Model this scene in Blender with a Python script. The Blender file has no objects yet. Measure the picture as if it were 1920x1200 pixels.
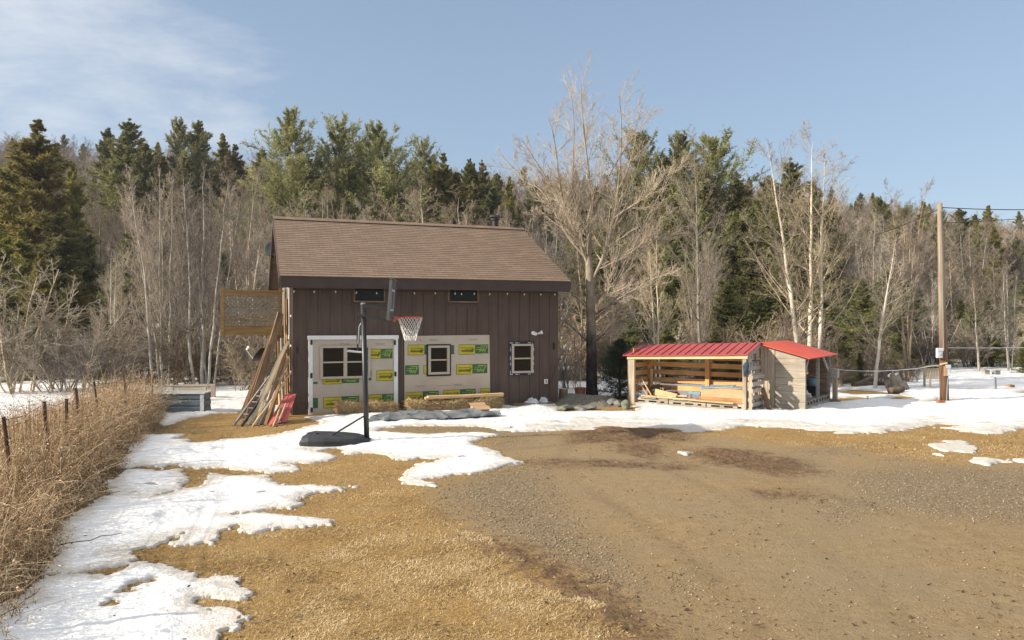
import bpy, math, random
import numpy as np
from mathutils import Vector, Matrix, Euler
R = math.radians
rng = np.random.default_rng(7)
random.seed(7)
scene = bpy.context.scene
COL = scene.collection
F = 1400.0; CAMZ = 2.4

# ------------------------------------------------------------------ measuring helpers
def G(px, py):                      # photo pixel of a point on the level ground -> world (x, y)
    d = CAMZ * F / (py - 600.0)
    return ((px - 960.0) / F * d, d)
def W(px, py, d):                   # photo pixel at a known distance -> world point
    return Vector(((px - 960.0) / F * d, d, CAMZ + (600.0 - py) / F * d))

# ------------------------------------------------------------------ noise in numpy
_perm = np.random.default_rng(3).random((256, 256))
def vnoise(x, y):
    xi = np.floor(x).astype(int); yi = np.floor(y).astype(int)
    fx = x - xi; fy = y - yi
    fx = fx * fx * (3 - 2 * fx); fy = fy * fy * (3 - 2 * fy)
    a = _perm[xi & 255, yi & 255]; b = _perm[(xi + 1) & 255, yi & 255]
    c = _perm[xi & 255, (yi + 1) & 255]; d = _perm[(xi + 1) & 255, (yi + 1) & 255]
    return (a * (1 - fx) + b * fx) * (1 - fy) + (c * (1 - fx) + d * fx) * fy
def fbm(x, y, o=4):
    s = 0; a = .5; t = 0
    for i in range(o):
        s = s + a * vnoise(x + 17.3 * i, y + 9.1 * i); t += a
        x = x * 2.03; y = y * 2.03; a *= .5
    return s / t - .5               # about -0.5 .. 0.5
def sstep(a, b, x):
    t = np.clip((x - a) / (b - a), 0, 1); return t * t * (3 - 2 * t)

# ------------------------------------------------------------------ terrain
def hill(x, y):
    x = np.asarray(x, float); y = np.asarray(y, float)
    top = np.interp(x / np.maximum(y, 20), [-.9, -.65, -.35, -.1, .02, .25, .5, .7, 1.0], [31, 31, 28, 25, 23, 22, 17, 11, 10])
    return top * sstep(42, 165, y) + 2.0 * fbm(x * .03, y * .03) * sstep(45, 90, y)
def gz(x, y):
    x = np.asarray(x, float); y = np.asarray(y, float)
    return hill(x, y) + .05 * fbm(x * .35, y * .35) * sstep(3, 8, y)

# ------------------------------------------------------------------ mesh building
def np_mesh(name, verts, faces_list, smooth=False, mats=(), midx=None, attrs=None):
    """faces_list: list of int arrays (n,3) / (n,4)"""
    me = bpy.data.meshes.new(name)
    verts = np.asarray(verts, np.float32)
    me.vertices.add(len(verts)); me.vertices.foreach_set('co', verts.ravel())
    loops = []; starts = []; off = 0
    for f in faces_list:
        f = np.asarray(f, np.int32)
        if len(f) == 0: continue
        loops.append(f.ravel()); k = f.shape[1]
        starts.append(off + np.arange(len(f)) * k); off += f.size
    loops = np.concatenate(loops).astype(np.int32); starts = np.concatenate(starts).astype(np.int32)
    me.loops.add(len(loops)); me.loops.foreach_set('vertex_index', loops)
    me.polygons.add(len(starts)); me.polygons.foreach_set('loop_start', starts)
    if midx is not None: me.polygons.foreach_set('material_index', np.asarray(midx, np.int32))
    me.update(calc_edges=True)
    me.polygons.foreach_set('use_smooth', np.full(len(starts), smooth))
    for k, a in (attrs or {}).items():
        me.attributes.new(k, 'FLOAT', 'POINT').data.foreach_set('value', np.asarray(a, np.float32))
    for m in mats: me.materials.append(m)
    return me

def link(name, me, parent=None, label=None):
    o = bpy.data.objects.new(name, me); COL.objects.link(o)
    if parent is not None: o.parent = parent
    if label: o['label'] = label
    return o
def tag(o, label=None, cat=None, group=None, kind=None):
    if label: o['label'] = label
    if cat: o['category'] = cat
    if group: o['group'] = group
    if kind: o['kind'] = kind
    return o
def thing(name, label, cat, loc=(0, 0, 0), rz=0, group=None):
    o = bpy.data.objects.new(name, None); COL.objects.link(o)
    o.empty_display_size = .2
    o.location = loc; o.rotation_euler = (0, 0, rz)
    return tag(o, label, cat, group)

class MB:
    """collects shapes; build() links them as one mesh object"""
    def __init__(self): self.v = []; self.f = []; self.m = []; self.cur = 0
    def mat(self, i): self.cur = i; return self
    def add(self, vs, fs):
        o = len(self.v); self.v += [tuple(p) for p in vs]
        self.f += [tuple(i + o for i in f) for f in fs]; self.m += [self.cur] * len(fs); return self
    def box(self, c, s, M=None):
        x, y, z = s[0] / 2, s[1] / 2, s[2] / 2
        vs = [Vector((a * x, b * y, d * z)) for d in (-1, 1) for b in (-1, 1) for a in (-1, 1)]
        c = Vector(c)
        vs = [(M @ p if M else p) + c for p in vs]
        return self.add(vs, [(0, 2, 3, 1), (4, 5, 7, 6), (0, 1, 5, 4), (1, 3, 7, 5), (3, 2, 6, 7), (2, 0, 4, 6)])
    def bb(self, x0, x1, y0, y1, z0, z1):
        return self.box(((x0 + x1) / 2, (y0 + y1) / 2, (z0 + z1) / 2), (x1 - x0, y1 - y0, z1 - z0))
    def bar(self, a, b, w, t, roll=0):          # rectangular bar from a to b
        a = Vector(a); b = Vector(b); d = b - a
        M = (d.to_track_quat('X', 'Z').to_matrix()) @ Matrix.Rotation(roll, 3, 'X')
        return self.box((a + b) / 2, (d.length, w, t), M)
    def tube(self, pts, rad, k=10, cap=True):
        pts = [Vector(p) for p in pts]; n = len(pts)
        if not hasattr(rad, '__len__'): rad = [rad] * n
        o = len(self.v); vs = []; T0 = (pts[1] - pts[0]).normalized()
        ref = Vector((0, 0, 1)) if abs(T0.z) < .9 else Vector((1, 0, 0))
        A = T0.cross(ref).normalized()
        for i in range(n):
            T = (pts[min(i + 1, n - 1)] - pts[max(i - 1, 0)]).normalized()
            A = (A - T * A.dot(T)).normalized(); B = T.cross(A)
            for j in range(k):
                q = 2 * math.pi * j / k
                vs.append(pts[i] + (A * math.cos(q) + B * math.sin(q)) * rad[i])
        fs = [(i * k + j, i * k + (j + 1) % k, (i + 1) * k + (j + 1) % k, (i + 1) * k + j) for i in range(n - 1) for j in range(k)]
        if cap: fs += [tuple(range(k - 1, -1, -1)), tuple((n - 1) * k + j for j in range(k))]
        return self.add(vs, fs)
    def lathe(self, prof, c=(0, 0, 0), k=20, M=None):
        vs = []; c = Vector(c)
        for r, z in prof:
            for j in range(k):
                q = 2 * math.pi * j / k; p = Vector((r * math.cos(q), r * math.sin(q), z))
                vs.append((M @ p if M else p) + c)
        n = len(prof)
        fs = [(i * k + j, i * k + (j + 1) % k, (i + 1) * k + (j + 1) % k, (i + 1) * k + j) for i in range(n - 1) for j in range(k)]
        fs += [tuple(range(k - 1, -1, -1)), tuple((n - 1) * k + j for j in range(k))]
        return self.add(vs, fs)
    def prism(self, poly, vec):                 # poly: list of 3-D points, extruded by vec
        vec = Vector(vec); n = len(poly); p = [Vector(q) for q in poly]
        return self.add(p + [q + vec for q in p], [tuple(range(n - 1, -1, -1)), tuple(range(n, 2 * n))] +
                        [(i, (i + 1) % n, n + (i + 1) % n, n + i) for i in range(n)])
    def build(self, name, mats, parent=None, label=None, smooth=False, bevel=0):
        me = bpy.data.meshes.new(name); me.from_pydata([tuple(p) for p in self.v], [], self.f)
        if not isinstance(mats, (list, tuple)): mats = [mats]
        for m in mats: me.materials.append(m)
        me.polygons.foreach_set('material_index', self.m)
        me.polygons.foreach_set('use_smooth', [smooth] * len(self.f))
        me.update()
        o = link(name, me, parent, label)
        if bevel:
            b = o.modifiers.new('bevel', 'BEVEL'); b.width = bevel; b.segments = 2; b.limit_method = 'ANGLE'
        return o

def tubes(P, Rr, k=3):
    B, n, _ = P.shape
    T = np.gradient(P, axis=1); T /= np.linalg.norm(T, axis=2, keepdims=True) + 1e-9
    T0 = T[:, 0]; ref = np.where(np.abs(T0[:, 2:3]) < .8, np.array([[0, 0, 1.]]), np.array([[1., 0, 0]]))
    ref = np.repeat(ref[:, None, :], n, 1)
    A = np.cross(T, ref); A /= np.linalg.norm(A, axis=2, keepdims=True) + 1e-9
    Bv = np.cross(T, A)
    q = np.arange(k) * 2 * np.pi / k
    V = P[:, :, None, :] + Rr[:, :, None, None] * (A[:, :, None, :] * np.cos(q)[None, None, :, None] + Bv[:, :, None, :] * np.sin(q)[None, None, :, None])
    idx = np.arange(B * n * k).reshape(B, n, k); nx = np.roll(idx, -1, 2)
    f = np.stack([idx[:, :-1], nx[:, :-1], nx[:, 1:], idx[:, 1:]], -1).reshape(-1, 4)
    return V.reshape(-1, 3), f

def merge(parts):                   # [(verts, faces)] with equal face size
    vs = []; fs = []; o = 0
    for v, f in parts: vs.append(v); fs.append(f + o); o += len(v)
    return np.concatenate(vs), np.concatenate(fs)

# ------------------------------------------------------------------ materials
class NT:
    def __init__(self, name):
        self.m = bpy.data.materials.new(name); self.m.use_nodes = True
        self.t = self.m.node_tree; self.n = self.t.nodes; self.l = self.t.links
        self.b = self.n['Principled BSDF']
    def new(self, ty, **k):
        nd = self.n.new(ty)
        for a, v in k.items():
            if a.startswith('i_'):
                key = a[2:].replace('_', ' '); nd.inputs[key].default_value = v
            else: setattr(nd, a, v)
        return nd
    def link(self, a, b): self.l.new(a, b)
    def coord(self, kind='Object', scale=(1, 1, 1)):
        c = self.new('ShaderNodeTexCoord'); mp = self.new('ShaderNodeMapping'); mp.inputs['Scale'].default_value = scale
        self.link(c.outputs[kind], mp.inputs['Vector']); return mp.outputs[0]
    def noise(self, vec, scale, detail=4, rough=.55):
        n = self.new('ShaderNodeTexNoise'); n.inputs['Scale'].default_value = scale
        n.inputs['Detail'].default_value = detail; n.inputs['Roughness'].default_value = rough
        if vec is not None: self.link(vec, n.inputs['Vector'])
        return n.outputs['Fac']
    def ramp(self, fac, stops):
        r = self.new('ShaderNodeValToRGB'); e = r.color_ramp.elements
        while len(e) < len(stops): e.new(.5)
        for i, (p, c) in enumerate(stops):
            e[i].position = p; e[i].color = (c[0], c[1], c[2], 1) if hasattr(c, '__len__') else (c, c, c, 1)
        self.link(fac, r.inputs[0]); return r.outputs[0]
    def mix(self, fac, a, b, mode='MIX'):
        m = self.new('ShaderNodeMix', data_type='RGBA', blend_type=mode)
        for s, v in ((m.inputs[0], fac), (m.inputs[6], a), (m.inputs[7], b)):
            if hasattr(v, 'is_output') or isinstance(v, bpy.types.NodeSocket): self.link(v, s)
            elif hasattr(v, '__len__'): s.default_value = (v[0], v[1], v[2], 1)
            else: s.default_value = v
        return m.outputs[2]
    def math(self, op, a, b=0, clamp=False):
        m = self.new('ShaderNodeMath', operation=op); m.use_clamp = clamp
        for s, v in ((m.inputs[0], a), (m.inputs[1], b)):
            if isinstance(v, bpy.types.NodeSocket): self.link(v, s)
            else: s.default_value = v
        return m.outputs[0]
    def attr(self, name):
        return self.new('ShaderNodeAttribute', attribute_name=name).outputs['Fac']
    def orand(self): return self.new('ShaderNodeObjectInfo').outputs['Random']
    def color(self, c):
        s = self.b.inputs['Base Color']
        if isinstance(c, bpy.types.NodeSocket): self.link(c, s)
        else: s.default_value = (*c, 1)
    def rough(self, r, spec=.3):
        self.b.inputs['Roughness'].default_value = r; self.b.inputs['Specular IOR Level'].default_value = spec
    def bump(self, h, strength=.3, dist=.02):
        b = self.new('ShaderNodeBump'); b.inputs['Strength'].default_value = strength; b.inputs['Distance'].default_value = dist
        self.link(h, b.inputs['Height']); self.link(b.outputs[0], self.b.inputs['Normal'])

def M_plain(name, c, rough=.6, var=.25, scale=6, spec=.3, metal=0, bump=.15):
    t = NT(name); v = t.coord()
    f = t.noise(v, scale, 5)
    t.color(t.ramp(f, [(.3, [x * (1 - var) for x in c]), (.7, [min(1, x * (1 + var)) for x in c])]))
    t.rough(rough, spec); t.b.inputs['Metallic'].default_value = metal
    if bump: t.bump(t.noise(v, scale * 8, 4), bump, .01)
    return t.m
def M_wood(name, c1, c2, axis='X', dark=.5, vary=.25, fr=22):
    t = NT(name); s = {'X': (1.2, fr, fr), 'Y': (fr, 1.2, fr), 'Z': (fr, fr, 1.2)}[axis]
    v = t.coord('Object', s); rnd = t.orand()
    f = t.noise(v, 1.3, 6, .65)
    col = t.ramp(f, [(.28, [a * dark for a in c1]), (.45, c1), (.7, c2)])
    blot = t.noise(t.coord(), 2.2, 3)
    col = t.mix(t.math('MULTIPLY', t.ramp(blot, [(.4, 0), (.7, 1)]), .45), col, [a * .55 for a in c1])
    hsv = t.new('ShaderNodeHueSaturation'); t.link(col, hsv.inputs['Color'])
    t.link(t.math('ADD', t.math('MULTIPLY', rnd, vary * 2), 1 - vary), hsv.inputs['Value'])
    t.color(hsv.outputs[0]); t.rough(.75, .25); t.bump(f, .35, .006)
    return t.m
def M_bark(name, c1, c2, c3=None, scale=5):
    t = NT(name); v = t.coord('Object', (1, 1, .35))
    f = t.noise(v, scale, 5, .65)
    col = t.ramp(f, [(.3, c1), (.62, c2)])
    if c3: col = t.mix(t.ramp(t.noise(t.coord('Object', (1, 1, 2.5)), 2.3, 4), [(.55, 0), (.7, 1)]), col, c3)
    hsv = t.new('ShaderNodeHueSaturation'); t.link(col, hsv.inputs['Color'])
    t.link(t.math('ADD', t.math('MULTIPLY', t.orand(), .85), .55), hsv.inputs['Value'])
    t.link(t.math('ADD', t.math('MULTIPLY', t.math('FRACT', t.math('MULTIPLY', t.orand(), 7.3)), .6), .7), hsv.inputs['Saturation'])
    t.color(hsv.outputs[0]); t.rough(.85, .2); t.bump(f, .5, .02)
    return t.m
def M_leaf(name, stops):
    t = NT(name); a = t.attr('tint')
    col = t.ramp(a, stops)
    hsv = t.new('ShaderNodeHueSaturation'); t.link(col, hsv.inputs['Color'])
    t.link(t.math('ADD', t.math('MULTIPLY', t.orand(), .45), .78), hsv.inputs['Value'])
    t.link(t.math('ADD', t.math('MULTIPLY', t.orand(), .03), .485), hsv.inputs['Hue'])
    t.color(hsv.outputs[0]); t.rough(.7, .2)
    tl = t.new('ShaderNodeBsdfTranslucent'); t.link(hsv.outputs[0], tl.inputs['Color']); ms = t.new('ShaderNodeMixShader'); ms.inputs[0].default_value = .45
    t.link(t.b.outputs[0], ms.inputs[1]); t.link(tl.outputs[0], ms.inputs[2]); t.link(ms.outputs[0], t.n['Material Output'].inputs['Surface'])
    return t.m

MAT = {}
MAT['white_paint'] = M_plain('white paint', (.72, .72, .70), .5, .08, 5)
MAT['tan_vinyl'] = M_plain('tan vinyl', (.44, .375, .295), .5, .06)
MAT['black_metal'] = M_plain('black metal', (.016, .016, .018), .42, .3, 8, .5)
MAT['black_plastic'] = M_plain('black plastic', (.022, .024, .028), .5, .3, 4, .45)
MAT['grey_metal'] = M_plain('galvanised metal', (.42, .43, .44), .4, .2, 10, .5, .6)
MAT['grey_plastic'] = M_plain('grey plastic', (.20, .21, .22), .45, .12, 6, .4)
MAT['sheath'] = M_plain('tan fibre sheathing', (.47, .405, .33), .8, .05, 2, .15, 0, .05)
def m_sheath():
    t = NT('tan fibre sheathing board'); v = t.coord(); f = t.noise(v, 1.6, 5); g = t.noise(t.coord('Object', (1, 1, .35)), 7, 5, .7)
    c = t.ramp(f, [(.3, (.43, .365, .295)), (.7, (.50, .43, .35))]); c = t.mix(t.ramp(g, [(.56, 0), (.75, .35)]), c, (.31, .26, .21))
    t.color(c); t.rough(.8, .15); t.bump(t.noise(v, 1.3, 2), .5, .06); return t.m
MAT['sheath'] = m_sheath()
MAT['flash'] = M_plain('black flashing tape', (.02, .024, .032), .6, .2)
MAT['lab_yellow'] = M_plain('yellow print', (.47, .40, .045), .7, .12, 5, .15, 0, 0)
MAT['lab_green'] = M_plain('green print', (.055, .125, .06), .7, .12, 5, .15, 0, 0)
MAT['lab_ink'] = M_plain('dark print', (.10, .10, .02), .7, .1, 5, .15, 0, 0)
MAT['lab_lime'] = M_plain('lime print', (.38, .48, .08), .7, .1, 5, .15, 0, 0)
MAT['ink'] = M_plain('grey print', (.20, .18, .16), .7, .1, 5, .15, 0, 0)
MAT['bulb'] = M_plain('white bulb', (.8, .8, .76), .25, .03, 5, .5, 0, 0)
MAT['cord'] = M_plain('dark cord', (.02, .02, .02), .6, .1)
MAT['orange'] = M_plain('orange rim paint', (.62, .10, .03), .45, .1, 8, .5)
MAT['net'] = M_plain('white net cord', (.75, .74, .70), .8, .05)
MAT['board'] = M_plain('grey backboard', (.10, .105, .10), .4, .1, 5, .5)
MAT['terracotta'] = M_plain('terracotta', (.36, .13, .06), .7, .2, 8)
MAT['stone'] = M_plain('field stone', (.17, .165, .15), .85, .4, 5, .2, 0, .6)
MAT['mossy_stone'] = M_plain('mossy stone', (.15, .16, .11), .85, .45, 7, .2, 0, .6)
MAT['bluegrey'] = M_plain('blue grey corrugated steel', (.085, .11, .125), .5, .15, 3, .4)
MAT['palegrey'] = M_plain('pale grey trim', (.48, .51, .53), .5, .1)
MAT['blue_sheet'] = M_plain('light blue sheet', (.17, .29, .36), .5, .15)
MAT['blue_bag'] = M_plain('blue bag cloth', (.014, .04, .065), .7, .4, 12)
MAT['plastic_film'] = M_plain('white plastic film', (.55, .55, .56), .3, .15, 9, .5)
MAT['green_paint'] = M_plain('green paint', (.03, .2, .06), .5, .2)
MAT['yellow_paint'] = M_plain('yellow panel', (.42, .27, .05), .6, .2)
MAT['cardboard'] = M_plain('cardboard', (.42, .28, .16), .85, .1, 3, .1)
MAT['brick'] = M_plain('red brick', (.30, .12, .07), .85, .3, 12)
MAT['rust'] = M_plain('rusty steel', (.11, .062, .042), .8, .45, 14, .25)
MAT['soil'] = M_plain('soil', (.06, .045, .03), .9, .3)

MAT['pine_new'] = M_wood('new pine board', (.62, .42, .22), (.72, .52, .30), 'X', .75)
MAT['pine_orange_x'] = M_wood('orange pine slat', (.60, .32, .12), (.70, .42, .18), 'X', .7, .12)
MAT['pine_orange_z'] = M_wood('orange pine post', (.60, .32, .12), (.70, .42, .18), 'Z', .7, .12)
MAT['weather_x'] = M_wood('weathered board', (.27, .235, .19), (.42, .37, .30), 'X', .5)
MAT['weather_z'] = M_wood('weathered upright board', (.33, .27, .20), (.48, .40, .30), 'Z', .5, .12)
MAT['brown_x'] = M_wood('brown old board', (.20, .13, .08), (.33, .23, .15), 'X', .45)
MAT['orange_x'] = M_wood('orange brown board', (.36, .19, .08), (.48, .28, .13), 'X', .55)
MAT['tan_x'] = M_wood('tan stick', (.42, .31, .18), (.55, .43, .27), 'X', .6)
MAT['deck_wood'] = M_wood('treated deck wood', (.32, .205, .085), (.43, .29, .13), 'X', .55, .08)
MAT['lattice'] = M_wood('grey lattice', (.30, .26, .20), (.40, .35, .27), 'X', .6, .08)
MAT['wide_board'] = M_wood('wide grey board', (.31, .265, .21), (.42, .365, .295), 'X', .8, .1, 9)
MAT['grey_wood'] = M_wood('silver grey wood', (.30, .28, .25), (.44, .41, .37), 'X', .5)

def m_siding():
    t = NT('brown board siding'); v = t.coord('Object', (14, 14, .8))
    f = t.noise(v, 1.5, 5); big = t.noise(t.coord(), 1.1, 3)
    c = t.ramp(f, [(.3, (.068, .044, .033)), (.7, (.106, .071, .054))])
    c = t.mix(t.math('MULTIPLY', t.ramp(big, [(.4, 0), (.7, 1)]), .55), c, (.115, .08, .062))
    # splash-back dirt with its own ragged edge along the foot of the boards
    sep = t.new('ShaderNodeSeparateXYZ'); t.link(t.coord(), sep.inputs[0])
    low = t.math('ADD', sep.outputs[2], t.math('MULTIPLY', t.noise(t.coord(), 5, 3), .35))
    c = t.mix(t.ramp(low, [(.15, .75), (.55, 0)]), c, (.085, .065, .040))
    t.color(c); t.rough(.65, .3); t.bump(f, .25, .004); return t.m
MAT['siding'] = m_siding()
MAT['fascia'] = M_plain('dark brown trim paint', (.058, .042, .036), .55, .15, 3)
def m_shingle():
    t = NT('brown asphalt shingles'); v = t.coord('Object')
    b = t.new('ShaderNodeTexBrick'); t.link(v, b.inputs['Vector'])
    b.inputs['Scale'].default_value = 1; b.inputs['Brick Width'].default_value = .31; b.inputs['Row Height'].default_value = .142
    b.inputs['Mortar Size'].default_value = .006; b.inputs['Mortar Smooth'].default_value = .2
    b.inputs['Color1'].default_value = (.150, .106, .076, 1); b.inputs['Color2'].default_value = (.215, .155, .112, 1); b.inputs['Mortar'].default_value = (.060, .038, .026, 1)
    b.inputs['Bias'].default_value = -.1; b.offset = .43
    f = t.noise(v, 90, 2); big = t.noise(v, .9, 4)
    c = t.mix(t.ramp(f, [(.35, .0), (.75, .5)]), b.outputs['Color'], (.29, .205, .145))
    c = t.mix(t.math('MULTIPLY', t.ramp(big, [(.4, 0), (.7, 1)]), .35), c, (.17, .118, .088))
    t.color(c); t.rough(.9, .2); t.bump(f, .4, .004); return t.m
MAT['shingle'] = m_shingle()
def m_redroof(name, c):
    t = NT(name); v = t.coord(); f = t.noise(v, 3, 4)
    c0 = t.ramp(f, [(.3, [a * .8 for a in c]), (.7, c)]); g = t.noise(t.coord('Object', (1, 3, 1)), 5, 6, .7)
    t.color(t.mix(t.ramp(g, [(.48, 0), (.75, .5)]), c0, (.22, .12, .10))); t.rough(.5, .4)
    t.bump(t.math('ADD', t.noise(v, 2.5, 3), t.math('MULTIPLY', g, .2)), .25, .03); return t.m
MAT['red_roof'] = m_redroof('dull red metal roofing', (.33, .042, .045))
MAT['red_roof_bright'] = m_redroof('bright red metal roofing', (.52, .066, .034))
MAT['red_sheet'] = M_plain('faded red sheet metal', (.50, .115, .105), .5, .2, 4, .4)
def m_glass():
    t = NT('dark window glass'); t.color((.010, .010, .009)); t.rough(.08, .22)
    t.bump(t.noise(t.coord(), 2, 2), .02, .05); return t.m
MAT['glass'] = m_glass()
def m_tarp():
    t = NT('grey tarpaulin'); v = t.coord(); f = t.noise(v, 3, 5)
    t.color(t.ramp(f, [(.3, (.10, .105, .11)), (.7, (.185, .195, .20))])); t.rough(.45, .4)
    t.bump(t.noise(v, 9, 5), .5, .03); return t.m
MAT['tarp'] = m_tarp()
def m_straw():
    t = NT('straw'); a = t.attr('tint')
    t.color(t.ramp(a, [(0, (.15, .09, .04)), (.5, (.36, .25, .12)), (1, (.55, .42, .23))])); t.rough(.8, .2); return t.m
MAT['straw'] = m_straw()
def m_pole():
    t = NT('utility pole wood'); v = t.coord('Object', (16, 16, .5)); f = t.noise(v, 1.5, 5)
    sep = t.new('ShaderNodeSeparateXYZ'); t.link(t.coord(), sep.inputs[0])
    low = t.ramp(t.math('MULTIPLY', t.math('ADD', sep.outputs[2], t.math('MULTIPLY', t.noise(t.coord('Object', (9, 9, .6)), 1, 3), 1.6)), .166), [(.35, 1), (.66, 0)])
    a = t.ramp(f, [(.3, (.17, .125, .085)), (.7, (.34, .27, .195))]); b = t.ramp(f, [(.3, (.075, .040, .024)), (.7, (.19, .102, .062))])
    t.color(t.mix(low, a, b)); t.rough(.8, .2); t.bump(f, .4, .01); return t.m
MAT['pole'] = m_pole()

MAT['bark_pale'] = M_bark('pale birch bark', (.24, .195, .14), (.50, .43, .335), (.16, .13, .10), 4)
MAT['bark_brown'] = M_bark('brown twig bark', (.15, .115, .088), (.33, .265, .205))
MAT['bark_tan'] = M_bark('tan twig bark', (.21, .16, .11), (.40, .32, .23))
MAT['bark_white'] = M_bark('whitish aspen bark', (.36, .31, .25), (.64, .575, .48), None, 3)
MAT['bark_grey'] = M_bark('grey tan poplar twig bark', (.19, .155, .12), (.40, .345, .275))
MAT['bark_dark'] = M_bark('dark conifer bark', (.05, .035, .025), (.13, .10, .075))
def m_bigbark():
    t = NT('dark and silver poplar bark'); v = t.coord('Object', (1, 1, .4)); f = t.noise(v, 7, 5, .7)
    sep = t.new('ShaderNodeSeparateXYZ'); t.link(t.coord(), sep.inputs[0])
    h = t.math('ADD', sep.outputs[2], t.math('MULTIPLY', t.noise(t.coord('Object', (1, 1, .6)), 2.6, 4), 3.4))
    dark = t.ramp(f, [(.35, (.012, .010, .009)), (.7, (.055, .046, .038))]); pale = t.ramp(f, [(.3, (.13, .108, .082)), (.65, (.36, .305, .235))])
    t.color(t.mix(t.ramp(t.math('MULTIPLY', h, .2), [(.62, 0), (.98, 1)]), dark, pale)); t.rough(.85, .2); t.bump(f, .6, .03); return t.m
MAT['bark_big'] = m_bigbark()
MAT['leaf_spruce'] = M_leaf('spruce needles', [(0, (.09, .088, .03)), (.5, (.235, .21, .068)), (1, (.38, .315, .10))])
MAT['leaf_hemlock'] = M_leaf('hemlock needles', [(0, (.08, .086, .036)), (.5, (.19, .19, .076)), (1, (.31, .285, .11))])
MAT['leaf_pine'] = M_leaf('pine needles', [(0, (.11, .115, .052)), (.5, (.25, .242, .11)), (1, (.37, .34, .16))])
MAT['leaf_fir'] = M_leaf('dark fir needles', [(0, (.015, .024, .014)), (.5, (.038, .055, .032)), (1, (.085, .11, .062))])
# ================================================================== GROUND, SNOW, GRASS, GRAVEL
def gpoly(pts): return np.array([G(*p) for p in pts])
def sdf(X, Y, poly, margin=1.2):                 # signed distance, positive inside
    out = np.full(X.shape, -margin)
    x0, y0 = poly.min(0) - margin; x1, y1 = poly.max(0) + margin
    m = (X > x0) & (X < x1) & (Y > y0) & (Y < y1)
    if not m.any(): return out
    px = X[m]; py = Y[m]; d = np.full(px.shape, 1e9); ins = np.zeros(px.shape, bool)
    n = len(poly)
    for i in range(n):
        ax, ay = poly[i]; bx, by = poly[(i + 1) % n]
        ex, ey = bx - ax, by - ay; wx, wy = px - ax, py - ay
        t = np.clip((wx * ex + wy * ey) / (ex * ex + ey * ey + 1e-12), 0, 1)
        d = np.minimum(d, (wx - ex * t) ** 2 + (wy - ey * t) ** 2)
        c = ((ay > py) != (by > py)) & (px < (bx - ax) * (py - ay) / (by - ay + 1e-12) + ax)
        ins ^= c
    d = np.sqrt(d); out[m] = np.clip(np.where(ins, d, -d), -margin, margin)
    return out

DIRT = gpoly([(805, 925), (815, 950), (860, 985), (930, 1020), (1000, 1060), (1080, 1100), (1150, 1150), (1210, 1215), (1230, 1300), (2300, 1300), (2300, 900),
              (1920, 872), (1800, 868), (1700, 862), (1620, 845), (1540, 838), (1450, 832), (1380, 820), (1300, 815), (1200, 806), (1000, 800), (900, 800),
              (720, 803), (700, 812), (800, 818), (960, 822), (900, 838), (975, 872), (900, 892), (830, 905)])
GRAVEL = [gpoly(p) for p in (
    [(800, 925), (870, 880), (980, 850), (1050, 880), (1080, 960), (1180, 1060), (1200, 1110), (1130, 1100), (1040, 1060), (940, 1010), (860, 975)],
    [(1560, 885), (1700, 868), (1960, 880), (2100, 930), (2100, 1010), (1900, 985), (1750, 975), (1620, 950)],
    [(1480, 845), (1580, 828), (1650, 838), (1600, 850), (1500, 855)], [(1640, 862), (1700, 850), (1740, 862), (1700, 872)],
    [(690, 800), (790, 797), (960, 797), (1010, 800), (1000, 830), (930, 845), (880, 830), (930, 815), (720, 812)],
    [(1240, 1080), (1300, 1070), (1330, 1110), (1280, 1125)], [(1500, 930), (1640, 920), (1700, 960), (1560, 985)])]
MUD = [gpoly(p) for p in (
    [(1060, 815), (1130, 800), (1220, 802), (1290, 812), (1290, 826), (1180, 828), (1080, 830)],
    [(1290, 848), (1340, 840), (1420, 848), (1500, 865), (1530, 885), (1480, 892), (1400, 880), (1330, 868)],
    [(1150, 835), (1230, 830), (1240, 860), (1170, 850)], [(1420, 922), (1500, 925), (1530, 935), (1450, 932)],
    [(905, 1010), (1000, 1035), (1100, 1090), (1190, 1150), (1250, 1215), (1180, 1215), (1090, 1130), (960, 1060)],
    [(960, 868), (1060, 862), (1290, 872), (1290, 878), (1060, 874)])]
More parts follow.
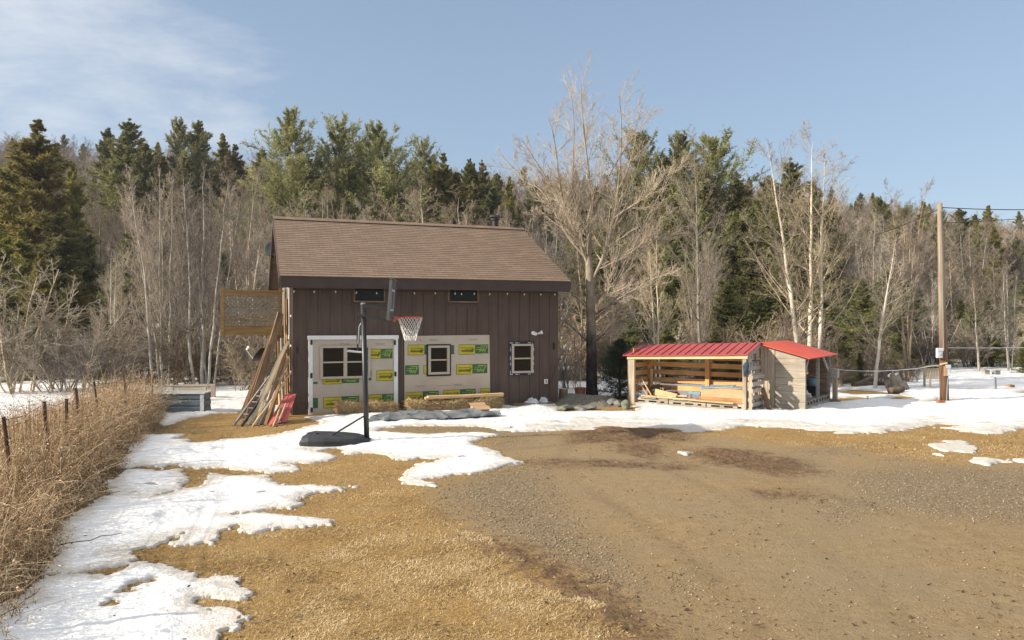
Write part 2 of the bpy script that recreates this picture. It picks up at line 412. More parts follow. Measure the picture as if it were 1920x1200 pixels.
SNOW = [gpoly(p) for p in (
    [(580, 782), (640, 776), (700, 764), (950, 755), (1000, 758), (1010, 803), (940, 807), (905, 801), (800, 799), (720, 803), (700, 809), (780, 814), (900, 811), (955, 816),
     (905, 822), (880, 832), (930, 850), (974, 868), (900, 885), (850, 893), (800, 900), (752, 899), (765, 882), (800, 868), (840, 860), (745, 862), (700, 849),
     (650, 850), (628, 842), (600, 846), (560, 845), (500, 850), (455, 842), (435, 828), (500, 821), (545, 806), (598, 794)],
    [(222, 862), (240, 845), (265, 818), (340, 815), (358, 832), (430, 825), (505, 818), (560, 838), (632, 856), (610, 865), (535, 868), (568, 882), (500, 885), (420, 880), (352, 876), (318, 873), (305, 882), (262, 872), (228, 885)],
    [(200, 912), (235, 880), (300, 884), (335, 882), (352, 900), (338, 916), (290, 931), (250, 937), (212, 925)],
    [(130, 965), (190, 935), (240, 928), (300, 931), (388, 908), (392, 888), (435, 892), (500, 892), (522, 906), (600, 911), (682, 911), (642, 921), (590, 925), (562, 936), (568, 946), (540, 953),
     (500, 958), (447, 962), (442, 967), (500, 965), (560, 970), (637, 977), (600, 990), (520, 994), (470, 1001), (440, 990), (412, 1000), (402, 1020), (420, 1030), (382, 1021), (338, 1022),
     (350, 1000), (282, 1022), (232, 1034), (245, 1046), (230, 1062), (190, 1078), (90, 1080), (88, 1030)],
    [(-60, 1160), (25, 1128), (85, 1082), (182, 1074), (272, 1058), (312, 1060), (382, 1076), (447, 1078), (441, 1090), (474, 1110), (460, 1123), (422, 1124), (366, 1129), (360, 1141), (430, 1134), (472, 1140),
     (470, 1160), (440, 1180), (392, 1195), (402, 1212), (300, 1245), (-120, 1260)],
    [(462, 1204), (520, 1194), (552, 1201), (540, 1245), (450, 1245)],
    [(1736, 833), (1765, 827), (1802, 828), (1832, 838), (1822, 849), (1760, 846)], [(1806, 865), (1850, 860), (1893, 868), (1850, 874)], [(1892, 865), (1960, 861), (1970, 873)],
    [(752, 906), (790, 896), (822, 905), (816, 913), (790, 909)], [(1750, 852), (1775, 852), (1772, 858)], [(1272, 848), (1296, 850), (1288, 855)], [(1222, 810), (1238, 812), (1230, 817)],
    [(290, 790), (285, 770), (340, 764), (480, 764), (480, 770), (400, 777), (350, 786), (310, 797)])]
FAR_EDGE = [(-700, 800), (0, 800), (240, 800), (290, 776), (400, 770), (540, 772), (560, 760), (960, 760), (961, 806), (1000, 808), (1060, 806), (1140, 803), (1190, 799), (1260, 803), (1290, 811), (1345, 808), (1400, 799), (1450, 803),
            (1560, 811), (1630, 815), (1700, 805), (1740, 797), (1800, 806), (1850, 813), (1920, 803), (2200, 806), (2900, 800)]
_fe = np.array([(p[0], p[1]) for p in FAR_EDGE], float)
BARE = [gpoly(p) for p in (
    [(1555, 751), (1570, 746), (1610, 744), (1640, 746), (1600, 749), (1575, 753)], [(1662, 748), (1690, 742), (1722, 746), (1690, 749)], [(1738, 753), (1760, 749), (1790, 748), (1780, 751)],
    [(1560, 735), (1600, 730), (1680, 737), (1690, 740), (1600, 740)], [(1820, 731), (1850, 727), (1862, 731)], [(1905, 737), (1940, 730), (1960, 740)],
    [(1045, 762), (1060, 750), (1100, 744), (1190, 742), (1190, 771), (1100, 770), (1050, 772)],
    [(1700, 803), (1760, 795), (1810, 798), (1760, 803)], [(1840, 795), (1860, 793), (1858, 797)])]

def grass_sd(X, Y): return None
def fields(X, Y):
    dirt = sdf(X, Y, DIRT)
    grav = np.max([sdf(X, Y, p, .8) for p in GRAVEL], 0); mud = np.max([sdf(X, Y, p, .8) for p in MUD], 0)
    return dirt, grav, mud
def snow_sd(X, Y):
    s = np.max([sdf(X, Y, p) for p in SNOW], 0)
    # the unbroken field: everything beyond the melt line
    d = np.maximum(Y, 3); px = 960 + X / d * F; edge = np.interp(px, _fe[:, 0], _fe[:, 1])
    dist = d - CAMZ * F / (edge - 600)
    s = np.maximum(s, np.clip(dist, -1.2, 1.2))
    s = s + .24 * fbm(X * 1.3, Y * 1.3, 3) + .28 * fbm(X * 4.5, Y * 4.5, 5) + .10 * fbm(X * 15, Y * 15, 2)
    rag = sstep(.9, .1, np.abs(dist)) * (X > 0)                      # ragged melt along the long edge
    s = s + rag * 1.7 * fbm(X * 1.3 + 5, Y * 4.5, 6)
    s = s - 1.1 * sstep(.24, .36, fbm(X * 1.5 + 40, Y * 2.2, 4)) * sstep(18, 14, Y)                    # small melt holes
    for p in BARE: s = np.minimum(s, -sdf(X, Y, p) + .3 * fbm(X * 3, Y * 3, 3))
    wd = np.interp(px, [0, 1000, 1060, 1160, 1250, 1690, 1760, 1920], [25.0, 25.5, 28, 28, 25.8, 26.2, 36, 38])
    woods = sstep(-1.0, 2.5, Y - wd + 3 * fbm(X * .3, Y * .3))
    s = s - woods * (1.15 + 1.9 * fbm(X * .45 + 3, Y * .45, 4))
    return s

xs = 5 * np.sinh(np.linspace(-math.asinh(240 / 5), math.asinh(240 / 5), 430))
ys = np.concatenate([np.linspace(-25, 3.5, 20), np.arange(3.6, 24, .085), 24 + np.cumsum(np.geomspace(.1, 9, 130))])
X, Y = np.meshgrid(xs, ys)
dirt, grav, mud = fields(X, Y)
Z = gz(X, Y)
mm = sstep(-.3, .3, mud)
Z = Z + mm * (.22 * (.5 - np.abs(2 * fbm(X * 1.1 + Y * 1.6, Y * 3.2 - X * .5, 3))) - .06 + .05 * fbm(X * 6, Y * 6, 3)) + .02 * sstep(-.2, .5, -dirt) * fbm(X * 3, Y * 3, 3) * sstep(40, 20, Y)
def seg_dist(X, Y, pl):
    d = np.full(X.shape, 9.); m = (Y > 4) & (Y < 20); px = X[m]; py = Y[m]; dm = np.full(px.shape, 81.)
    for (ax, ay), (bx, by) in zip(pl[:-1], pl[1:]):
        ex_, ey_ = bx - ax, by - ay; q = np.clip(((px - ax) * ex_ + (py - ay) * ey_) / (ex_ ** 2 + ey_ ** 2), 0, 1); dm = np.minimum(dm, (px - ax - ex_ * q) ** 2 + (py - ay - ey_ * q) ** 2)
    d[m] = np.sqrt(dm); return d
TRACKS = [gpoly(p) for p in ([(1290, 1260), (1190, 1150), (1080, 1085), (985, 1045), (880, 1000)], [(1500, 1260), (1400, 1130), (1300, 1040), (1180, 960), (1090, 900), (1060, 850), (1090, 815)], [(1800, 1260), (1640, 1100), (1500, 1000), (1370, 930), (1250, 880), (1190, 845), (1200, 812)],
    [(960, 870), (1100, 866), (1290, 876), (1450, 905)], [(2100, 1090), (1800, 1000), (1600, 940), (1450, 890), (1330, 855), (1260, 830)], [(900, 850), (1010, 838), (1130, 826), (1260, 812)])]
_td = np.min([seg_dist(X + .12 * fbm(X * .8, Y * .8, 2), Y, p) for p in TRACKS], 0)
track = np.exp(-(_td / .13) ** 2) * (.45 + 1.1 * sstep(-.25, .25, fbm(X * .9 + 9, Y * .9, 3))) * .42
Z = Z - .022 * track + .006 * np.exp(-((_td - .24) / .09) ** 2)
nx, ny = len(xs), len(ys)
idx = np.arange(nx * ny).reshape(ny, nx)
quads = np.stack([idx[:-1, :-1], idx[:-1, 1:], idx[1:, 1:], idx[1:, :-1]], -1).reshape(-1, 4)
_px = 960 + X / np.maximum(Y, 3) * F
woods = sstep(-1, 2, Y - np.interp(_px, [0, 1000, 1690, 1760, 1920], [25, 25.5, 26.2, 36, 38]))
_wx = np.interp(Y, [4.6, 7.4, 10.0, 12.2, 15.0, 17.8, 19.0], [-3.2, -4.45, -5.5, -6.35, -7.3, -8.3, -8.7])
woods = np.maximum(woods, sstep(.5, .1, X - _wx) * sstep(-4.2, -3.0, X - _wx) * (Y < 19.5) * (Y > 3.5) * .9)

def m_ground():
    t = NT('lawn, dirt and gravel'); v = t.coord('Object')
    n1 = t.noise(v, 1.1, 4); n2 = t.noise(v, 6, 5, .65); n3 = t.noise(v, 38, 4, .7); n4 = t.noise(v, 140, 3, .7)
    # dead lawn
    streak = t.noise(t.coord('Object', (1, 2.2, 1)), 26, 5, .7)
    g = t.ramp(streak, [(.25, (0.129, 0.076, 0.028)), (.45, (0.301, 0.192, 0.074)), (.62, (0.413, 0.276, 0.118)), (.8, (0.533, 0.384, 0.200))])
    g = t.mix(t.math('MULTIPLY', t.ramp(n2, [(.45, 0), (.72, 1)]), .6), g, (0.202, 0.112, 0.037))
    g = t.mix(t.math('MULTIPLY', t.ramp(n1, [(.4, 0), (.65, 1)]), .4), g, (0.344, 0.200, 0.059))
    # packed dirt
    d = t.ramp(n2, [(.3, (0.247, 0.168, 0.084)), (.55, (0.312, 0.220, 0.115)), (.75, (0.365, 0.268, 0.147))])
    d = t.mix(t.math('MULTIPLY', t.ramp(n1, [(.42, 0), (.62, 1)]), .45), d, (0.274, 0.197, 0.115))
    d = t.mix(t.ramp(n4, [(.3, .55), (.45, 0)]), d, (0.129, 0.086, 0.046))
    d = t.mix(t.ramp(n3, [(.62, 0), (.72, .5)]), d, (0.304, 0.235, 0.150))
    # gravel: small stones of several greys
    vo = t.new('ShaderNodeTexVoronoi'); t.link(v, vo.inputs['Vector']); vo.inputs['Scale'].default_value = 34
    sepc = t.new('ShaderNodeSeparateColor'); t.link(vo.outputs['Color'], sepc.inputs[0])
    gr = t.ramp(sepc.outputs[0], [(0, (0.128, 0.099, 0.061)), (.45, (0.248, 0.198, 0.131)), (.8, (0.336, 0.273, 0.190)), (1, (0.480, 0.411, 0.304))])
    gr = t.mix(t.ramp(vo.outputs['Distance'], [(.25, 0), (.6, .75)]), gr, (0.120, 0.088, 0.053))
    clod = t.noise(v, 14, 6, .75); d = t.mix(t.ramp(clod, [(.30, .75), (.43, 0)]), d, (0.129, 0.086, 0.046)); d = t.mix(t.ramp(clod, [(.60, 0), (.74, .6)]), d, (0.357, 0.276, 0.175))
    d = t.mix(t.math('MULTIPLY', t.ramp(t.noise(v, .45, 3), [(.40, 0), (.62, 1)]), .5), d, (0.258, 0.205, 0.130))
    d = t.mix(t.math('MULTIPLY', t.attr('track'), t.ramp(clod, [(.35, .75), (.6, .25)])), d, (0.152, 0.101, 0.055))
    g = t.mix(t.ramp(t.noise(v, 2.6, 5, .7), [(.52, 0), (.70, .5)]), g, (0.258, 0.188, 0.111)); g = t.mix(t.ramp(clod, [(.30, .6), (.42, 0)]), g, (0.129, 0.080, 0.037))
    mudc = t.ramp(clod, [(.3, (.055, .033, .019)), (.5, (.135, .082, .046)), (.68, (.25, .165, .10))])
    wob = t.math('ADD', t.math('MULTIPLY', t.math('SUBTRACT', n2, .5), 1.3), t.math('MULTIPLY', t.math('SUBTRACT', n3, .5), 1.1))
    fd = t.ramp(t.math('ADD', t.math('ADD', t.attr('dirt'), wob), .5), [(.12, 0), (.88, 1)])
    fg = t.ramp(t.math('ADD', t.math('ADD', t.attr('gravel'), t.math('MULTIPLY', wob, 2.0)), .45), [(.35, 0), (1.0, .6)])
    fm = t.ramp(t.math('ADD', t.math('ADD', t.attr('mud'), t.math('MULTIPLY', wob, 1.3)), .60), [(.3, 0), (.75, .92)])
    c = t.mix(fd, g, d); c = t.mix(fg, c, gr); c = t.mix(fm, c, mudc)
    # leaf litter of the woods
    lit = t.ramp(n2, [(.3, (.05, .034, .022)), (.7, (.17, .12, .08))])
    c = t.mix(t.attr('woods'), c, lit)
    t.color(c); t.rough(.9, .15)
    h = t.math('ADD', t.math('MULTIPLY', streak, .8), t.math('ADD', t.math('MULTIPLY', n3, .9), t.math('MULTIPLY', n4, .35)))
    t.bump(t.math('ADD', h, t.math('MULTIPLY', clod, 1.6)), .8, .035); return t.m
me = np_mesh('ground', np.stack([X, Y, Z], -1).reshape(-1, 3), [quads], True, [m_ground()],
             attrs={'track': track.ravel(), 'dirt': dirt.ravel(), 'gravel': grav.ravel(), 'mud': mud.ravel(), 'woods': woods.ravel()})
tag(link('ground', me), kind='structure')

# ---- snow: a sheet of melting snow with its own thickness, on a grid that is finer near the yard
def m_snow():
    t = NT('old melting snow'); v = t.coord('Object')
    n1 = t.noise(v, 1.2, 4); n2 = t.noise(v, 9, 5, .6); n3 = t.noise(v, 45, 3)
    thin = t.attr('thin')
    c = t.ramp(n1, [(.35, (.66, .66, .665)), (.7, (.73, .728, .725))])
    spk = t.ramp(t.math('ADD', t.noise(v, 30, 4, .7), t.math('MULTIPLY', thin, .16)), [(.64, 0), (.78, .6)])
    c = t.mix(spk, c, (.38, .31, .22))
    c = t.mix(t.math('MULTIPLY', t.ramp(t.math('ADD', thin, t.math('MULTIPLY', t.math('SUBTRACT', n2, .5), .8)), [(.35, 0), (.95, 1)]), .6), c, (.40, .345, .27))
    t.color(c); t.rough(.55, .25)
    t.b.inputs['Subsurface Weight'].default_value = 0
    t.bump(t.math('ADD', t.math('MULTIPLY', n2, 1.0), t.math('MULTIPLY', n3, .35)), .5, .05); return t.m
def snow_grid(u, dd):
    U, D = np.meshgrid(u, dd); Xs = U * (D + 2.0); return Xs, D
u = np.linspace(-1.0, .95, 950)
dd = np.concatenate([np.geomspace(4.6, 26, 760), np.geomspace(26.1, 75, 150)])
Xs, Ys = snow_grid(u, dd)
s = snow_sd(Xs, Ys)
lump = fbm(Xs * 1.1, Ys * 1.1, 3); fine = fbm(Xs * 6, Ys * 6, 3)
th = (.009 + .024 * sstep(-.2, .3, lump)) * (1 - np.exp(-np.maximum(s, 0) / .20)) + np.maximum(s, 0) * .011 + (.055 * lump + .030 * fine + .030 * fbm(Xs * 2.6 + 8, Ys * 2.6, 2)) * sstep(0, .4, s) + .012 * fbm(Xs * 16, Ys * 16, 2) * sstep(.05, .3, s)
fp = fbm(Xs * 3.1 + 31, Ys * 3.1, 3)
th = th - .028 * sstep(.22, .36, fp) * sstep(.1, .5, s)              # slumped hollows and old footprints
Zs = gz(Xs, Ys) + .02 * sstep(0, 1, Ys) + np.where(s > 0, np.maximum(th, .003), -.05)
keep = s > -.0
n0, n1_ = Xs.shape
idx = np.arange(n0 * n1_).reshape(n0, n1_)
q = np.stack([idx[:-1, :-1], idx[:-1, 1:], idx[1:, 1:], idx[1:, :-1]], -1).reshape(-1, 4)
q = q[keep.ravel()[q].any(1)]
used, inv = np.unique(q, return_inverse=True)
SV = np.stack([Xs, Ys, Zs], -1).reshape(-1, 3)[used]
_d = np.maximum(Ys, 3); _ed = np.interp(960 + Xs / _d * F, _fe[:, 0], _fe[:, 1]); _ds = _d - CAMZ * F / (_ed - 600)
thin = np.maximum(sstep(.45, .0, s), 1.0 * sstep(2.6, -.2, _ds + 3.2 * fbm(Xs * 1.1, Ys * 4.5, 4)) * (Xs > .3)).ravel()[used] 
me = np_mesh('snow', SV, [inv.reshape(-1, 4)], True, [m_snow()], attrs={'thin': thin})
tag(link('snow', me), kind='structure')

# ---- dead grass: short matted blades on the bare lawn
def blades(n, xr, yr, test, L, Wd, up, seed):
    r = np.random.default_rng(seed)
    d = yr[0] * (yr[1] / yr[0]) ** r.random(n)
    x = (xr[0] + (xr[1] - xr[0]) * r.random(n)) * d; k = test(x, d); x = x[k]; d = d[k]; n = len(x)
    a = r.random(n) * 2 * np.pi + 2 * fbm(x * .8, d * .8, 2); tilt = np.clip(r.normal(up, .25, n), .05, 1.4)
    l = L * (.5 + r.random(n)) * (1 + 1.2 * fbm(x * 2, d * 2, 2)); w = Wd * (.6 + .8 * r.random(n)) * (1 + d / 25)
    dx = np.cos(a); dy = np.sin(a); base = np.stack([x, d, gz(x, d) - .004], -1)
    side = np.stack([-dy, dx, np.zeros(n)], -1) * w[:, None] / 2
    dirv = np.stack([dx * np.cos(tilt), dy * np.cos(tilt), np.sin(tilt)], -1)
    midp = base + dirv * (l * .55)[:, None]; tip = midp + np.stack([dx * np.cos(tilt * .3), dy * np.cos(tilt * .3), np.sin(tilt * .3)], -1) * (l * .45)[:, None]
    V = np.stack([base - side, base + side, midp + side * .8, midp - side * .8, tip], 1).reshape(-1, 3)
    o = np.arange(n)[:, None] * 5
    tint = np.repeat(np.clip(r.normal(.5, .26, n) + 1.3 * fbm(x * 2.2, d * 2.2, 4), 0, 1), 5)
    return V, o + np.array([[0, 1, 2, 3]]), o + np.array([[3, 2, 4]]), tint
def r_snow(n): return np.random.default_rng(3).random(n) ** 2
def lawn(x, d):
    di, gr, mu = fields(x, d)
    return (di + .5 * fbm(x * 3, d * 3, 3) < -.02) & (snow_sd(x, d) < .16 * r_snow(len(x))) & (mu < .1 + .6 * fbm(x * 4, d * 4))
V, q4, t3, tint = blades(520000, (-.62, .72), (4.9, 17), lawn, .040, .0031, .34, 5)
t = NT('dead grass blades'); t.color(t.ramp(t.attr('tint'), [(0, (0.143, 0.084, 0.032)), (.35, (0.336, 0.218, 0.090)), (.7, (0.504, 0.359, 0.176)), (1, (0.622, 0.491, 0.302))])); t.rough(.8, .2)
me = np_mesh('dead_grass', V, [q4, t3], False, [t.m], attrs={'tint': tint})
tag(link('dead_grass', me), 'short matted straw coloured dead lawn grass between the snow patches', 'grass', kind='stuff')

# ---- loose stones on the drive
r = np.random.default_rng(11); n = 60000
d = 5.0 * (16.0 / 5.0) ** r.random(n); x = (-.12 + .85 * r.random(n)) * d
di, gr, mu = fields(x, d)
p = np.where(di > -.1, .05, 0) + np.where(gr > -.15, .75 * sstep(-.2, .3, gr), 0)
k = (r.random(n) < p) & (snow_sd(x, d) < 0); x = x[k]; d = d[k]; n = len(x)
sz = (.0055 + .011 * r.random(n) ** 2.5)
base = np.array([[1, 0, 0], [0, 1, 0], [-1, 0, 0], [0, -1, 0], [0, 0, .75], [0, 0, -.4]], float)
Vp = base[None] * (1 + .5 * (r.random((n, 6, 1)) - .5)) * sz[:, None, None]
a = r.random(n) * 6.28; ca, sa = np.cos(a)[:, None], np.sin(a)[:, None]
Vp = np.stack([Vp[..., 0] * ca - Vp[..., 1] * sa + x[:, None], Vp[..., 0] * sa + Vp[..., 1] * ca + d[:, None], Vp[..., 2] + gz(x, d)[:, None] + .003], -1).reshape(-1, 3)
fc = np.array([[0, 1, 4], [1, 2, 4], [2, 3, 4], [3, 0, 4], [1, 0, 5], [2, 1, 5], [3, 2, 5], [0, 3, 5]])
t = NT('drive gravel stones'); t.color(t.ramp(t.attr('tint'), [(0, (0.132, 0.099, 0.063)), (.6, (0.264, 0.206, 0.134)), (1, (0.370, 0.301, 0.214))])); t.rough(.85, .2)
me = np_mesh('gravel', Vp, [(np.arange(n)[:, None, None] * 6 + fc[None]).reshape(-1, 3)], True, [t.m], attrs={'tint': np.repeat(r.random(n) ** 1.4, 6)})
tag(link('gravel', me), 'loose grey and tan stones scattered over the dirt drive', 'gravel', kind='stuff')

# ---- dead leaves and bark crumbs lying about
r = np.random.default_rng(17); n = 9000
d = 4.9 * (17 / 4.9) ** r.random(n); x = (-.6 + 1.3 * r.random(n)) * d; cl = fbm(x * .7, d * .7, 3); k = (r.random(n) < .18 + 2.2 * np.maximum(cl, 0)) & ((snow_sd(x, d) < 0.02) | (r.random(n) < .10)); x = x[k]; d = d[k]; n = len(x)
c = np.stack([x, d, gz(x, d) + np.where(snow_sd(x, d) > 0, .065, .008)], -1); a = r.random(n) * 6.28; e1 = np.stack([np.cos(a), np.sin(a), .5 * r.normal(size=n)], -1); e2 = np.stack([-np.sin(a), np.cos(a), .5 * r.normal(size=n)], -1); l = (.006 + .022 * r.random(n) ** 2)[:, None]; w = l * (.25 + .5 * r.random((n, 1)))
V = np.stack([c - e1 * l, c + e2 * w, c + e1 * l, c - e2 * w], 1); V[..., 2] = np.maximum(V[..., 2], c[:, None, 2] - .004); V = V.reshape(-1, 3)
t = NT('dead leaves'); t.color(t.ramp(t.attr('tint'), [(0, (.045, .028, .016)), (.6, (.14, .085, .045)), (1, (.30, .20, .11))])); t.rough(.85, .2)
me = np_mesh('leaf_litter', V, [np.arange(n * 4).reshape(-1, 4)], False, [t.m], attrs={'tint': np.repeat(r.random(n) ** 1.3, 4)})
tag(link('leaf_litter', me), 'small dark dead leaves and bark crumbs on lawn and drive', 'leaves', kind='stuff')

# ---- dry weeds along the fence
r = np.random.default_rng(21)
fence_line = np.array([(-4.6, 5.0), (-6.03, 9.08), (-6.8, 11.0), (-7.4, 12.8), (-8.1, 15.0), (-8.75, 17.6), (-9.2, 19.4)])
edge_line = np.array([(-3.2, 4.6), (-4.45, 7.4), (-5.5, 10.0), (-6.35, 12.2), (-7.3, 15.0), (-8.3, 17.8), (-8.7, 19.0)])
def fx(y): return np.interp(y, fence_line[:, 1], fence_line[:, 0])
def ex(y): return np.interp(y, edge_line[:, 1], edge_line[:, 0])
n = 11000
y = 4.8 + 14.6 * r.random(n) ** 1.0; e = ex(y) - .05; left = fx(y) - 2.0
q = r.beta(2.0, 1.6, n); x = left + (e - left) * q + .35 * fbm(y * .9, y * 0 + 3, 3)
hgt = (.40 + .80 * r.random(n) ** 1.3) * np.clip((e + .15 - x) * 1.5, .22, 1.0) * (1 + .9 * fbm(x * 1.2, y * 1.2, 3)) * np.where(x < fx(y) - .3, .72, 1)
hgt *= np.interp(y, [4, 7, 10, 20], [.55, .8, 1.0, 1.0]) * np.where(r.random(n) < .07, 1.45, 1)
k = 6; tt = np.linspace(0, 1, k)
az = r.random(n) * 6.28; lean = np.abs(r.normal(.12, .16, n)); bend = np.where(r.random(n) < .25, r.normal(.6, .4, n), r.normal(.1, .2, n))
px = x[:, None] + hgt[:, None] * np.cos(az)[:, None] * (lean[:, None] * tt + bend[:, None] * tt ** 2.5) + .012 * r.normal(size=(n, k)) * (tt > 0)
pyy = y[:, None] + hgt[:, None] * np.sin(az)[:, None] * (lean[:, None] * tt + bend[:, None] * tt ** 2.5) + .012 * r.normal(size=(n, k)) * (tt > 0)
pz = gz(x, y)[:, None] + hgt[:, None] * (tt - .25 * np.abs(bend)[:, None] * tt ** 2.5) - .01
P = np.stack([px, pyy, pz], -1); Rr = (.0042 * (1 - .65 * tt))[None] * (.6 + .8 * r.random(n))[:, None]
v1, f1 = tubes(P, Rr, 3)
tn1 = np.repeat(np.clip(r.normal(.45, .22, n) + .9 * fbm(x * .8, y * .8, 3), 0, 1), k * 3)
m = 3; B = n * m; par = np.repeat(np.arange(n), m); ti = r.integers(2, k - 1, B); st = P[par, ti]
a2 = r.random(B) * 6.28; el = r.normal(.35, .5, B); L = .06 + .20 * r.random(B)
dv = np.stack([np.cos(a2) * np.cos(el), np.sin(a2) * np.cos(el), np.sin(el)], -1) * L[:, None]
droop = np.array([0, 0, 1.])[None] * (-.3 * L)[:, None]
P2 = np.stack([st, st + dv * .5 + .02 * r.normal(size=(B, 3)), st + dv + droop], 1)
v2, f2 = tubes(P2, np.repeat(np.array([[.0026, .0026, .0016]]), B, 0), 3)
tn2 = np.repeat(np.clip(r.normal(.5, .25, B), 0, 1), 9)
# dry leaves and seed heads
m = 5; B = n * m; par = np.repeat(np.arange(n), m); ti = r.integers(1, k, B); c = P[par, ti] + .05 * r.normal(size=(B, 3)) * np.array([1, 1, .7])
a3 = r.normal(size=(B, 3)); a3 /= np.linalg.norm(a3, axis=1, keepdims=True); b3 = np.cross(a3, r.normal(size=(B, 3))); b3 /= np.linalg.norm(b3, axis=1, keepdims=True)
l3 = (.008 + .020 * r.random(B))[:, None]
c[:, 2] = np.maximum(c[:, 2], .01)
v3 = np.stack([c - a3 * l3, c + b3 * l3 * .3, c + a3 * l3, c - b3 * l3 * .3], 1).reshape(-1, 3); f3 = np.arange(B * 4).reshape(-1, 4)
tn3 = np.repeat(np.clip(r.normal(.4, .25, B), 0, 1), 4)
V, Q = merge([(v1, f1), (v2, f2), (v3, f3)])
t = NT('dry weed stalks'); t.color(t.ramp(t.attr('tint'), [(0, (.15, .09, .045)), (.35, (.345, .228, .125)), (.65, (.51, .375, .225)), (1, (.70, .60, .43))])); t.rough(.8, .2)
me = np_mesh('dry_weeds', V, [Q], False, [t.m], attrs={'tint': np.concatenate([tn1, tn2, tn3])})
tag(link('dry_weeds', me), 'thick reddish brown dead weeds grown through the leaning wire fence', 'weeds', kind='stuff')

# ---- wire fence
fp = [(-4.75, 5.4), (-6.03, 9.08), (-6.72, 10.8), (-7.1, 11.9), (-7.5, 13.0), (-7.95, 14.5), (-8.45, 16.4), (-8.95, 18.4)]
fence = thing('wire_fence', 'old rusty wire fence on leaning wood and steel posts among the dry weeds', 'fence', (fp[1][0], fp[1][1], 0))
fo = Vector((fp[1][0], fp[1][1], 0)); tops = []
for i, (x, y) in enumerate(fp):
    hh = [1.1, 1.22, 1.22, 1.15, 1.22, 1.2, 1.15, 1.1][i]; lx = [.0, -.16, -.08, .03, -.10, -.2, -.05, .1][i]
    b = Vector((x, y, -.1)) - fo; tp = Vector((x + lx, y + .05 * (i % 3 - 1), hh)) - fo; tops.append((b, tp))
    mb = MB()
    if i in (1, 3, 5): 
        d = (tp - b); mb.bar(b, tp, .045, .008); mb.bar(b + Vector((0, .018, 0)), tp + Vector((0, .018, 0)), .008, .036)
        mb.build('post', MAT['rust'], fence)
    else:
        mb.tube([b, b.lerp(tp, .5) + Vector((.02, 0, 0)), tp], [.036, .032, .028], 8); mb.build('post', MAT['brown_x'] if i % 2 else MAT['rust'], fence)
mb = MB()
for h in (.28, .45, .62, .78, .93, 1.0):
    pts = []
    for i, (b, tp) in enumerate(tops):
        pts.append(b.lerp(tp, h * .97))
        if i + 1 < len(tops):
            nb, ntp = tops[i + 1]; mid = (b.lerp(tp, h * .97) + nb.lerp(ntp, h * .97)) / 2; mid.z -= .035 + .03 * random.random(); pts.append(mid)
    mb.tube(pts, .0032 if h < 1 else .0042, 5, False)
for i in range(len(tops) - 1):
    (b, tp), (nb, ntp) = tops[i], tops[i + 1]
    k = int((nb - b).length / .17)
    for j in range(1, k):
        u_ = j / k; lo = b.lerp(nb, u_); hi = tp.lerp(ntp, u_); sag = Vector((0, 0, -.06 * math.sin(math.pi * u_)))
        mb.tube([lo.lerp(hi, .25) + sag, lo.lerp(hi, .97) + sag], .002, 4, False)
mb.build('wire_mesh', MAT['rust'], fence)
# ================================================================== THE BARN
BA = Vector((-5.556, 18.88, 0)); BYAW = R(20.1); BL = 7.33; BD = 6.8; EZ = 3.42; RZ = 5.40; RY = 3.4
bu = Vector((math.cos(BYAW), math.sin(BYAW), 0)); bv = Vector((-math.sin(BYAW), math.cos(BYAW), 0))
def bs(px, off=0.0):
    r_ = (px - 960) / F; o = BA + bv * off
    return (r_ * o.y - o.x) / (bu.x - r_ * bu.y)
def bp(px, py, off=0.0):            # photo pixel -> (s, z) on the barn front (off = local y)
    s = bs(px, off); d = BA.y + bv.y * off + s * bu.y
    return s, CAMZ + (600 - py) / F * d
def bworld(s, y, z=0): return BA + bu * s + bv * y + Vector((0, 0, z))
barn = thing('barn', 'dark brown board and batten barn with brown shingle roof and side balcony', 'barn', BA, BYAW)

# walls
pan0, panz = bp(758, 630); pan1, _ = bp(917, 628); dr0, drz = bp(578, 629.5); dr1, _ = bp(745.5, 629.5)
mb = MB(); mb.bb(0, BL, 0, .14, -.15, EZ - .03)
holes = [(dr0 - .02, dr1 + .02, -1, drz), (pan0 - .02, pan1 + .02, -1, panz)]
wx0, wz0 = bp(954, 703); wx1, wz1 = bp(1001, 641); holes.append((wx0 - .03, wx1 + .03, wz0 - .02, wz1 + .02))
tr = []
for a in ((663, 537, 722, 567), (840, 541, 897, 567.5)):
    s0, z1 = bp(a[0], a[1]); s1, z0 = bp(a[2], a[3]); tr.append((s0, s1, z0, z1)); holes.append((s0 - .05, s1 + .05, z0 - .08, 9))
sx = .06
while sx < BL - .02:
    segs = [(-.12, EZ - .05)]
    for h0, h1, a, b in holes:
        if h0 < sx < h1:
            ns = []
            for p, q in segs:
                if a > p: ns.append((p, min(q, a)))
                if b < q: ns.append((max(p, b), q))
            segs = ns
    for p, q in segs:
        if q - p > .05: mb.bb(sx - .022, sx + .022, -.020, .01, p, q)
    sx += .305
mb.build('front_wall', MAT['siding'], barn)
def gable(x):
    mb = MB(); mb.prism([(x, .14, -.15), (x, BD, -.15), (x, BD, EZ - .05), (x, RY, RZ - .12), (x, .14, EZ - .05)], (.14, 0, 0))
    for i in range(22):
        y = .25 + i * .3; zt = min(EZ + (RZ - EZ) * (1 - abs(y - RY) / RY) - .15, RZ)
        mb.bb(x - .02 if x < 1 else x + .14, x if x < 1 else x + .16, y - .022, y + .022, -.12, zt)
    mb.build('gable_wall', MAT['siding'], barn)
gable(0.0); gable(BL - .14)
MB().bb(.14, BL - .14, BD - .14, BD, -.15, EZ - .05).build('back_wall', MAT['siding'], barn)

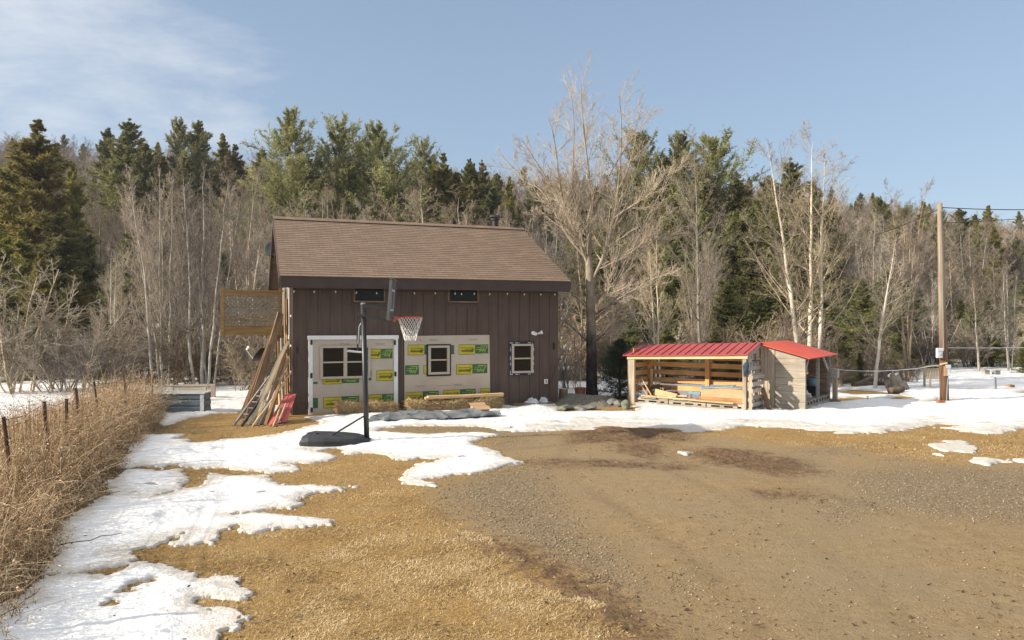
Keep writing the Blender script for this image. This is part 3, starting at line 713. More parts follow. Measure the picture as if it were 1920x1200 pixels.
# roof
ang = math.atan2(RZ - 3.50, RY + .36); slen = math.hypot(RZ - 3.50, RY + .36); x0r, x1r = -.30, BL + .20
def slope(name, back):
    mb = MB(); W_ = x1r - x0r; e = .142
    mb.bb(0, W_, .0, slen, -.07, -.012)
    k = int(slen / e) + 1
    for i in range(k):
        a = i * e - .02; b = min(a + e + .05, slen + .03); 
        if b <= a: continue
        vs = [(-.02, a, .010), (W_ + .02, a, .010), (W_ + .02, b, -.003), (-.02, b, -.003), (-.02, a, -.006), (W_ + .02, a, -.006)]
        mb.add(vs, [(0, 1, 2, 3), (4, 5, 1, 0)])
    o = mb.build(name, MAT['shingle'], barn)
    if not back:
        o.location = (x0r, -.36, 3.50); o.rotation_euler = (ang, 0, 0)
    else:
        o.location = (x1r, BD + .36, 3.50); o.rotation_euler = (ang, 0, math.pi)
    return o
roof = slope('roof', False); slope('roof', True)
mb = MB()
for sgn in (-1, 1):
    mb.prism([(x0r - .03, RY, RZ + .055), (x0r - .03, RY + sgn * .16, RZ + .045 - .16 * math.tan(ang)), (x0r - .03, RY + sgn * .16, RZ + .03 - .16 * math.tan(ang)), (x0r - .03, RY, RZ + .04)], (x1r - x0r + .06, 0, 0))
mb.build('ridge_cap', MAT['shingle'], barn)
MB().bb(x0r, x1r, -.385, -.335, 3.20, 3.475).build('fascia', MAT['fascia'], barn, bevel=.006)
MB().bb(x0r + .03, x1r - .03, -.333, -.002, 3.23, 3.255).build('soffit', MAT['fascia'], barn)
MB().bb(x0r, x1r, BD + .335, BD + .385, 3.22, 3.475).build('fascia', MAT['fascia'], barn)
for xx in (x0r - .035, x1r + .002):
    mb = MB()
    for sgn in (-1, 1):
        ye = RY + sgn * (RY + .37)
        mb.prism([(xx, ye, 3.25), (xx, ye, 3.455), (xx, RY + .001 * sgn, RZ - .02), (xx, RY + .001 * sgn, RZ - .22)], (.03, 0, 0))
    mb.build('rake_board', MAT['fascia'], barn)
# chimney pipe with cap
cs, _ = bp(922, 420, RY + .5); cy = RY + .15
mb = MB(); mb.tube([(cs, cy, RZ - .35), (cs, cy, RZ + .30)], .10, 14); mb.mat(1)
mb.lathe([(.11, RZ - .12), (.22, RZ - .16), (.23, RZ - .19)], (cs, cy, 0), 14)
chim = mb.build('chimney', [MAT['black_metal'], MAT['fascia']], barn, smooth=False)
mb = MB(); mb.tube([(cs, cy, RZ + .27), (cs, cy, RZ + .31)], .15, 14); mb.tube([(cs, cy, RZ + .36), (cs, cy, RZ + .43)], [.19, .15], 14)
for q in range(4): mb.tube([(cs + .11 * math.cos(q * 1.57), cy + .11 * math.sin(q * 1.57), RZ + .30), (cs + .11 * math.cos(q * 1.57), cy + .11 * math.sin(q * 1.57), RZ + .37)], .012, 6)
mb.build('chimney_cap', MAT['black_metal'], chim)

# windows ----------------------------------------------------------
def window(px0, py0, px1, py1, fw, off, mat, rails=1, name='window', label=None, flash=None, mullion=None):
    s0, z1 = bp(px0, py0); s1, z0 = bp(px1, py1); y = off
    mb = MB()
    mb.bb(s0, s1, y - .05, y, z1 - fw, z1); mb.bb(s0, s1, y - .06, y, z0, z0 + fw)
    mb.bb(s0, s0 + fw, y - .05, y, z0 + fw, z1 - fw); mb.bb(s1 - fw, s1, y - .05, y, z0 + fw, z1 - fw)
    ms = [] if not mullion else [bs(mullion)]
    for m_ in ms: mb.bb(m_ - fw * .6, m_ + fw * .6, y - .048, y, z0 + fw, z1 - fw)
    xs_ = [s0 + fw] + [q_ for m_ in ms for q_ in (m_ - fw * .6, m_ + fw * .6)] + [s1 - fw]
    zm = (z0 + z1) / 2
    w = mb.build(name, mat, barn, label, bevel=.004)
    for i in range(0, len(xs_), 2):
        a, b = xs_[i], xs_[i + 1]
        if rails:
            mb = MB(); t_ = .018
            mb.bb(a, b, y - .042, y - .012, zm - t_, zm + t_)
            for za, zb in ((z0 + fw, zm - t_), (zm + t_, z1 - fw)):
                mb.bb(a, a + .014, y - .035, y - .012, za, zb); mb.bb(b - .014, b, y - .035, y - .012, za, zb)
            mb.build('sash', mat, w)
        MB().bb(a, b, y - .012, y - .006, z0 + fw, z1 - fw).build('pane', MAT['glass'], w)
    if flash:
        a0, b1 = bp(flash[0], flash[1]); a1, b0 = bp(flash[2], flash[3]); mb = MB(); r_ = random.Random(4)
        mb.bb(a0, a1, y - .008, y - .001, b0, b1)
        if len(flash) > 4:
            mb.mat(1); fwid = (s0 - a0)
            for zc in ((b1 + z1) / 2, (b0 + z0) / 2):
                for k_ in (.03, .24, .40, .74, .92): mb.bb(a0 + (a1 - a0) * k_, a0 + (a1 - a0) * (k_ + (.12 if k_ not in (.40, .92) else .02)), y - .012, y - .008, zc - .011, zc + .011)
            for xc in ((a0 + s0) / 2, (a1 + s1) / 2):
                for k_ in (.06, .30, .46, .56, .72, .84): mb.bb(xc - .010, xc + .010, y - .012, y - .008, b0 + (b1 - b0) * k_, b0 + (b1 - b0) * (k_ + (.09 if k_ not in (.56, .84) else .02)))
        mb.build('flashing', [MAT['flash'], MAT['palegrey']], w)
    return w
window(958.5, 645, 998.5, 698.5, .055, -.022, MAT['tan_vinyl'], 1, 'window', 'tan framed window ringed by black flashing tape', (954, 641, 1001, 703, 1))
for (s0, s1, z0, z1) in tr:
    mb = MB(); fw = .035
    mb.bb(s0, s1, -.03, 0, z1 - fw, z1); mb.bb(s0, s1, -.045, 0, z0, z0 + fw); mb.bb(s0, s0 + fw, -.03, 0, z0 + fw, z1 - fw); mb.bb(s1 - fw, s1, -.03, 0, z0 + fw, z1 - fw)
    w = mb.build('window', MAT['brown_x'], barn, 'narrow wood framed window under the eave')
    MB().bb(s0 + fw, s1 - fw, -.012, -.004, z0 + fw, z1 - fw).build('pane', MAT['glass'], w)
    mb = MB(); mb.bb(s0 - .05, s0 - .002, -.025, 0, z0 - .05, EZ - .06); mb.bb(s1 + .002, s1 + .05, -.025, 0, z0 - .05, EZ - .06); mb.bb(s0 - .05, s1 + .05, -.027, 0, z0 - .1, z0 - .052)
    mb.build('trim', MAT['siding'], w)

# printed sheathing --------------------------------------------------
def label_print(parent, y, yel=None, grn=None, clip=False, seed=0):
    r_ = random.Random(seed); mb = MB()
    def rect(p): s0, z1 = bp(p[0], p[1]); s1, z0 = bp(p[2], p[3]); return s0, s1, z0, z1
    def stroke(a, b, w): 
        a = Vector((a[0], y - .0065, a[1])); b = Vector((b[0], y - .0065, b[1])); d = (b - a).normalized(); n_ = Vector((-d.z, 0, d.x)) * w / 2
        mb.add([a - n_, b - n_, b + n_, a + n_], [(0, 1, 2, 3)])
    if yel:
        s0, s1, z0, z1 = rect(yel); w, h = s1 - s0, z1 - z0
        mb.mat(0).bb(s0, s1, y - .003, y, z0, z1)
        mb.mat(2)
        for a, b in (((s0, z0), (s1, z0)), ((s0, z1), (s1, z1)), ((s0, z0), (s0, z1))): stroke(a, b, .010)
        if w > .12:
            x = s0 + w * .10; full = min(1, w / .40)
            while x < s1 - w * .12:                         # small upper line
                stroke((x, z0 + h * .62), (x + .009, z0 + h * .72), .007); x += .017
            x = s0 + w * .12; px_ = None
            while x < s1 - w * .16:                         # slanted script line
                hh = h * (.20 + .10 * r_.random()); zb = z0 + h * (.22 + .05 * r_.random())
                stroke((x, zb), (x + hh * .55, zb + hh), .011)
                if px_: stroke(px_, (x, zb), .007)
                px_ = (x + hh * .55, zb + hh); x += .026
            for k_ in range(3):                             # tall capital at the right end
                xx = s1 - w * (.20 - .05 * k_); stroke((xx - .03, z0 + h * .2), (xx + h * .12, z0 + h * (.72 - .06 * k_)), .011)
    if grn:
        s0, s1, z0, z1 = rect(grn); w, h = s1 - s0, z1 - z0
        mb.mat(1).bb(s0 + .0005, s1, y - .003, y, z0, z1)
        if w > .1 and not clip:
            mb.mat(3)
            stroke((s0 + w * .38, z0 + h * .83), (s1 - w * .16, z0 + h * .86), .016)
            stroke((s0 + w * .15, z0 + h * .66), (s1 - w * .25, z0 + h * .68), .010)
            stroke((s0 + w * .10, z0 + h * .44), (s0 + w * .40, z0 + h * .46), .012)
            x = s0 + w * .30
            while x < s1 - w * .25:
                hh = h * (.22 + .16 * r_.random()); zb = z0 + h * (.16 + .12 * r_.random()); stroke((x, zb), (x + hh * .4, zb + hh), .012); x += .027
            stroke((s1 - w * .28, z0 + h * .12), (s1 - w * .14, z0 + h * .75), .016)
            for a in range(6):
                q0, q1 = a * 1.047, (a + 1) * 1.047; cx, cz = s1 - w * .11, z0 + h * .76
                stroke((cx + .026 * math.cos(q0), cz + .026 * math.sin(q0)), (cx + .026 * math.cos(q1), cz + .026 * math.sin(q1)), .010)
    mb.build('printed_label', [MAT['lab_yellow'], MAT['lab_green'], MAT['lab_ink'], MAT['lab_lime']], parent)
def small_print(parent, y, spots):
    mb = MB(); r_ = random.Random(9)
    for px, py, n_ in spots:
        mb = MB(); s, z = bp(px, py)
        for row in range(2):
            x = s + .02 * row
            for k_ in range(n_):
                w = .012 + .018 * r_.random(); mb.bb(x, x + w, y - .003, y - .0005, z - row * .032, z - row * .032 + .014); x += w + .008
        mb.build('small_print', MAT['ink'], parent)
d0, _ = bp(586, 700); d1, _ = bp(738, 700); dzt = drz - .10
door = MB().bb(d0 + .002, d1 - .002, -.030, -.001, -.1, dzt - .002).build('garage_door', MAT['sheath'], barn, 'door clad in tan printed sheathing inside a white frame')
mb = MB(); mb.bb(dr0 - .02, dr1 + .02, -.065, 0, dzt, drz); mb.bb(dr0, d0, -.06, 0, -.1, dzt - .001); mb.bb(d1, dr1, -.06, 0, -.1, dzt - .001)
mb.build('door_frame', MAT['white_paint'], barn, 'white painted door frame', bevel=.004)
for px, pa, pb in ((583.5, 637.5, 646), (583.5, 699.5, 708.5), (584, 764, 772.5), (739.5, 638, 646.5), (740.5, 697, 705), (741.5, 756, 763)):
    s, z1 = bp(px, pa); _, z0 = bp(px, pb); mb = MB(); mb.bb(s - .028, s + .028, -.071, -.058, z0, z1); mb.tube([(s, -.076, z0 - .01), (s, -.076, z1 + .01)], .010, 8)
    mb.build('hinge', MAT['black_metal'], door)
for i, (ye, gr, cl) in enumerate((((691, 654.5, 713, 672), (713, 654, 735.5, 672), 0), ((605, 707, 640, 719), (640, 706.5, 673, 717.5), 0), ((706, 694.5, 737.5, 713), None, 0), (None, (691, 694.5, 696, 713), 1),
     ((606, 745, 640, 763.5), (640, 743, 673, 761), 0), ((691, 740, 716, 757.5), (716, 738.5, 737.5, 756), 0), (None, (586.8, 746, 596, 765), 1), (None, (586.8, 716, 595.5, 719.5), 1))):
    label_print(door, -.0305, ye, gr, cl, i)
small_print(door, -.0305, ((637, 645, 9), (704, 645, 8)))
window(600, 648.5, 694, 708, .055, -.0305, MAT['tan_vinyl'], 1, 'window', 'wide tan window with two sashes in the clad door', None, 647)
mb = MB(); 
p0, p1, pz1 = pan0, pan1, panz
mb.add([(p0, -.028, -.1), (p1 + .03, -.028, -.1), (p1, -.028, pz1 + .015), (p0, -.028, pz1), (p0, -.002, -.1), (p1 + .03, -.002, -.1), (p1, -.002, pz1 + .015), (p0, -.002, pz1)],
       [(0, 1, 2, 3), (7, 6, 5, 4), (1, 5, 6, 2), (3, 2, 6, 7), (4, 0, 3, 7), (4, 5, 1, 0)])
panel = mb.build('sheathing_panel', MAT['sheath'], barn, 'tan sheathing panel printed with yellow and green labels')
for i, (ye, gr, cl) in enumerate((((764.5, 647, 795, 665), (795, 646.5, 799, 664.5), 1), (None, (845.5, 647, 851, 664), 1), ((860, 646.5, 890, 664), (890, 646, 915, 662.5), 0), (None, (759, 685, 785, 702), 0), ((794, 685, 799, 701), None, 1),
     ((855, 683.5, 885, 701), (885, 682.5, 913, 699.5), 0), ((761, 735.5, 792, 753), (792, 733.5, 822, 751), 0), ((831, 731.5, 862, 748), (862, 729.5, 891, 746.5), 0), ((900, 728.5, 917.5, 745), None, 0))):
    label_print(panel, -.0285, ye, gr, cl, i + 20)
small_print(panel, -.0285, ((785, 637, 2), (804, 637, 8), (879, 636, 8), (781, 724, 8), (851, 721, 8)))
mb = MB(); s, z = bp(818, 723); s2, z2 = bp(846, 722); mb.bb(s, s2, -.031, -.0285, z - .004, z + .004); mb.build('tear_line', MAT['ink'], panel)
window(802, 648, 842, 701, .06, -.0285, MAT['tan_vinyl'], 1, 'window', 'tan window with torn black flashing in the printed panel', (799, 645.5, 845, 704.5))

# floodlight, outlet, wall hooks
def flood(px, py):
    s, z = bp(px, py); mb = MB(); mb.lathe([(.05, 0), (.05, .025), (.03, .04)], (s, -.022, z), 14, Matrix.Rotation(R(90), 3, 'X'))
    f_ = mb.build('floodlight', MAT['white_paint'], barn)
    for dx, dz, yw in ((-.06, -.01, -35), (.07, .01, 50)):
        M = Matrix.Rotation(R(yw), 3, 'Z') @ Matrix.Rotation(R(70), 3, 'X')
        MB().lathe([(.022, -.02), (.028, .05), (.052, .10), (.055, .12), (.04, .125)], (s + dx, -.085, z + dz), 14, M).build('lamp_head', MAT['white_paint'], f_, smooth=False)
flood(1003, 626)
s, z = bp(1023, 715); mb = MB(); mb.bb(s - .055, s + .055, -.04, -.0205, z - .065, z + .065); ob = mb.build('outlet_box', MAT['white_paint'], barn, bevel=.005)
mb = MB()
for zz in (-.025, .028): mb.bb(s - .02, s + .024, -.045, -.0402, z + zz - .017, z + zz + .017)
mb.build('socket', MAT['ink'], ob)
for px, pa, pb in ((558, 645, 662), (1038.5, 643, 655)):
    s, z1 = bp(px, pa); _, z0 = bp(px, pb); mb = MB(); mb.tube([(s, -.02, z1), (s, -.05, (z0 + z1) / 2), (s, -.02, z0)], .012, 7); mb.bb(s - .02, s + .02, -.025, 0, z0, z1); mb.build('wall_hook', MAT['black_metal'], barn)

# balcony on the left gable
Y0, Y1 = 2.05, 4.1; zf = 2.22; xl = -1.72
bal = MB()
bal.bb(xl, -.05, Y0, Y0 + .045, zf - .24, zf + .0); bal.bb(xl, -.05, Y1 - .045, Y1, zf - .2, zf); bal.bb(xl, xl + .045, Y0 + .046, Y1 - .046, zf - .2, zf)
for k_ in range(1, 4): bal.bb(xl + .05, -.05, Y0 + k_ * .5, Y0 + k_ * .5 + .04, zf - .2, zf - .002)
balc = bal.build('balcony', MAT['deck_wood'], barn, 'small wooden balcony with lattice railing')
mb = MB()
for k_ in range(15): mb.bb(xl, -.04, Y0 + .01 + k_ * .137, Y0 + .01 + k_ * .137 + .13, zf + .002, zf + .03)
mb.build('deck_board', MAT['deck_wood'], balc)
for xx, yy in ((xl - .02, Y0 - .045), (-.22, Y0 - .045), (xl - .02, Y1 + .0)):
    MB().bb(xx, xx + .09, yy, yy + .09 if yy > 3 else yy + .043, zf - .24, zf + 1.05).build('post', MAT['deck_wood'], balc)
mb = MB(); mb.bb(xl - .02, -.04, Y0 - .06, Y0 + .07, zf + .96, zf + 1.0); mb.bb(xl + .072, -.222, Y0 - .035, Y0, zf + .85, zf + .958); mb.bb(xl + .072, -.222, Y0 - .03, Y0 - .005, zf + .17, zf + .21)
mb.bb(xl - .02, xl + .10, Y0 + .072, Y1 + .09, zf + .96, zf + 1.0)
mb.build('hand_rail', MAT['deck_wood'], balc)
def lattice_panel(a, b, z0, z1, flipaxis, y):
    mb = MB(); Wd = b - a; H = z1 - z0; st = .115
    for sgn in (1, -1):
        c = -H
        while c < Wd:
            x_s = max(0, c); x_e = min(Wd, c + H)
            if x_e - x_s > .03:
                za = (x_s - c); zb = (x_e - c)
                if sgn < 0: za, zb = H - za, H - zb
                yy = y + (.006 if sgn > 0 else -.004)
                if not flipaxis: mb.bar((a + x_s, yy, z0 + za), (a + x_e, yy, z0 + zb), .008, .042)
                else: mb.bar((yy, a + x_s, z0 + za), (yy, a + x_e, z0 + zb), .008, .034)
            c += st
    return mb
lattice_panel(xl + .07, -.22, zf + .02, zf + .86, False, Y0 - .012).build('lattice', MAT['lattice'], balc)
lattice_panel(Y0 + .07, Y1, zf + .02, zf + .92, True, xl + .02).build('lattice', MAT['lattice'], balc)
mb = MB(); mb.bb(-.30, -.21, Y0 + .1, Y0 + .19, -.1, zf - .202); mb.build('post', MAT['deck_wood'], balc)
# gable door out to the balcony
mb = MB(); mb.bb(-.05, -.001, 2.3, 2.42, zf + .03, zf + 2.0); mb.bb(-.05, -.001, 3.3, 3.42, zf + .03, zf + 2.0); mb.bb(-.055, -.001, 2.28, 3.44, zf + 2.0, zf + 2.1)
gd = mb.build('balcony_door', MAT['white_paint'], barn)
MB().bb(-.03, -.002, 2.421, 3.299, zf + .03, zf + 1.998).build('pane', MAT['glass'], gd)
mb = MB(); mb.bb(-.045, -.001, .62, .72, 2.0, 3.25); mb.bb(-.045, -.001, 1.3, 1.4, 2.0, 3.25); mb.bb(-.05, -.001, .6, 1.42, 3.251, 3.36); mb.bb(-.05, -.001, .6, 1.42, 1.9, 1.999)
gw = mb.build('window', MAT['white_paint'], barn, 'white trimmed window on the side wall'); MB().bb(-.02, -.001, .721, 1.299, 2.0, 3.25).build('pane', MAT['glass'], gw)

# string lights
sl = thing('string_lights', 'string of white bulbs hung under the barn eave and down both corners', 'string lights', BA, BYAW)
pos = []
for px in (551, 589, 629, 668, 706, 742, 777, 816, 853, 865, 889, 918, 951, 983, 1014, 1040):
    s, z = bp(px, 546, -.06); pos.append(Vector((s, -.06 - .02 * random.random(), 3.10 + .03 * random.random())))
mb = MB(); pts = []
for i, p in enumerate(pos):
    pts.append(p + Vector((0, 0, .07)))
    if i + 1 < len(pos): pts.append((p + pos[i + 1]) / 2 + Vector((0, 0, .035)))
cor = [Vector((-.03, -.05, z_)) for z_ in (3.1, 2.75, 2.5, 2.2, 1.75, 1.5, 1.1)]; rcor = [Vector((BL + .03, -.05, z_)) for z_ in (3.1, 2.85, 2.62, 2.45, 2.2, 1.9, 1.6, 1.35)]
mb.tube([cor[-1] + Vector((0, 0, -.2))] + cor[::-1] + pts + rcor + [Vector((BL - .1, -.03, 1.0)), Vector((bs(1034), -.03, .72)), Vector((bs(1030), -.035, .58)), Vector((bs(1024), -.04, .66))], .006, 5, False)
mb.build('wire', MAT['cord'], sl)
for i, p in enumerate(pos + cor[2::2] + rcor[1::2]):
    mb = MB(); q = p + (Vector((0, 0, 0)) if i < len(pos) else Vector((-.01 if p.x < 1 else .05, -.01, 0)))
    mb.lathe([(.013, .075), (.014, .03)], q, 8); mb.mat(1); mb.lathe([(.012, .03), (.018, .008), (.018, -.012), (.008, -.028)], q, 10)
    mb.build('bulb', [MAT['cord'], MAT['bulb']], sl, smooth=True)
# satellite dishes
def dish(name, label, loc, rad, aim, mat, armlen=.4):
    t_ = thing(name, label, 'satellite dish', loc, 0)
    M = Vector(aim).to_track_quat('Z', 'Y').to_matrix()
    prof = [(.02, 0), (rad * .5, rad * .06), (rad * .85, rad * .18), (rad, rad * .26), (rad * .985, rad * .28), (rad * .8, rad * .18), (rad * .4, rad * .06), (.01, .025)]
    MB().lathe(prof, (0, 0, 0), 26, M).build('reflector', mat, t_, smooth=True)
    mb = MB(); a = M @ Vector((0, -rad * .9, rad * .2)); b = M @ Vector((0, -rad * .35, armlen)); mb.tube([a, b], .018, 8); mb.build('feed_arm', MAT['grey_metal'], t_)
    mb = MB(); mb.tube([b, b + M @ Vector((0, .12, -.02))], [.035, .045], 10); mb.build('feed_horn', MAT['white_paint'], t_)
    return t_
ds = dish('satellite_dish', 'pale grey satellite dish half hidden behind the left end of the barn roof', bworld(-.22, 5.3, 4.62), .29, (.35, -.9, .35), MAT['board'])
mb = MB(); mb.tube([(0, .02, 0), (.1, .25, -.1), (.35, .3, -.2)], .022, 8); mb.build('mast', MAT['grey_metal'], ds)
d2 = dish('satellite_dish', 'dark satellite dish with white feed arm under the balcony', W(489, 668, 20.6), .24, (-.75, .15, .5), MAT['black_metal'], .45)
mb = MB(); mb.tube([(.03, .05, -.02), (.1, .1, -.3), (.1, .1, -1.75)], .025, 8); mb.build('mast', MAT['grey_metal'], d2)

# ================================================================== LUMBER LEANING ON THE BARN
def plank(name, label, cat, a, b, w, t_, mat, group=None, roll=0, cut=0):
    a = Vector(a); b = Vector(b); d = b - a; L = d.length
    mb = MB(); nseg = 6; bow = .012 * L * (random.random() - .5)
    for i in range(nseg):
        x0_, x1_ = L * i / nseg, L * (i + 1) / nseg
        f0, f1 = bow * math.sin(math.pi * i / nseg), bow * math.sin(math.pi * (i + 1) / nseg)
        vs = [(x0_, -w / 2, -t_ / 2 + f0), (x0_, w / 2, -t_ / 2 + f0), (x0_, w / 2, t_ / 2 + f0), (x0_, -w / 2, t_ / 2 + f0), (x1_, -w / 2, -t_ / 2 + f1), (x1_, w / 2, -t_ / 2 + f1), (x1_, w / 2, t_ / 2 + f1), (x1_, -w / 2, t_ / 2 + f1)]
        fs = [(0, 4, 5, 1), (1, 5, 6, 2), (2, 6, 7, 3), (3, 7, 4, 0)]
        if i == 0: fs.append((0, 1, 2, 3))
        if i == nseg - 1: fs.append((7, 6, 5, 4))
        mb.add(vs, fs)
    o = mb.build(name, mat); tag(o, label, cat, group)
    o.location = a; o.rotation_mode = 'QUATERNION'; o.rotation_quaternion = d.to_track_quat('X', 'Z') @ Euler((roll, 0, 0)).to_quaternion()
    return o
def stick(name, label, cat, a, b, r0, r1, mat, group=None, wob=.015):
    a = Vector(a); b = Vector(b); d = b - a; L = d.length; r_ = random.Random(int(a.x * 1000 + b.z * 77))
    mb = MB(); n_ = 7
    mb.tube([(L * i / (n_ - 1), wob * L * r_.uniform(-1, 1) * (0 < i < n_ - 1), wob * L * r_.uniform(-1, 1) * (0 < i < n_ - 1)) for i in range(n_)], [r0 + (r1 - r0) * i / (n_ - 1) for i in range(n_)], 8)
    o = mb.build(name, mat, smooth=True); tag(o, label, cat, group); o.location = a; o.rotation_mode = 'QUATERNION'; o.rotation_quaternion = d.to_track_quat('X', 'Z'); return o
def gp(px, py, z=.0): x, y = G(px, py); return Vector((x, y, z))
LG = 'lumber leaning on the left corner of the barn'
def lean(p0, p1, dt): return gp(*p0), W(p1[0], p1[1], dt)
for (p0, p1, dt, w, t_, m_, lab, roll) in (
    ((467, 786), (526, 587), 19.9, .16, .04, 'brown_x', 'widest weathered dark plank leaning up to the balcony corner', .9),
    ((457, 784), (509, 632), 19.9, .10, .035, 'orange_x', 'reddish brown board leaning just left of the widest weathered plank', .6),
    ((449, 785), (505, 640), 20.1, .07, .03, 'brown_x', 'outermost dark board on the left of the leaning lumber', .4),
    ((470, 796), (540, 640), 18.9, .07, .025, 'tan_x', 'long pale batten reaching highest among the pale leaning sticks', .5),
    ((478, 797), (531, 660), 18.9, .05, .03, 'tan_x', 'pale square stick leaning next to the ladder', .2),
    ((497, 797), (541, 668), 18.85, .06, .02, 'orange_x', 'orange tinted thin batten leaning behind the red sheet metal', .3),
    ((461, 790), (517, 610), 19.7, .09, .03, 'brown_x', 'dark board between the widest plank and the ladder', .7),
    ((464, 797), (533, 650), 19.1, .06, .03, 'weather_x', 'grey weathered batten crossing in front of the widest plank', .4),
    ((490, 796), (537, 655), 18.9, .08, .02, 'brown_x', 'dark slat just left of the orange tinted thin batten', .9),
    ((481, 794), (543, 675), 18.75, .05, .025, 'weather_x', 'grey square batten leaning lowest beside the round poles', .2),
    ((505, 793), (536, 671), 18.95, .11, .02, 'orange_x', 'broad orange slat with dark knots between the leaning sticks', 1.2)):
    a, b = lean(p0, p1, dt); plank('plank', lab, 'plank', a, b, w, t_, MAT[m_], LG, roll)
for (p0, p1, dt, r0, m_, lab) in (
    ((474, 799), (545, 700), 18.6, .022, 'tan_x', 'grey tan pole leaning lowest, its top end at the barn corner'),
    ((484, 798), (539, 690), 18.7, .020, 'grey_wood', 'grey round pole leaning in front of the pale battens'),
    ((487, 795), (533, 720), 18.8, .018, 'tan_x', 'short pale stick in the middle of the leaning sticks')):
    a, b = lean(p0, p1, dt); stick('pole', lab, 'pole', a, b, r0, r0 * .8, MAT[m_], LG, .006)
# ladder
la = thing('ladder', 'short grey metal ladder leaning with the lumber', 'ladder', gp(438, 798))
o_ = gp(438, 798); a0, a1 = Vector((0, 0, 0)), W(505, 706, 18.6) - o_; b0, b1 = gp(453, 799) - o_, W(519, 705, 18.4) - o_
MB().bar(a0, a1, .03, .06).build('rail', MAT['grey_wood'], la); MB().bar(b0, b1, .03, .06).build('rail', MAT['black_metal'], la)
for i in range(7):
    f_ = .22 + i * .12; mb = MB(); mb.tube([a0.lerp(a1, f_), b0.lerp(b1, f_)], .009, 8); mb.build('rung', MAT['grey_wood'], la)
# tall thin strips standing at the corner
for i, (px, t1, m_, lab) in enumerate(((534, 540, 'tan_x', 'tallest cream strip standing left of the barn corner'), (538, 560, 'orange_x', 'reddish thin strip standing second from the barn corner'), (542, 535, 'tan_x', 'pale strip standing right against the barn corner'), (523, 640, 'pine_new', 'short thick yellow board standing under the balcony'), (529, 634, 'grey_wood', 'grey weathered board standing beside the short yellow board'))):
    yy = .25 + (545 - px) * .055; 
    b_ = W(px + 3, 770, 19.2 + .06 * (545 - px)); b_.z = 0; tp = W(px, t1, b_.y + .2)
    plank('strip', lab, 'strip of wood', b_, tp, .055 if i < 3 else .09, .02 if i < 3 else .035, MAT[m_], 'strips standing at the barn corner', .4)
# red sheet metal
def red_sheet(a, b, c_, d_, label):
    a, b, c_, d_ = map(Vector, (a, b, c_, d_)); o0 = a; n_ = (b - a).cross(d_ - a).normalized(); vs = []; fs = []; k_ = 25
    for j in range(5):
        v_ = j / 4
        for i in range(k_):
            u_ = i / (k_ - 1); p = (a.lerp(b, u_)).lerp(d_.lerp(c_, u_), v_) - o0; rib = .008 * (1 if i % 8 == 0 else 0) + .02 * math.sin(v_ * 3.1 + u_ * 2)
            vs.append(p + n_ * rib)
    for j in range(4):
        for i in range(k_ - 1): fs.append((j * k_ + i, j * k_ + i + 1, (j + 1) * k_ + i + 1, (j + 1) * k_ + i))
    mb = MB().add(vs, fs); o = mb.build('metal_sheet', MAT['red_sheet']); o.location = o0; tag(o, label, 'metal sheet', 'red sheet metal at the barn corner')
    so = o.modifiers.new('thick', 'SOLIDIFY'); so.thickness = .006
red_sheet(gp(503, 797, .01), gp(537, 793, .01), W(556, 737, 18.75), W(536, 738, 18.75), 'largest faded red ribbed metal sheet leaning at the barn corner')
red_sheet(gp(501, 800, .02), gp(520, 798, .02), W(541, 762, 18.0), W(524, 764, 18.0), 'small red metal offcut leaning in front of the larger red sheet')
for (p0, p1, dt, lab) in (((519, 798), (536, 757), 17.75, 'upper pale stick lying on the red sheet metal'), ((512, 800), (528, 757), 17.85, 'lower pale stick lying on the red sheet metal')):
    a, b = lean(p0, p1, dt); stick('stick', lab, 'stick', a, b, .02, .02, MAT['tan_x'], 'sticks on the red sheet metal', .003)
r_ = random.Random(5)
for i in range(7):                                # short scrap at the foot of the pile
    p = gp(452 + 9 * i + r_.uniform(-3, 3), 791 + r_.uniform(-3, 4), .02 + .03 * r_.random()); a_ = r_.uniform(-.5, 1.2); L = r_.uniform(.25, .5)
    plank('wood_scrap', 'short broken scrap of wood at the foot of the leaning lumber', 'wood scrap', p, p + Vector((L * math.cos(a_), L * math.sin(a_), .06)), .08, .03, MAT['brown_x'], 'wood scraps at the foot of the leaning lumber')

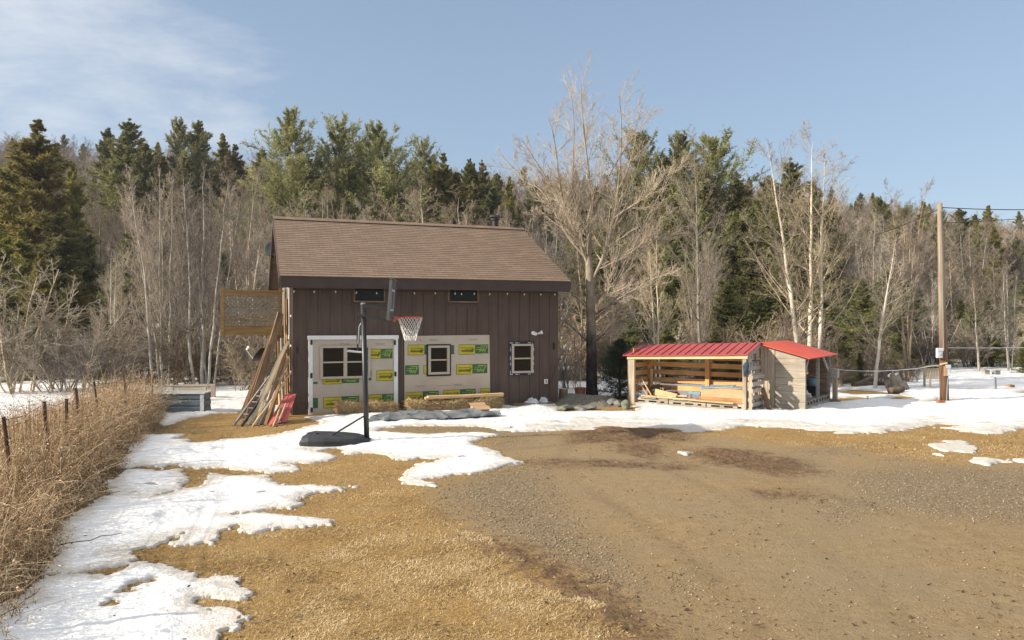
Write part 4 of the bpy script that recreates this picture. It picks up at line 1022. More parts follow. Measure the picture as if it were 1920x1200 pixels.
# ================================================================== STRAW BALES, BENCH PLANKS, TARP
def bale(s, y, L, D, H, label, seed, rz=0):
    r = np.random.default_rng(seed); nx_, ny_, nz_ = 26, 12, 10
    def face(fn, a, b):
        A, B = np.meshgrid(np.linspace(-1, 1, a), np.linspace(-1, 1, b)); P = fn(A.ravel(), B.ravel()); i = np.arange(a * b).reshape(b, a)
        return P, np.stack([i[:-1, :-1], i[:-1, 1:], i[1:, 1:], i[1:, :-1]], -1).reshape(-1, 4)
    fs_ = [face(lambda a, b: np.stack([a, b * 0 - 1, b], -1), nx_, nz_), face(lambda a, b: np.stack([-a, b * 0 + 1, b], -1), nx_, nz_), face(lambda a, b: np.stack([a, b, b * 0 + 1], -1), nx_, ny_),
           face(lambda a, b: np.stack([a * 0 + 1, a, b], -1), ny_, nz_), face(lambda a, b: np.stack([a * 0 - 1, -a, b], -1), ny_, nz_)]
    V, Q = merge(fs_)
    p = 8.; nrm = (np.abs(V) ** p).sum(1) ** (1 / p); V = V / nrm[:, None]
    V = V * np.array([L / 2, D / 2, H / 2]); V = V * (1 + .12 * fbm(V[:, 0] * 9 + V[:, 2] * 7, V[:, 1] * 9 + seed, 3)[:, None]) ; V[:, 2] += H / 2 - .02 + .03 * np.cos(V[:, 0] * 6 + seed)
    n_ = 2600; src = V[r.integers(0, len(V), n_)] + .02 * r.normal(size=(n_, 3)); src[:, 2] = np.maximum(src[:, 2], .01); out = src - np.array([0, 0, H / 2]); out /= np.linalg.norm(out, axis=1, keepdims=True)
    dv = r.normal(size=(n_, 3)) * np.array([1.1, .6, .8]) + out * .55; dv /= np.linalg.norm(dv, axis=1, keepdims=True); l = (.03 + .07 * r.random(n_))[:, None]; sd = np.cross(dv, out); sd /= np.linalg.norm(sd, axis=1, keepdims=True) + 1e-6
    Vb = np.stack([src - sd * .004 - dv * l * .3, src + sd * .004 - dv * l * .3, src + sd * .003 + dv * l, src - sd * .003 + dv * l], 1).reshape(-1, 3); Vb[:, 2] = np.maximum(Vb[:, 2], .0)
    V2, Q2 = merge([(V, Q), (Vb, np.arange(n_ * 4).reshape(-1, 4))])
    tint = np.concatenate([np.clip(.35 + .8 * fbm(V[:, 0] * 12, V[:, 2] * 12 + V[:, 1] * 5, 3), 0, 1), np.repeat(np.clip(r.normal(.58, .25, n_), 0, 1), 4)])
    me = np_mesh('straw_bale', V2, [Q2], False, [MAT['straw']], attrs={'tint': tint}); o = link('straw_bale', me)
    o.location = bworld(s, y, 0); o.rotation_euler = (0, 0, BYAW + rz); tag(o, label, 'straw bale', 'straw bales along the barn front')
s0 = bs(631, -.42); s1 = bs(686, -.42); bale((s0 + s1) / 2, -.42, s1 - s0, .42, .30, 'loose straw bale half hidden by the basketball pole', 1, .05)
s0 = bs(690, -.35); s1 = bs(742, -.35); bale((s0 + s1) / 2, -.35, s1 - s0, .42, .28, 'straw bale right of the basketball pole below the white door frame', 2)
xs_b = [bs(763, -.36), bs(824, -.36), bs(878, -.36), bs(937, -.36)]
for i, lab in enumerate(('straw bale left of the row under the bench planks, its left end uncovered', 'middle straw bale of the row under the bench planks', 'right end straw bale under the bench planks')):
    bale((xs_b[i] + xs_b[i + 1]) / 2, -.36, xs_b[i + 1] - xs_b[i] + .02, .42, .30, lab, 3 + i, .03 * (i - 1))
s0, s1 = bs(797, -.45), bs(942, -.45)
for i, (y, z, lab) in enumerate(((-.46, .335, 'front new pine plank laid across the straw bales'), (-.27, .335, 'rear new pine plank laid across the straw bales'), (-.40, .378, 'top new pine plank stacked on the two planks over the straw bales'))):
    plank('bench_plank', lab, 'plank', bworld(s0 + .04 * i, y, z), bworld(s1 + .02 * i, y + .02, z + .01), .18, .04, MAT['pine_new'], 'new planks laid across the straw bales')
# grey tarpaulin in heaps on the snow
def tarp():
    r = np.random.default_rng(2); nu, nv = 260, 90
    U, V = np.meshgrid(np.linspace(0, 1, nu), np.linspace(-1, 1, nv))
    cxs = [692, 720, 760, 800, 850, 890, 935]; cys = [792, 789, 783, 786, 784, 782, 781]; wd = [.25, .55, .62, .5, .5, .42, .18]; ht = [.03, .09, .13, .07, .12, .10, .01]
    gx = np.array([G(a, b)[0] for a, b in zip(cxs, cys)]); gy = np.array([G(a, b)[1] for a, b in zip(cxs, cys)]); k = np.linspace(0, 1, len(gx))
    wv = np.interp(U, k, wd) * (1 + .7 * fbm(U * 9, V * 0 + 2, 2)); hv = np.interp(U, k, ht)
    Xt = np.interp(U, k, gx) + .12 * fbm(U * 12, V * 3, 2); Yt = np.interp(U, k, gy) + wv * V + .15 * fbm(U * 7 + 4, V * 2, 2)
    rid = 1 - np.abs(2 * fbm(Xt * 1.6 + Yt * 1.4 + 7, Yt * 2.2 - Xt, 1)) * 2; rid2 = 1 - np.abs(2 * fbm(Xt * 1.7 + 2.2 * Yt, Yt * 6.5 - 1.2 * Xt, 2)) * 2
    Zt = .06 + hv * (1 - np.abs(V) ** 1.6) * (.40 + .50 * rid + .38 * rid2) + .05 * rid2; Zt = np.where(np.abs(V) > .97, np.minimum(Zt, .07), Zt); Zt = np.maximum(Zt, .055)
    Xt = Xt + .05 * rid2; i = np.arange(nu * nv).reshape(nv, nu)
    q = np.stack([i[:-1, :-1], i[:-1, 1:], i[1:, 1:], i[1:, :-1]], -1).reshape(-1, 4)
    me = np_mesh('tarpaulin', np.stack([Xt, Yt, Zt], -1).reshape(-1, 3), [q], True, [MAT['tarp']]); o = link('tarpaulin', me); tag(o, 'crumpled grey tarpaulin heaped on the snow before the straw bales', 'tarpaulin')
    so = o.modifiers.new('thick', 'SOLIDIFY'); so.thickness = .004
tarp()
cb = thing('cardboard_box', 'flattened cardboard box at the right end of the grey tarpaulin', 'box', gp(900, 776, .04), .4)
MB().bb(-.22, .22, -.1, .1, 0, .16).build('box_body', MAT['cardboard'], cb); MB().bar((0, -.1, .16), (0, -.26, .10), .42, .006).build('flap', MAT['cardboard'], cb); MB().bar((0, .1, .162), (0, .26, .22), .42, .006).build('flap', MAT['cardboard'], cb)

# board and white plastic at the foot of the right end of the front
plank('plank', 'brown board lying on the ground below the right barn window', 'plank', bworld(bs(960, -.25), -.25, .06), bworld(bs(1034, -.2), -.2, .07), .2, .04, MAT['brown_x'])
def crumple(name, label, cat, loc, sx_, sy_, sz_, mat, seed, group=None):
    r = np.random.default_rng(seed); nu, nv = 26, 14; U, V = np.meshgrid(np.linspace(0, 2 * np.pi, nu, endpoint=False), np.linspace(.02, 1, nv))
    rad = np.sin(V * np.pi * .5) ; x = np.cos(U) * rad; y = np.sin(U) * rad; z = np.cos(V * np.pi * .5)
    f = 1 + 1.1 * fbm(x * 3 + seed, y * 3 + z * 2, 3) ; P = np.stack([x * sx_ * f, y * sy_ * f, z * sz_ * f], -1).reshape(-1, 3); i = np.arange(nu * nv).reshape(nv, nu); j = np.roll(i, -1, 1)
    q = np.stack([i[:-1], i[1:], j[1:], j[:-1]], -1).reshape(-1, 4); o = link(name, np_mesh(name, P, [q], False, [mat])); o.location = loc; return tag(o, label, cat, group)
crumple('plastic_sheet', 'larger heap of crumpled white plastic against the barn foot', 'plastic sheet', bworld(bs(997, -.2), -.2, .05), .19, .10, .15, MAT['plastic_film'], 3)
crumple('plastic_sheet', 'smaller crumpled white plastic nearest the right barn corner', 'plastic sheet', bworld(bs(1019, -.2), -.2, .05), .13, .09, .16, MAT['plastic_film'], 8)

# ================================================================== BASKETBALL HOOP
hb = Vector((*G(688, 832), 0)); D = hb.y
hoop = thing('basketball_hoop', 'portable basketball hoop on black pole with weighted base on the snow', 'basketball hoop', hb)
def H(px, py, d=D): return W(px, py, d) - hb
# base
pts_top = []; L0 = (570 - 688) / F * D; 
mb = MB(); prof = [(-1.22, .32, .12), (-1.18, .40, .20), (-1.04, .43, .225), (-.75, .44, .215), (-.45, .40, .20), (-.2, .32, .18), (-.02, .20, .14), (.07, .13, .09)]
rings = []
for (x, w, h) in prof:
    rings.append([(x, -w, 0), (x, -w * 1.0, h * .55), (x, -w * .88, h * .85), (x, -w * .55, h), (x, -w * .15, h * .94), (x, w * .15, h * .94), (x, w * .55, h), (x, w * .88, h * .85), (x, w, h * .55), (x, w, 0)])
vs = [p for rg in rings for p in rg]; k_ = 10
fs = [(i * k_ + j, (i + 1) * k_ + j, (i + 1) * k_ + j + 1, i * k_ + j + 1) for i in range(len(prof) - 1) for j in range(k_ - 1)] + [tuple(range(k_)), tuple((len(prof) - 1) * k_ + j for j in range(k_ - 1, -1, -1))]
mb.add(vs, fs); mb.lathe([(.05, 0), (.05, .03)], (-.95, -.1, .205), 12)
b_ = mb.build('base', MAT['black_plastic'], hoop, smooth=False, bevel=.012); b_.rotation_euler = (0, 0, .06)
for yy in (-.36, .36):
    mb = MB(); mb.tube([(-1.12, yy - .08, .075), (-1.12, yy + .08, .075)], .075, 18); w_ = mb.build('wheel', MAT['black_plastic'], hoop, smooth=False, bevel=.01)
top = H(681, 571)
mb = MB(); mb.tube([(0, 0, .02), H(685, 730), top], [.052, .050, .048], 14); mb.build('pole', MAT['black_metal'], hoop, smooth=True)
MB().lathe([(.05, 0), (.055, .02), (.03, .035)], top, 14).build('pole_cap', MAT['grey_plastic'], hoop)
for yy in (-.16, .16):
    mb = MB(); mb.tube([(-.62, yy * 1.6, .2), H(686, 778) + Vector((0, yy * .25, 0))], .016, 8); mb.build('brace', MAT['black_metal'], hoop)
bx = -2.325 - hb.x
for yy in (-.07, .07):
    mb = MB(); mb.bar(H(682, 574) + Vector((0, yy, 0)), H(729, 581) + Vector((.02, yy, 0)), .03, .05); mb.build('arm', MAT['black_metal'], hoop)
    mb = MB(); mb.bar(H(669, 589) + Vector((0, yy, 0)), H(727, 601) + Vector((.02, yy, 0)), .03, .05); mb.build('arm', MAT['black_metal'], hoop)
mb = MB(); mb.bar(H(669, 589), H(671, 657), .03, .03); mb.build('lift_rod', MAT['black_metal'], hoop)
mb = MB(); mb.tube([H(674, 612), H(672, 645)], [.022, .022], 10); mb.tube([H(677, 606), H(674, 612)], .012, 6); mb.build('spring', MAT['grey_plastic'], hoop)
mb = MB(); mb.tube([H(654, 658), H(668, 659.5), H(686, 661)], [.022, .018, .02], 8); mb.tube([H(653.5, 658) - Vector((0, .05, 0)), H(653.5, 658) + Vector((0, .05, 0))], .02, 8); mb.build('lift_handle', MAT['grey_metal'], hoop)
# backboard: normal along +x turned a little away from the camera
byaw = R(4); Mb = Matrix.Rotation(byaw, 3, 'Z'); bc = Vector((bx, 0, (2.4 + 0 - .0) + .40)); tilt = Matrix.Rotation(R(4.5), 3, 'Y')
def BP(x, y, z): return bc + Mb @ (tilt @ Vector((x, y, z)))
hw, hh = .56, .40
mb = MB(); M3 = Mb @ tilt
mb.box(BP(0, 0, 0), (.018, 2 * hw - .06, 2 * hh - .06), M3)
bbd = mb.build('backboard', MAT['board'], hoop)
mb = MB()
mb.box(BP(0, 0, hh - .015), (.05, 2 * hw, .034), M3); mb.box(BP(0, 0, -hh + .03), (.055, 2 * hw, .07), M3)
for sg in (-1, 1): mb.box(BP(0, sg * (hw - .015), 0), (.05, .034, 2 * hh - .1), M3)
mb.build('board_frame', MAT['board'], bbd)
mb = MB()
for yy in (-.28, .28): mb.box(BP(.0105, yy, -.02), (.004, .035, .42), M3)
for zz in (-.21, .17): mb.box(BP(.0105, 0, zz), (.004, .524, .035), M3)
mb.build('target_square', MAT['palegrey'], bbd)
mb = MB(); mb.box(BP(-.05, 0, -.12), (.05, .2, .5), M3); mb.build('mount_bracket', MAT['black_metal'], bbd)
rc = Vector((-1.975 - hb.x, 0, 2.45)); rr = .2285
mb = MB(); n_ = 28
mb.tube([rc + Vector((rr * math.cos(2 * math.pi * i / n_), rr * math.sin(2 * math.pi * i / n_), 0)) for i in range(n_ + 1)], .012, 8, False)
for yy in (-.1, .1): mb.tube([Vector((bx + .03, yy, 2.44)), rc + Vector((-rr * .9, yy, 0))], .010, 6); mb.tube([Vector((bx + .03, yy * .6, 2.385)), rc + Vector((-rr * .75, yy * 1.35, -.005))], .008, 6)
mb.bar((bx + .03, 0, 2.42), (bx + .05, 0, 2.42), .16, .11)
rim = mb.build('rim', MAT['orange'], hoop, smooth=True)
mb = MB(); mb.box((bx + .09, 0, 2.435), (.07, .13, .06)); mb.build('spring_box', MAT['grey_metal'], rim)
mb = MB(); m_ = 12; K = 13
def nr(f_): return rr * (1 - f_) ** 1.0 * .56 + rr * .44 + .0 if f_ < .75 else rr * (.58 - .12 * (f_ - .75) / .25)
for i in range(m_):
    for sg in (-1, 1):
        pts = []
        for j in range(K):
            f_ = j / (K - 1); a_ = 2 * math.pi * (i / m_) + sg * f_ * 2 * math.pi * 2.5 / m_; rad = nr(f_) + .006 * sg; pts.append(rc + Vector((rad * math.cos(a_), rad * math.sin(a_), -.01 - .42 * f_ - .02 * (i % 2) * (f_ > .9))))
        mb.tube(pts, .0048, 5, False)
mb.build('net', MAT['net'], hoop)
# ================================================================== THE TWO SHEDS
SA = Vector((3.44, 21.40, 0)); SYAW = R(-37); su = Vector((math.cos(SYAW), math.sin(SYAW), 0)); sv = Vector((-math.sin(SYAW), math.cos(SYAW), 0))
def sw(x, y, z=0): return SA + su * x + sv * y + Vector((0, 0, z))
def ez(x): return 1.37 + .036 * x
shed = thing('wood_shed', 'open fronted orange slatted wood shed with dull red metal roof', 'shed', SA, SYAW)
SL = 3.33; SD = 1.08
def post(x, y, z0, z1, w, mat, nm='post'): MB().bb(x - w / 2, x + w / 2, y - w / 2, y + w / 2, z0, z1).build(nm, mat, shed, bevel=.004)
post(.05, 0, -.05, ez(0) - .06, .10, MAT['weather_z']); MB().bb(-.11, -.003, -.05, .06, -.05, ez(0) - .07).build('post', MAT['weather_z'], shed)
post(SL - .05, 0, -.05, ez(SL) - .06, .10, MAT['weather_z'])
post(.06, SD - .06, 0, 1.58, .11, MAT['pine_orange_z']); post(1.85, SD - .06, 0, 1.62, .12, MAT['pine_orange_z']); post(SL - .06, SD - .06, 0, 1.68, .11, MAT['pine_orange_z'])
for i, z in enumerate((.42, .64, .87, 1.10, 1.33, 1.52)):
    MB().bb(.0, SL, SD, SD + .022, z - .065, z + .07).build('slat', MAT['pine_orange_x'], shed)
    MB().bb(.001, .022, .06, SD - .12, z - .065, z + .07).build('slat', MAT['pine_orange_z'], shed)
mb = MB(); mb.bar((.03, SD - .14, 1.02), (.50, SD - .14, 1.46), .04, .10); mb.build('brace', MAT['pine_orange_x'], shed)
mb = MB(); mb.bar((.16, SD - .16, .45), (.16, SD - .16, .95), .03, .07); mb.build('brace', MAT['pine_new'], shed)
mb = MB(); mb.prism([(-.12, -.075, ez(-.1) - .09), (SL + .05, -.075, ez(SL) - .09), (SL + .05, -.075, ez(SL) + .0), (-.12, -.075, ez(-.1) + .0)], (0, .025, 0)); mb.build('fascia', MAT['pine_new'], shed)
for x in np.linspace(.3, SL - .3, 6):
    mb = MB(); mb.bar((x, -.04, ez(x) - .01), (x, .88, ez(x) + .26), .035, .07); mb.build('rafter', MAT['pine_orange_x'], shed)
RYs = .88
def rz_(x): return ez(x) + .285
mb = MB()
x0_, x1_ = -.22, SL + .08
def sheet(y0, z0f, y1, z1f): mb.prism([(x0_, y0, z0f(x0_)), (x1_, y0, z0f(x1_)), (x1_, y1, z1f(x1_)), (x0_, y1, z1f(x0_))], (0, 0, .02))
sheet(-.14, lambda x: ez(x) + .005, RYs, rz_); sheet(RYs + .001, rz_, SD + .25, lambda x: rz_(x) - .10)
k_ = x0_ + .02
while k_ < x1_:
    mb.bar((k_, -.14, ez(k_) + .033), (k_, RYs, rz_(k_) + .028), .028, .028); k_ += .232
mb.build('roof', MAT['red_roof'], shed)
mb = MB(); mb.bar((SL + .055, -.12, ez(SL) - .05), (SL + .055, RYs, rz_(SL) - .04), .02, .10); mb.build('rake_board', MAT['grey_wood'], shed)
mb = MB()
for i in range(4): mb.bb(SL + .001, SL + .02, .10 + i * .21, .10 + i * .21 + .13, .95, ez(SL) - .02 + .05 * i)
mb.bb(SL + .021, SL + .042, .02, .95, 1.08, 1.18); mb.bb(SL + .021, SL + .042, .02, .95, 1.30, 1.38); mb.build('side_slats', MAT['grey_wood'], shed)
mb = MB()
for i in range(3):
    a, b = .02 + i * 1.1, .02 + i * 1.1 + 1.07
    mb.bb(a, b, .06, .16, .165, .19); mb.bb(a, b, .3, .4, .165, .19); mb.bb(a, b, .55, .65, .165, .19); mb.bb(a, b, .8, .9, .165, .19)
    for c in (a, a + .36, a + .72, b - .12): mb.bb(c, c + .12, .05, .95, .075, .164)
    mb.bb(a, b, .045, .06, .125, .164); mb.bb(a, b, .05, .16, .05, .074)
mb.build('floor', MAT['weather_x'], shed)
MB().bb(.1, SL - .1, -.04, .04, -.03, .052).build('sill', MAT['weather_x'], shed)

lean_to = thing('lean_to', 'grey board lean-to with bright red roof and open side', 'shed', sw(3.36, 1.0), SYAW)
LW, LDp = 1.16, 2.48
def top2(x): return 1.74 - .31 * x / LW
mb = MB()
for i in range(4):
    a = i * .093; mb.bb(a + .003, a + .090, -.016 + .008 * (i % 2), .0 + .008 * (i % 2), -.02 - .01 * (i % 3), top2(a) - .055 + .012 * (i % 2))
mb.build('front_boards', MAT['weather_z'], lean_to, 'upright tan boards beside the grey wall')
mb = MB(); zs_ = [-.04, .24, .52, .69, .87, 1.06, 1.22, 1.38, 1.75]
for a, b in zip(zs_[:-1], zs_[1:]):
    xr = LW; y_ = -.003 * (int(a * 100) % 3)
    poly = [(.385, a + .003), (xr, a + .003), (xr, b - .003), (.385, b - .003)]; out = []
    for (p, q) in zip(poly, poly[1:] + poly[:1]):
        fp_, fq_ = top2(p[0]) - .035 - p[1], top2(q[0]) - .035 - q[1]
        if fp_ >= 0: out.append(p)
        if fp_ * fq_ < 0: k_ = fp_ / (fp_ - fq_); out.append((p[0] + (q[0] - p[0]) * k_, p[1] + (q[1] - p[1]) * k_))
    if len(out) > 2: mb.prism([(p[0], y_, p[1]) for p in out], (0, .02 - y_, 0))
mb.build('front_wall', MAT['wide_board'], lean_to)
mb = MB(); mb.bb(.0, .03, .021, LDp, 0, 1.68); mb.bb(.03, LW - .05, LDp - .03, LDp, 0, 1.40); mb.build('rear_wall', MAT['brown_x'], lean_to)
for yy, zt in ((.03, top2(LW)), (LDp * .52, top2(LW)), (LDp - .04, top2(LW))):
    MB().bb(LW - .08, LW + .0, yy, yy + .06, .0, zt - .06).build('post', MAT['grey_wood'], lean_to)
mb = MB(); mb.bar((LW - .04, .09, .98), (LW - .04, .42, 1.38), .03, .08); mb.build('brace', MAT['grey_wood'], lean_to)
mb = MB(); mb.bar((LW - .04, LDp - .04, .95), (LW - .04, LDp - .62, 1.38), .03, .09); mb.build('brace', MAT['grey_wood'], lean_to)
MB().bb(LW - .07, LW + .012, .0, LDp + .03, top2(LW) - .06, top2(LW) - .005).build('beam', MAT['grey_wood'], lean_to)
mb = MB(); mb.bb(.05, LW - .0, .06, LDp - .05, .24, .265)
for i in range(9): mb.bb(LW - .02, LW + .005, .08 + i * .28, .08 + i * .28 + .10, .15, .239)
mb.bb(LW - .02, LW + .015, .03, LDp, .10, .149); mb.bb(LW - .015, LW + .012, .03, LDp, -.03, .099); mb.build('floor', MAT['weather_x'], lean_to)
mb = MB(); sl_ = -.31 / LW
mb.prism([(-.10, -.14, top2(-.1)), (LW + .16, -.14, top2(LW + .16)), (LW + .16, LDp + .22, top2(LW + .16) + .01), (-.10, LDp + .22, top2(-.1) + .01)], (0, 0, .02))
for i in range(12):
    yy = -.12 + i * .235; mb.bar((-.10, yy, top2(-.1) + .024), (LW + .16, yy, top2(LW + .16) + .024), .022, .010)
mb.build('roof', MAT['red_roof_bright'], lean_to)

# ---- what lies in the wood shed (all things of their own)
SG = 'boards lying in the wood shed'
plank('plank', 'outer of two planks propped on the left wall inside the wood shed', 'plank', sw(.38, .25, .21), sw(.10, .20, .66), .12, .03, MAT['pine_orange_x'], SG, .3)
plank('plank', 'inner of two planks propped on the left wall inside the wood shed', 'plank', sw(.50, .27, .21), sw(.20, .24, .70), .14, .03, MAT['pine_new'], SG, .3)
plank('plank', 'short broad pale plank tilted on the shed floor beside the firewood', 'plank', sw(.50, .40, .34), sw(1.22, .30, .24), .20, .03, MAT['pine_new'], SG, .9)
plank('plank', 'longest pale board laid along the front of the shed floor', 'plank', sw(.25, .12, .245), sw(1.95, .04, .225), .12, .03, MAT['pine_new'], SG)
plank('plank', 'pale board sticking out under the long wooden box', 'plank', sw(1.75, .03, .225), sw(3.0, -.02, .215), .14, .025, MAT['pine_new'], SG)
plank('plank', 'short weathered board at the left end of the shed floor', 'plank', sw(.22, .05, .205), sw(.75, .03, .205), .1, .03, MAT['weather_x'], SG)
plank('plank', 'short weathered board in the middle of the shed floor', 'plank', sw(1.25, .06, .205), sw(1.65, .08, .205), .1, .03, MAT['weather_x'], SG)
r_ = random.Random(12)
for i in range(26):
    row = i // 9; x = .28 + .075 * (i % 9) + .03 * (row % 2); z = .23 + row * .085 + .02 * r_.random(); y = .62 + r_.uniform(-.03, .03)
    if row * .1 > .36 - .045 * abs((i % 9) - 2): continue
    a = sw(x, y, z); yw = SYAW + R(90) + r_.uniform(-.5, .5); L = .34
    d_ = Vector((math.cos(yw) * L, math.sin(yw) * L, r_.uniform(-.06, .08)))
    n_ = r_.choice((3, 5, 6)); mb = MB(); mb.tube([(0, 0, 0), (L, 0, 0)], [.045, .042], n_)
    o = mb.build('firewood_log', MAT['brown_x'] if i % 3 else MAT['orange_x']); o.location = a; o.rotation_mode = 'QUATERNION'; o.rotation_quaternion = d_.to_track_quat('X', 'Z'); tag(o, 'split firewood log in the small heap at the left of the wood shed', 'log', 'firewood heap in the wood shed')
wb = thing('wooden_box', 'long tan wooden box lying at the right of the wood shed', 'box', sw(2.02, .12, .20), SYAW)
mb = MB(); mb.bb(0, 1.22, 0, .02, 0, .36); mb.bb(0, 1.22, .38, .40, 0, .36); mb.bb(0, .02, .021, .379, 0, .36); mb.bb(1.2, 1.22, .021, .379, 0, .36); mb.bb(.02, 1.2, .021, .379, 0, .02); mb.build('side', MAT['cardboard'], wb)
MB().bb(0, 1.22, -.012, -.0005, .0, .13).build('batten', MAT['orange_x'], wb)
plank('blue_board', 'pale blue board resting on the long wooden box', 'board', sw(2.02, .2, .56), sw(2.95, .16, .66), .22, .02, MAT['blue_sheet'], None, .15)
tr_ = thing('sawhorse', 'low trestle draped with a light blue sheet in the wood shed', 'sawhorse', sw(1.62, .62, .19), SYAW); tr_.scale = (.75, .75, .62)
mb = MB(); mb.bar((-.15, 0, .3), (.25, 0, .3), .06, .05); mb.build('beam', MAT['orange_x'], tr_)
for xx in (-.12, .22):
    for yy in (-.12, .12): mb = MB(); mb.bar((xx, 0, .28), (xx + (.03 if xx > 0 else -.03), yy, .0), .03, .03); mb.build('leg', MAT['orange_x'], tr_)
bs_ = MB(); bs_.bb(-.17, .27, -.10, .10, .327, .34); bs_.bb(-.17, .27, -.112, -.10, .22, .34); bs_ = bs_.build('cloth', MAT['blue_sheet'], tr_)
r_ = random.Random(8)
for i in range(9):
    a = sw(r_.uniform(.5, 2.9), r_.uniform(.12, .7), .205 + .03 * (i % 2)); q = SYAW + r_.uniform(-.7, .7); L = r_.uniform(.2, .5)
    plank('wood_scrap', 'short pale offcut scattered on the floor of the wood shed', 'wood scrap', a, a + Vector((L * math.cos(q), L * math.sin(q), r_.uniform(0, .08))), .07, .03, MAT['pine_new' if i % 2 else 'orange_x'], 'offcuts on the wood shed floor')
# blue bag on the right post
bg = MB(); bg.lathe([(.03, .19), (.06, .16), (.085, .08), (.05, -.05), (.025, -.16), (.01, -.20)], (0, 0, 0), 14, Matrix.Scale(.5, 3, Vector((0, 1, 0))))
o = bg.build('cloth_bag', MAT['blue_bag'], smooth=True); o.location = sw(SL + .0, -.10, 1.12); o.rotation_euler = (0, .18, SYAW); tag(o, 'dark blue cloth bag hanging on the right post of the wood shed', 'bag')
# pallet standing at the right end, plank leaning on it
pl = thing('pallet', 'grey wooden pallet standing upright against the right end of the wood shed', 'pallet', sw(SL + .14, -.16, -.02), SYAW)
for i in range(6): MB().bb(.05, .07, 0, .92, .02 + i * .175, .02 + i * .175 + .095).build('slat', MAT['grey_wood'], pl)
for i in range(4): MB().bb(-.055, -.035, 0, .92, .05 + i * .27, .05 + i * .27 + .09).build('slat', MAT['grey_wood'], pl)
for y in (0.0, .43, .86): MB().bb(-.034, .049, y, y + .05, 0, 1.0).build('stringer', MAT['weather_z'], pl)
MB().bb(-.034, .049, .051, .86, 1.0, 1.03).build('stringer', MAT['grey_wood'], pl)
plank('plank', 'dark weathered plank leaning to the right of the upright pallet', 'plank', sw(SL + .42, .55, 0), sw(SL + .22, .52, .62), .13, .03, MAT['brown_x'], None, 1.3)
cr = MB(); cr.bar(sw(SL + .06, .25, 1.33) - SA, sw(SL + .10, .72, 1.33) - SA, .02, .03); cr.bar(sw(SL + .075, .42, 1.28) - SA, sw(SL + .075, .42, 1.52) - SA, .02, .03)
o = cr.build('iron_hook', MAT['rust']); o.location = SA; tag(o, 'rusty iron cross bar fixed at the right end of the wood shed', 'iron bar')
# ---- in the lean-to
def lw(x, y, z=0): return sw(3.36 + x, 1.0 + y, z)
for i, (m_, lab) in enumerate((('pine_new', 'bottom pale board of the small stack held up inside the lean-to'), ('orange_x', 'middle tan board of the small stack held up inside the lean-to'), ('green_paint', 'bright green board on top of the small stack inside the lean-to'))):
    plank('board', lab, 'board', lw(.35, .62, .95 + .055 * i), lw(LW - .12, .52 - .05 * i, .97 + .055 * i), .26, .04, MAT[m_], 'board stack inside the lean-to')
plank('plank', 'rough bark edged slab leaning inside the open lean-to', 'plank', lw(LW - .2, .62, .27), lw(LW - .15, .22, 1.0), .16, .04, MAT['brown_x'], None, 1.2)
plank('plank', 'pale plank tilted beside the middle post of the lean-to', 'plank', lw(LW - .45, .75, .35), lw(LW - .35, 1.25, .62), .12, .03, MAT['grey_wood'], None, .7)
yp = MB().bb(-.01, .01, -.4, .4, 0, .42).build('plywood_sheet', MAT['yellow_paint']); yp.location = lw(.35, 1.95, .35); yp.rotation_euler = (0, -.1, SYAW); tag(yp, 'yellow sheet standing at the back of the lean-to', 'sheet')
bk = thing('bucket', 'blue bucket on a dark crate inside the lean-to', 'bucket', lw(LW - .35, 1.9, .52))
MB().lathe([(.11, 0), (.14, .22), (.145, .225), (.13, .22), (.105, .02)], (0, 0, 0), 18).build('pail', MAT['blue_sheet'], bk, smooth=True)
mb = MB(); mb.tube([(.14 * math.cos(a), .03, .21 + .09 * math.sin(a)) for a in np.linspace(0, math.pi, 9)], .005, 6); mb.build('handle', MAT['grey_metal'], bk)
ct = thing('crate', 'dark plastic crate under the blue bucket in the lean-to', 'crate', lw(LW - .35, 1.9, .267), SYAW)
mb = MB(); mb.bb(-.2, .2, -.25, .25, 0, .02)
for z in (.04, .12, .20): mb.bb(-.2, .2, -.25, -.23, z, z + .05); mb.bb(-.2, .2, .23, .25, z, z + .05); mb.bb(-.2, -.18, -.229, .229, z, z + .05); mb.bb(.18, .2, -.229, .229, z, z + .05)
mb.build('slatted_side', MAT['black_plastic'], ct)
gb = crumple('feed_sack', 'pale slumped sack at the foot of the middle post of the lean-to', 'sack', lw(LW - .3, 1.05, .27), .16, .16, .18, MAT['plastic_film'], 14)
# block with a post right of the lean-to
ps = thing('hitch_post', 'short weathered post with a board box just right of the lean-to', 'post', lw(LW + .12, LDp + .05, 0), SYAW)
MB().bb(-.06, .06, -.06, .06, -.05, .75).build('post', MAT['weather_z'], ps); MB().bb(-.09, .09, -.10, .10, .751, 1.0).build('box', MAT['grey_wood'], ps); MB().bb(-.12, .12, -.12, .12, -.05, .12).build('foot', MAT['brown_x'], ps)

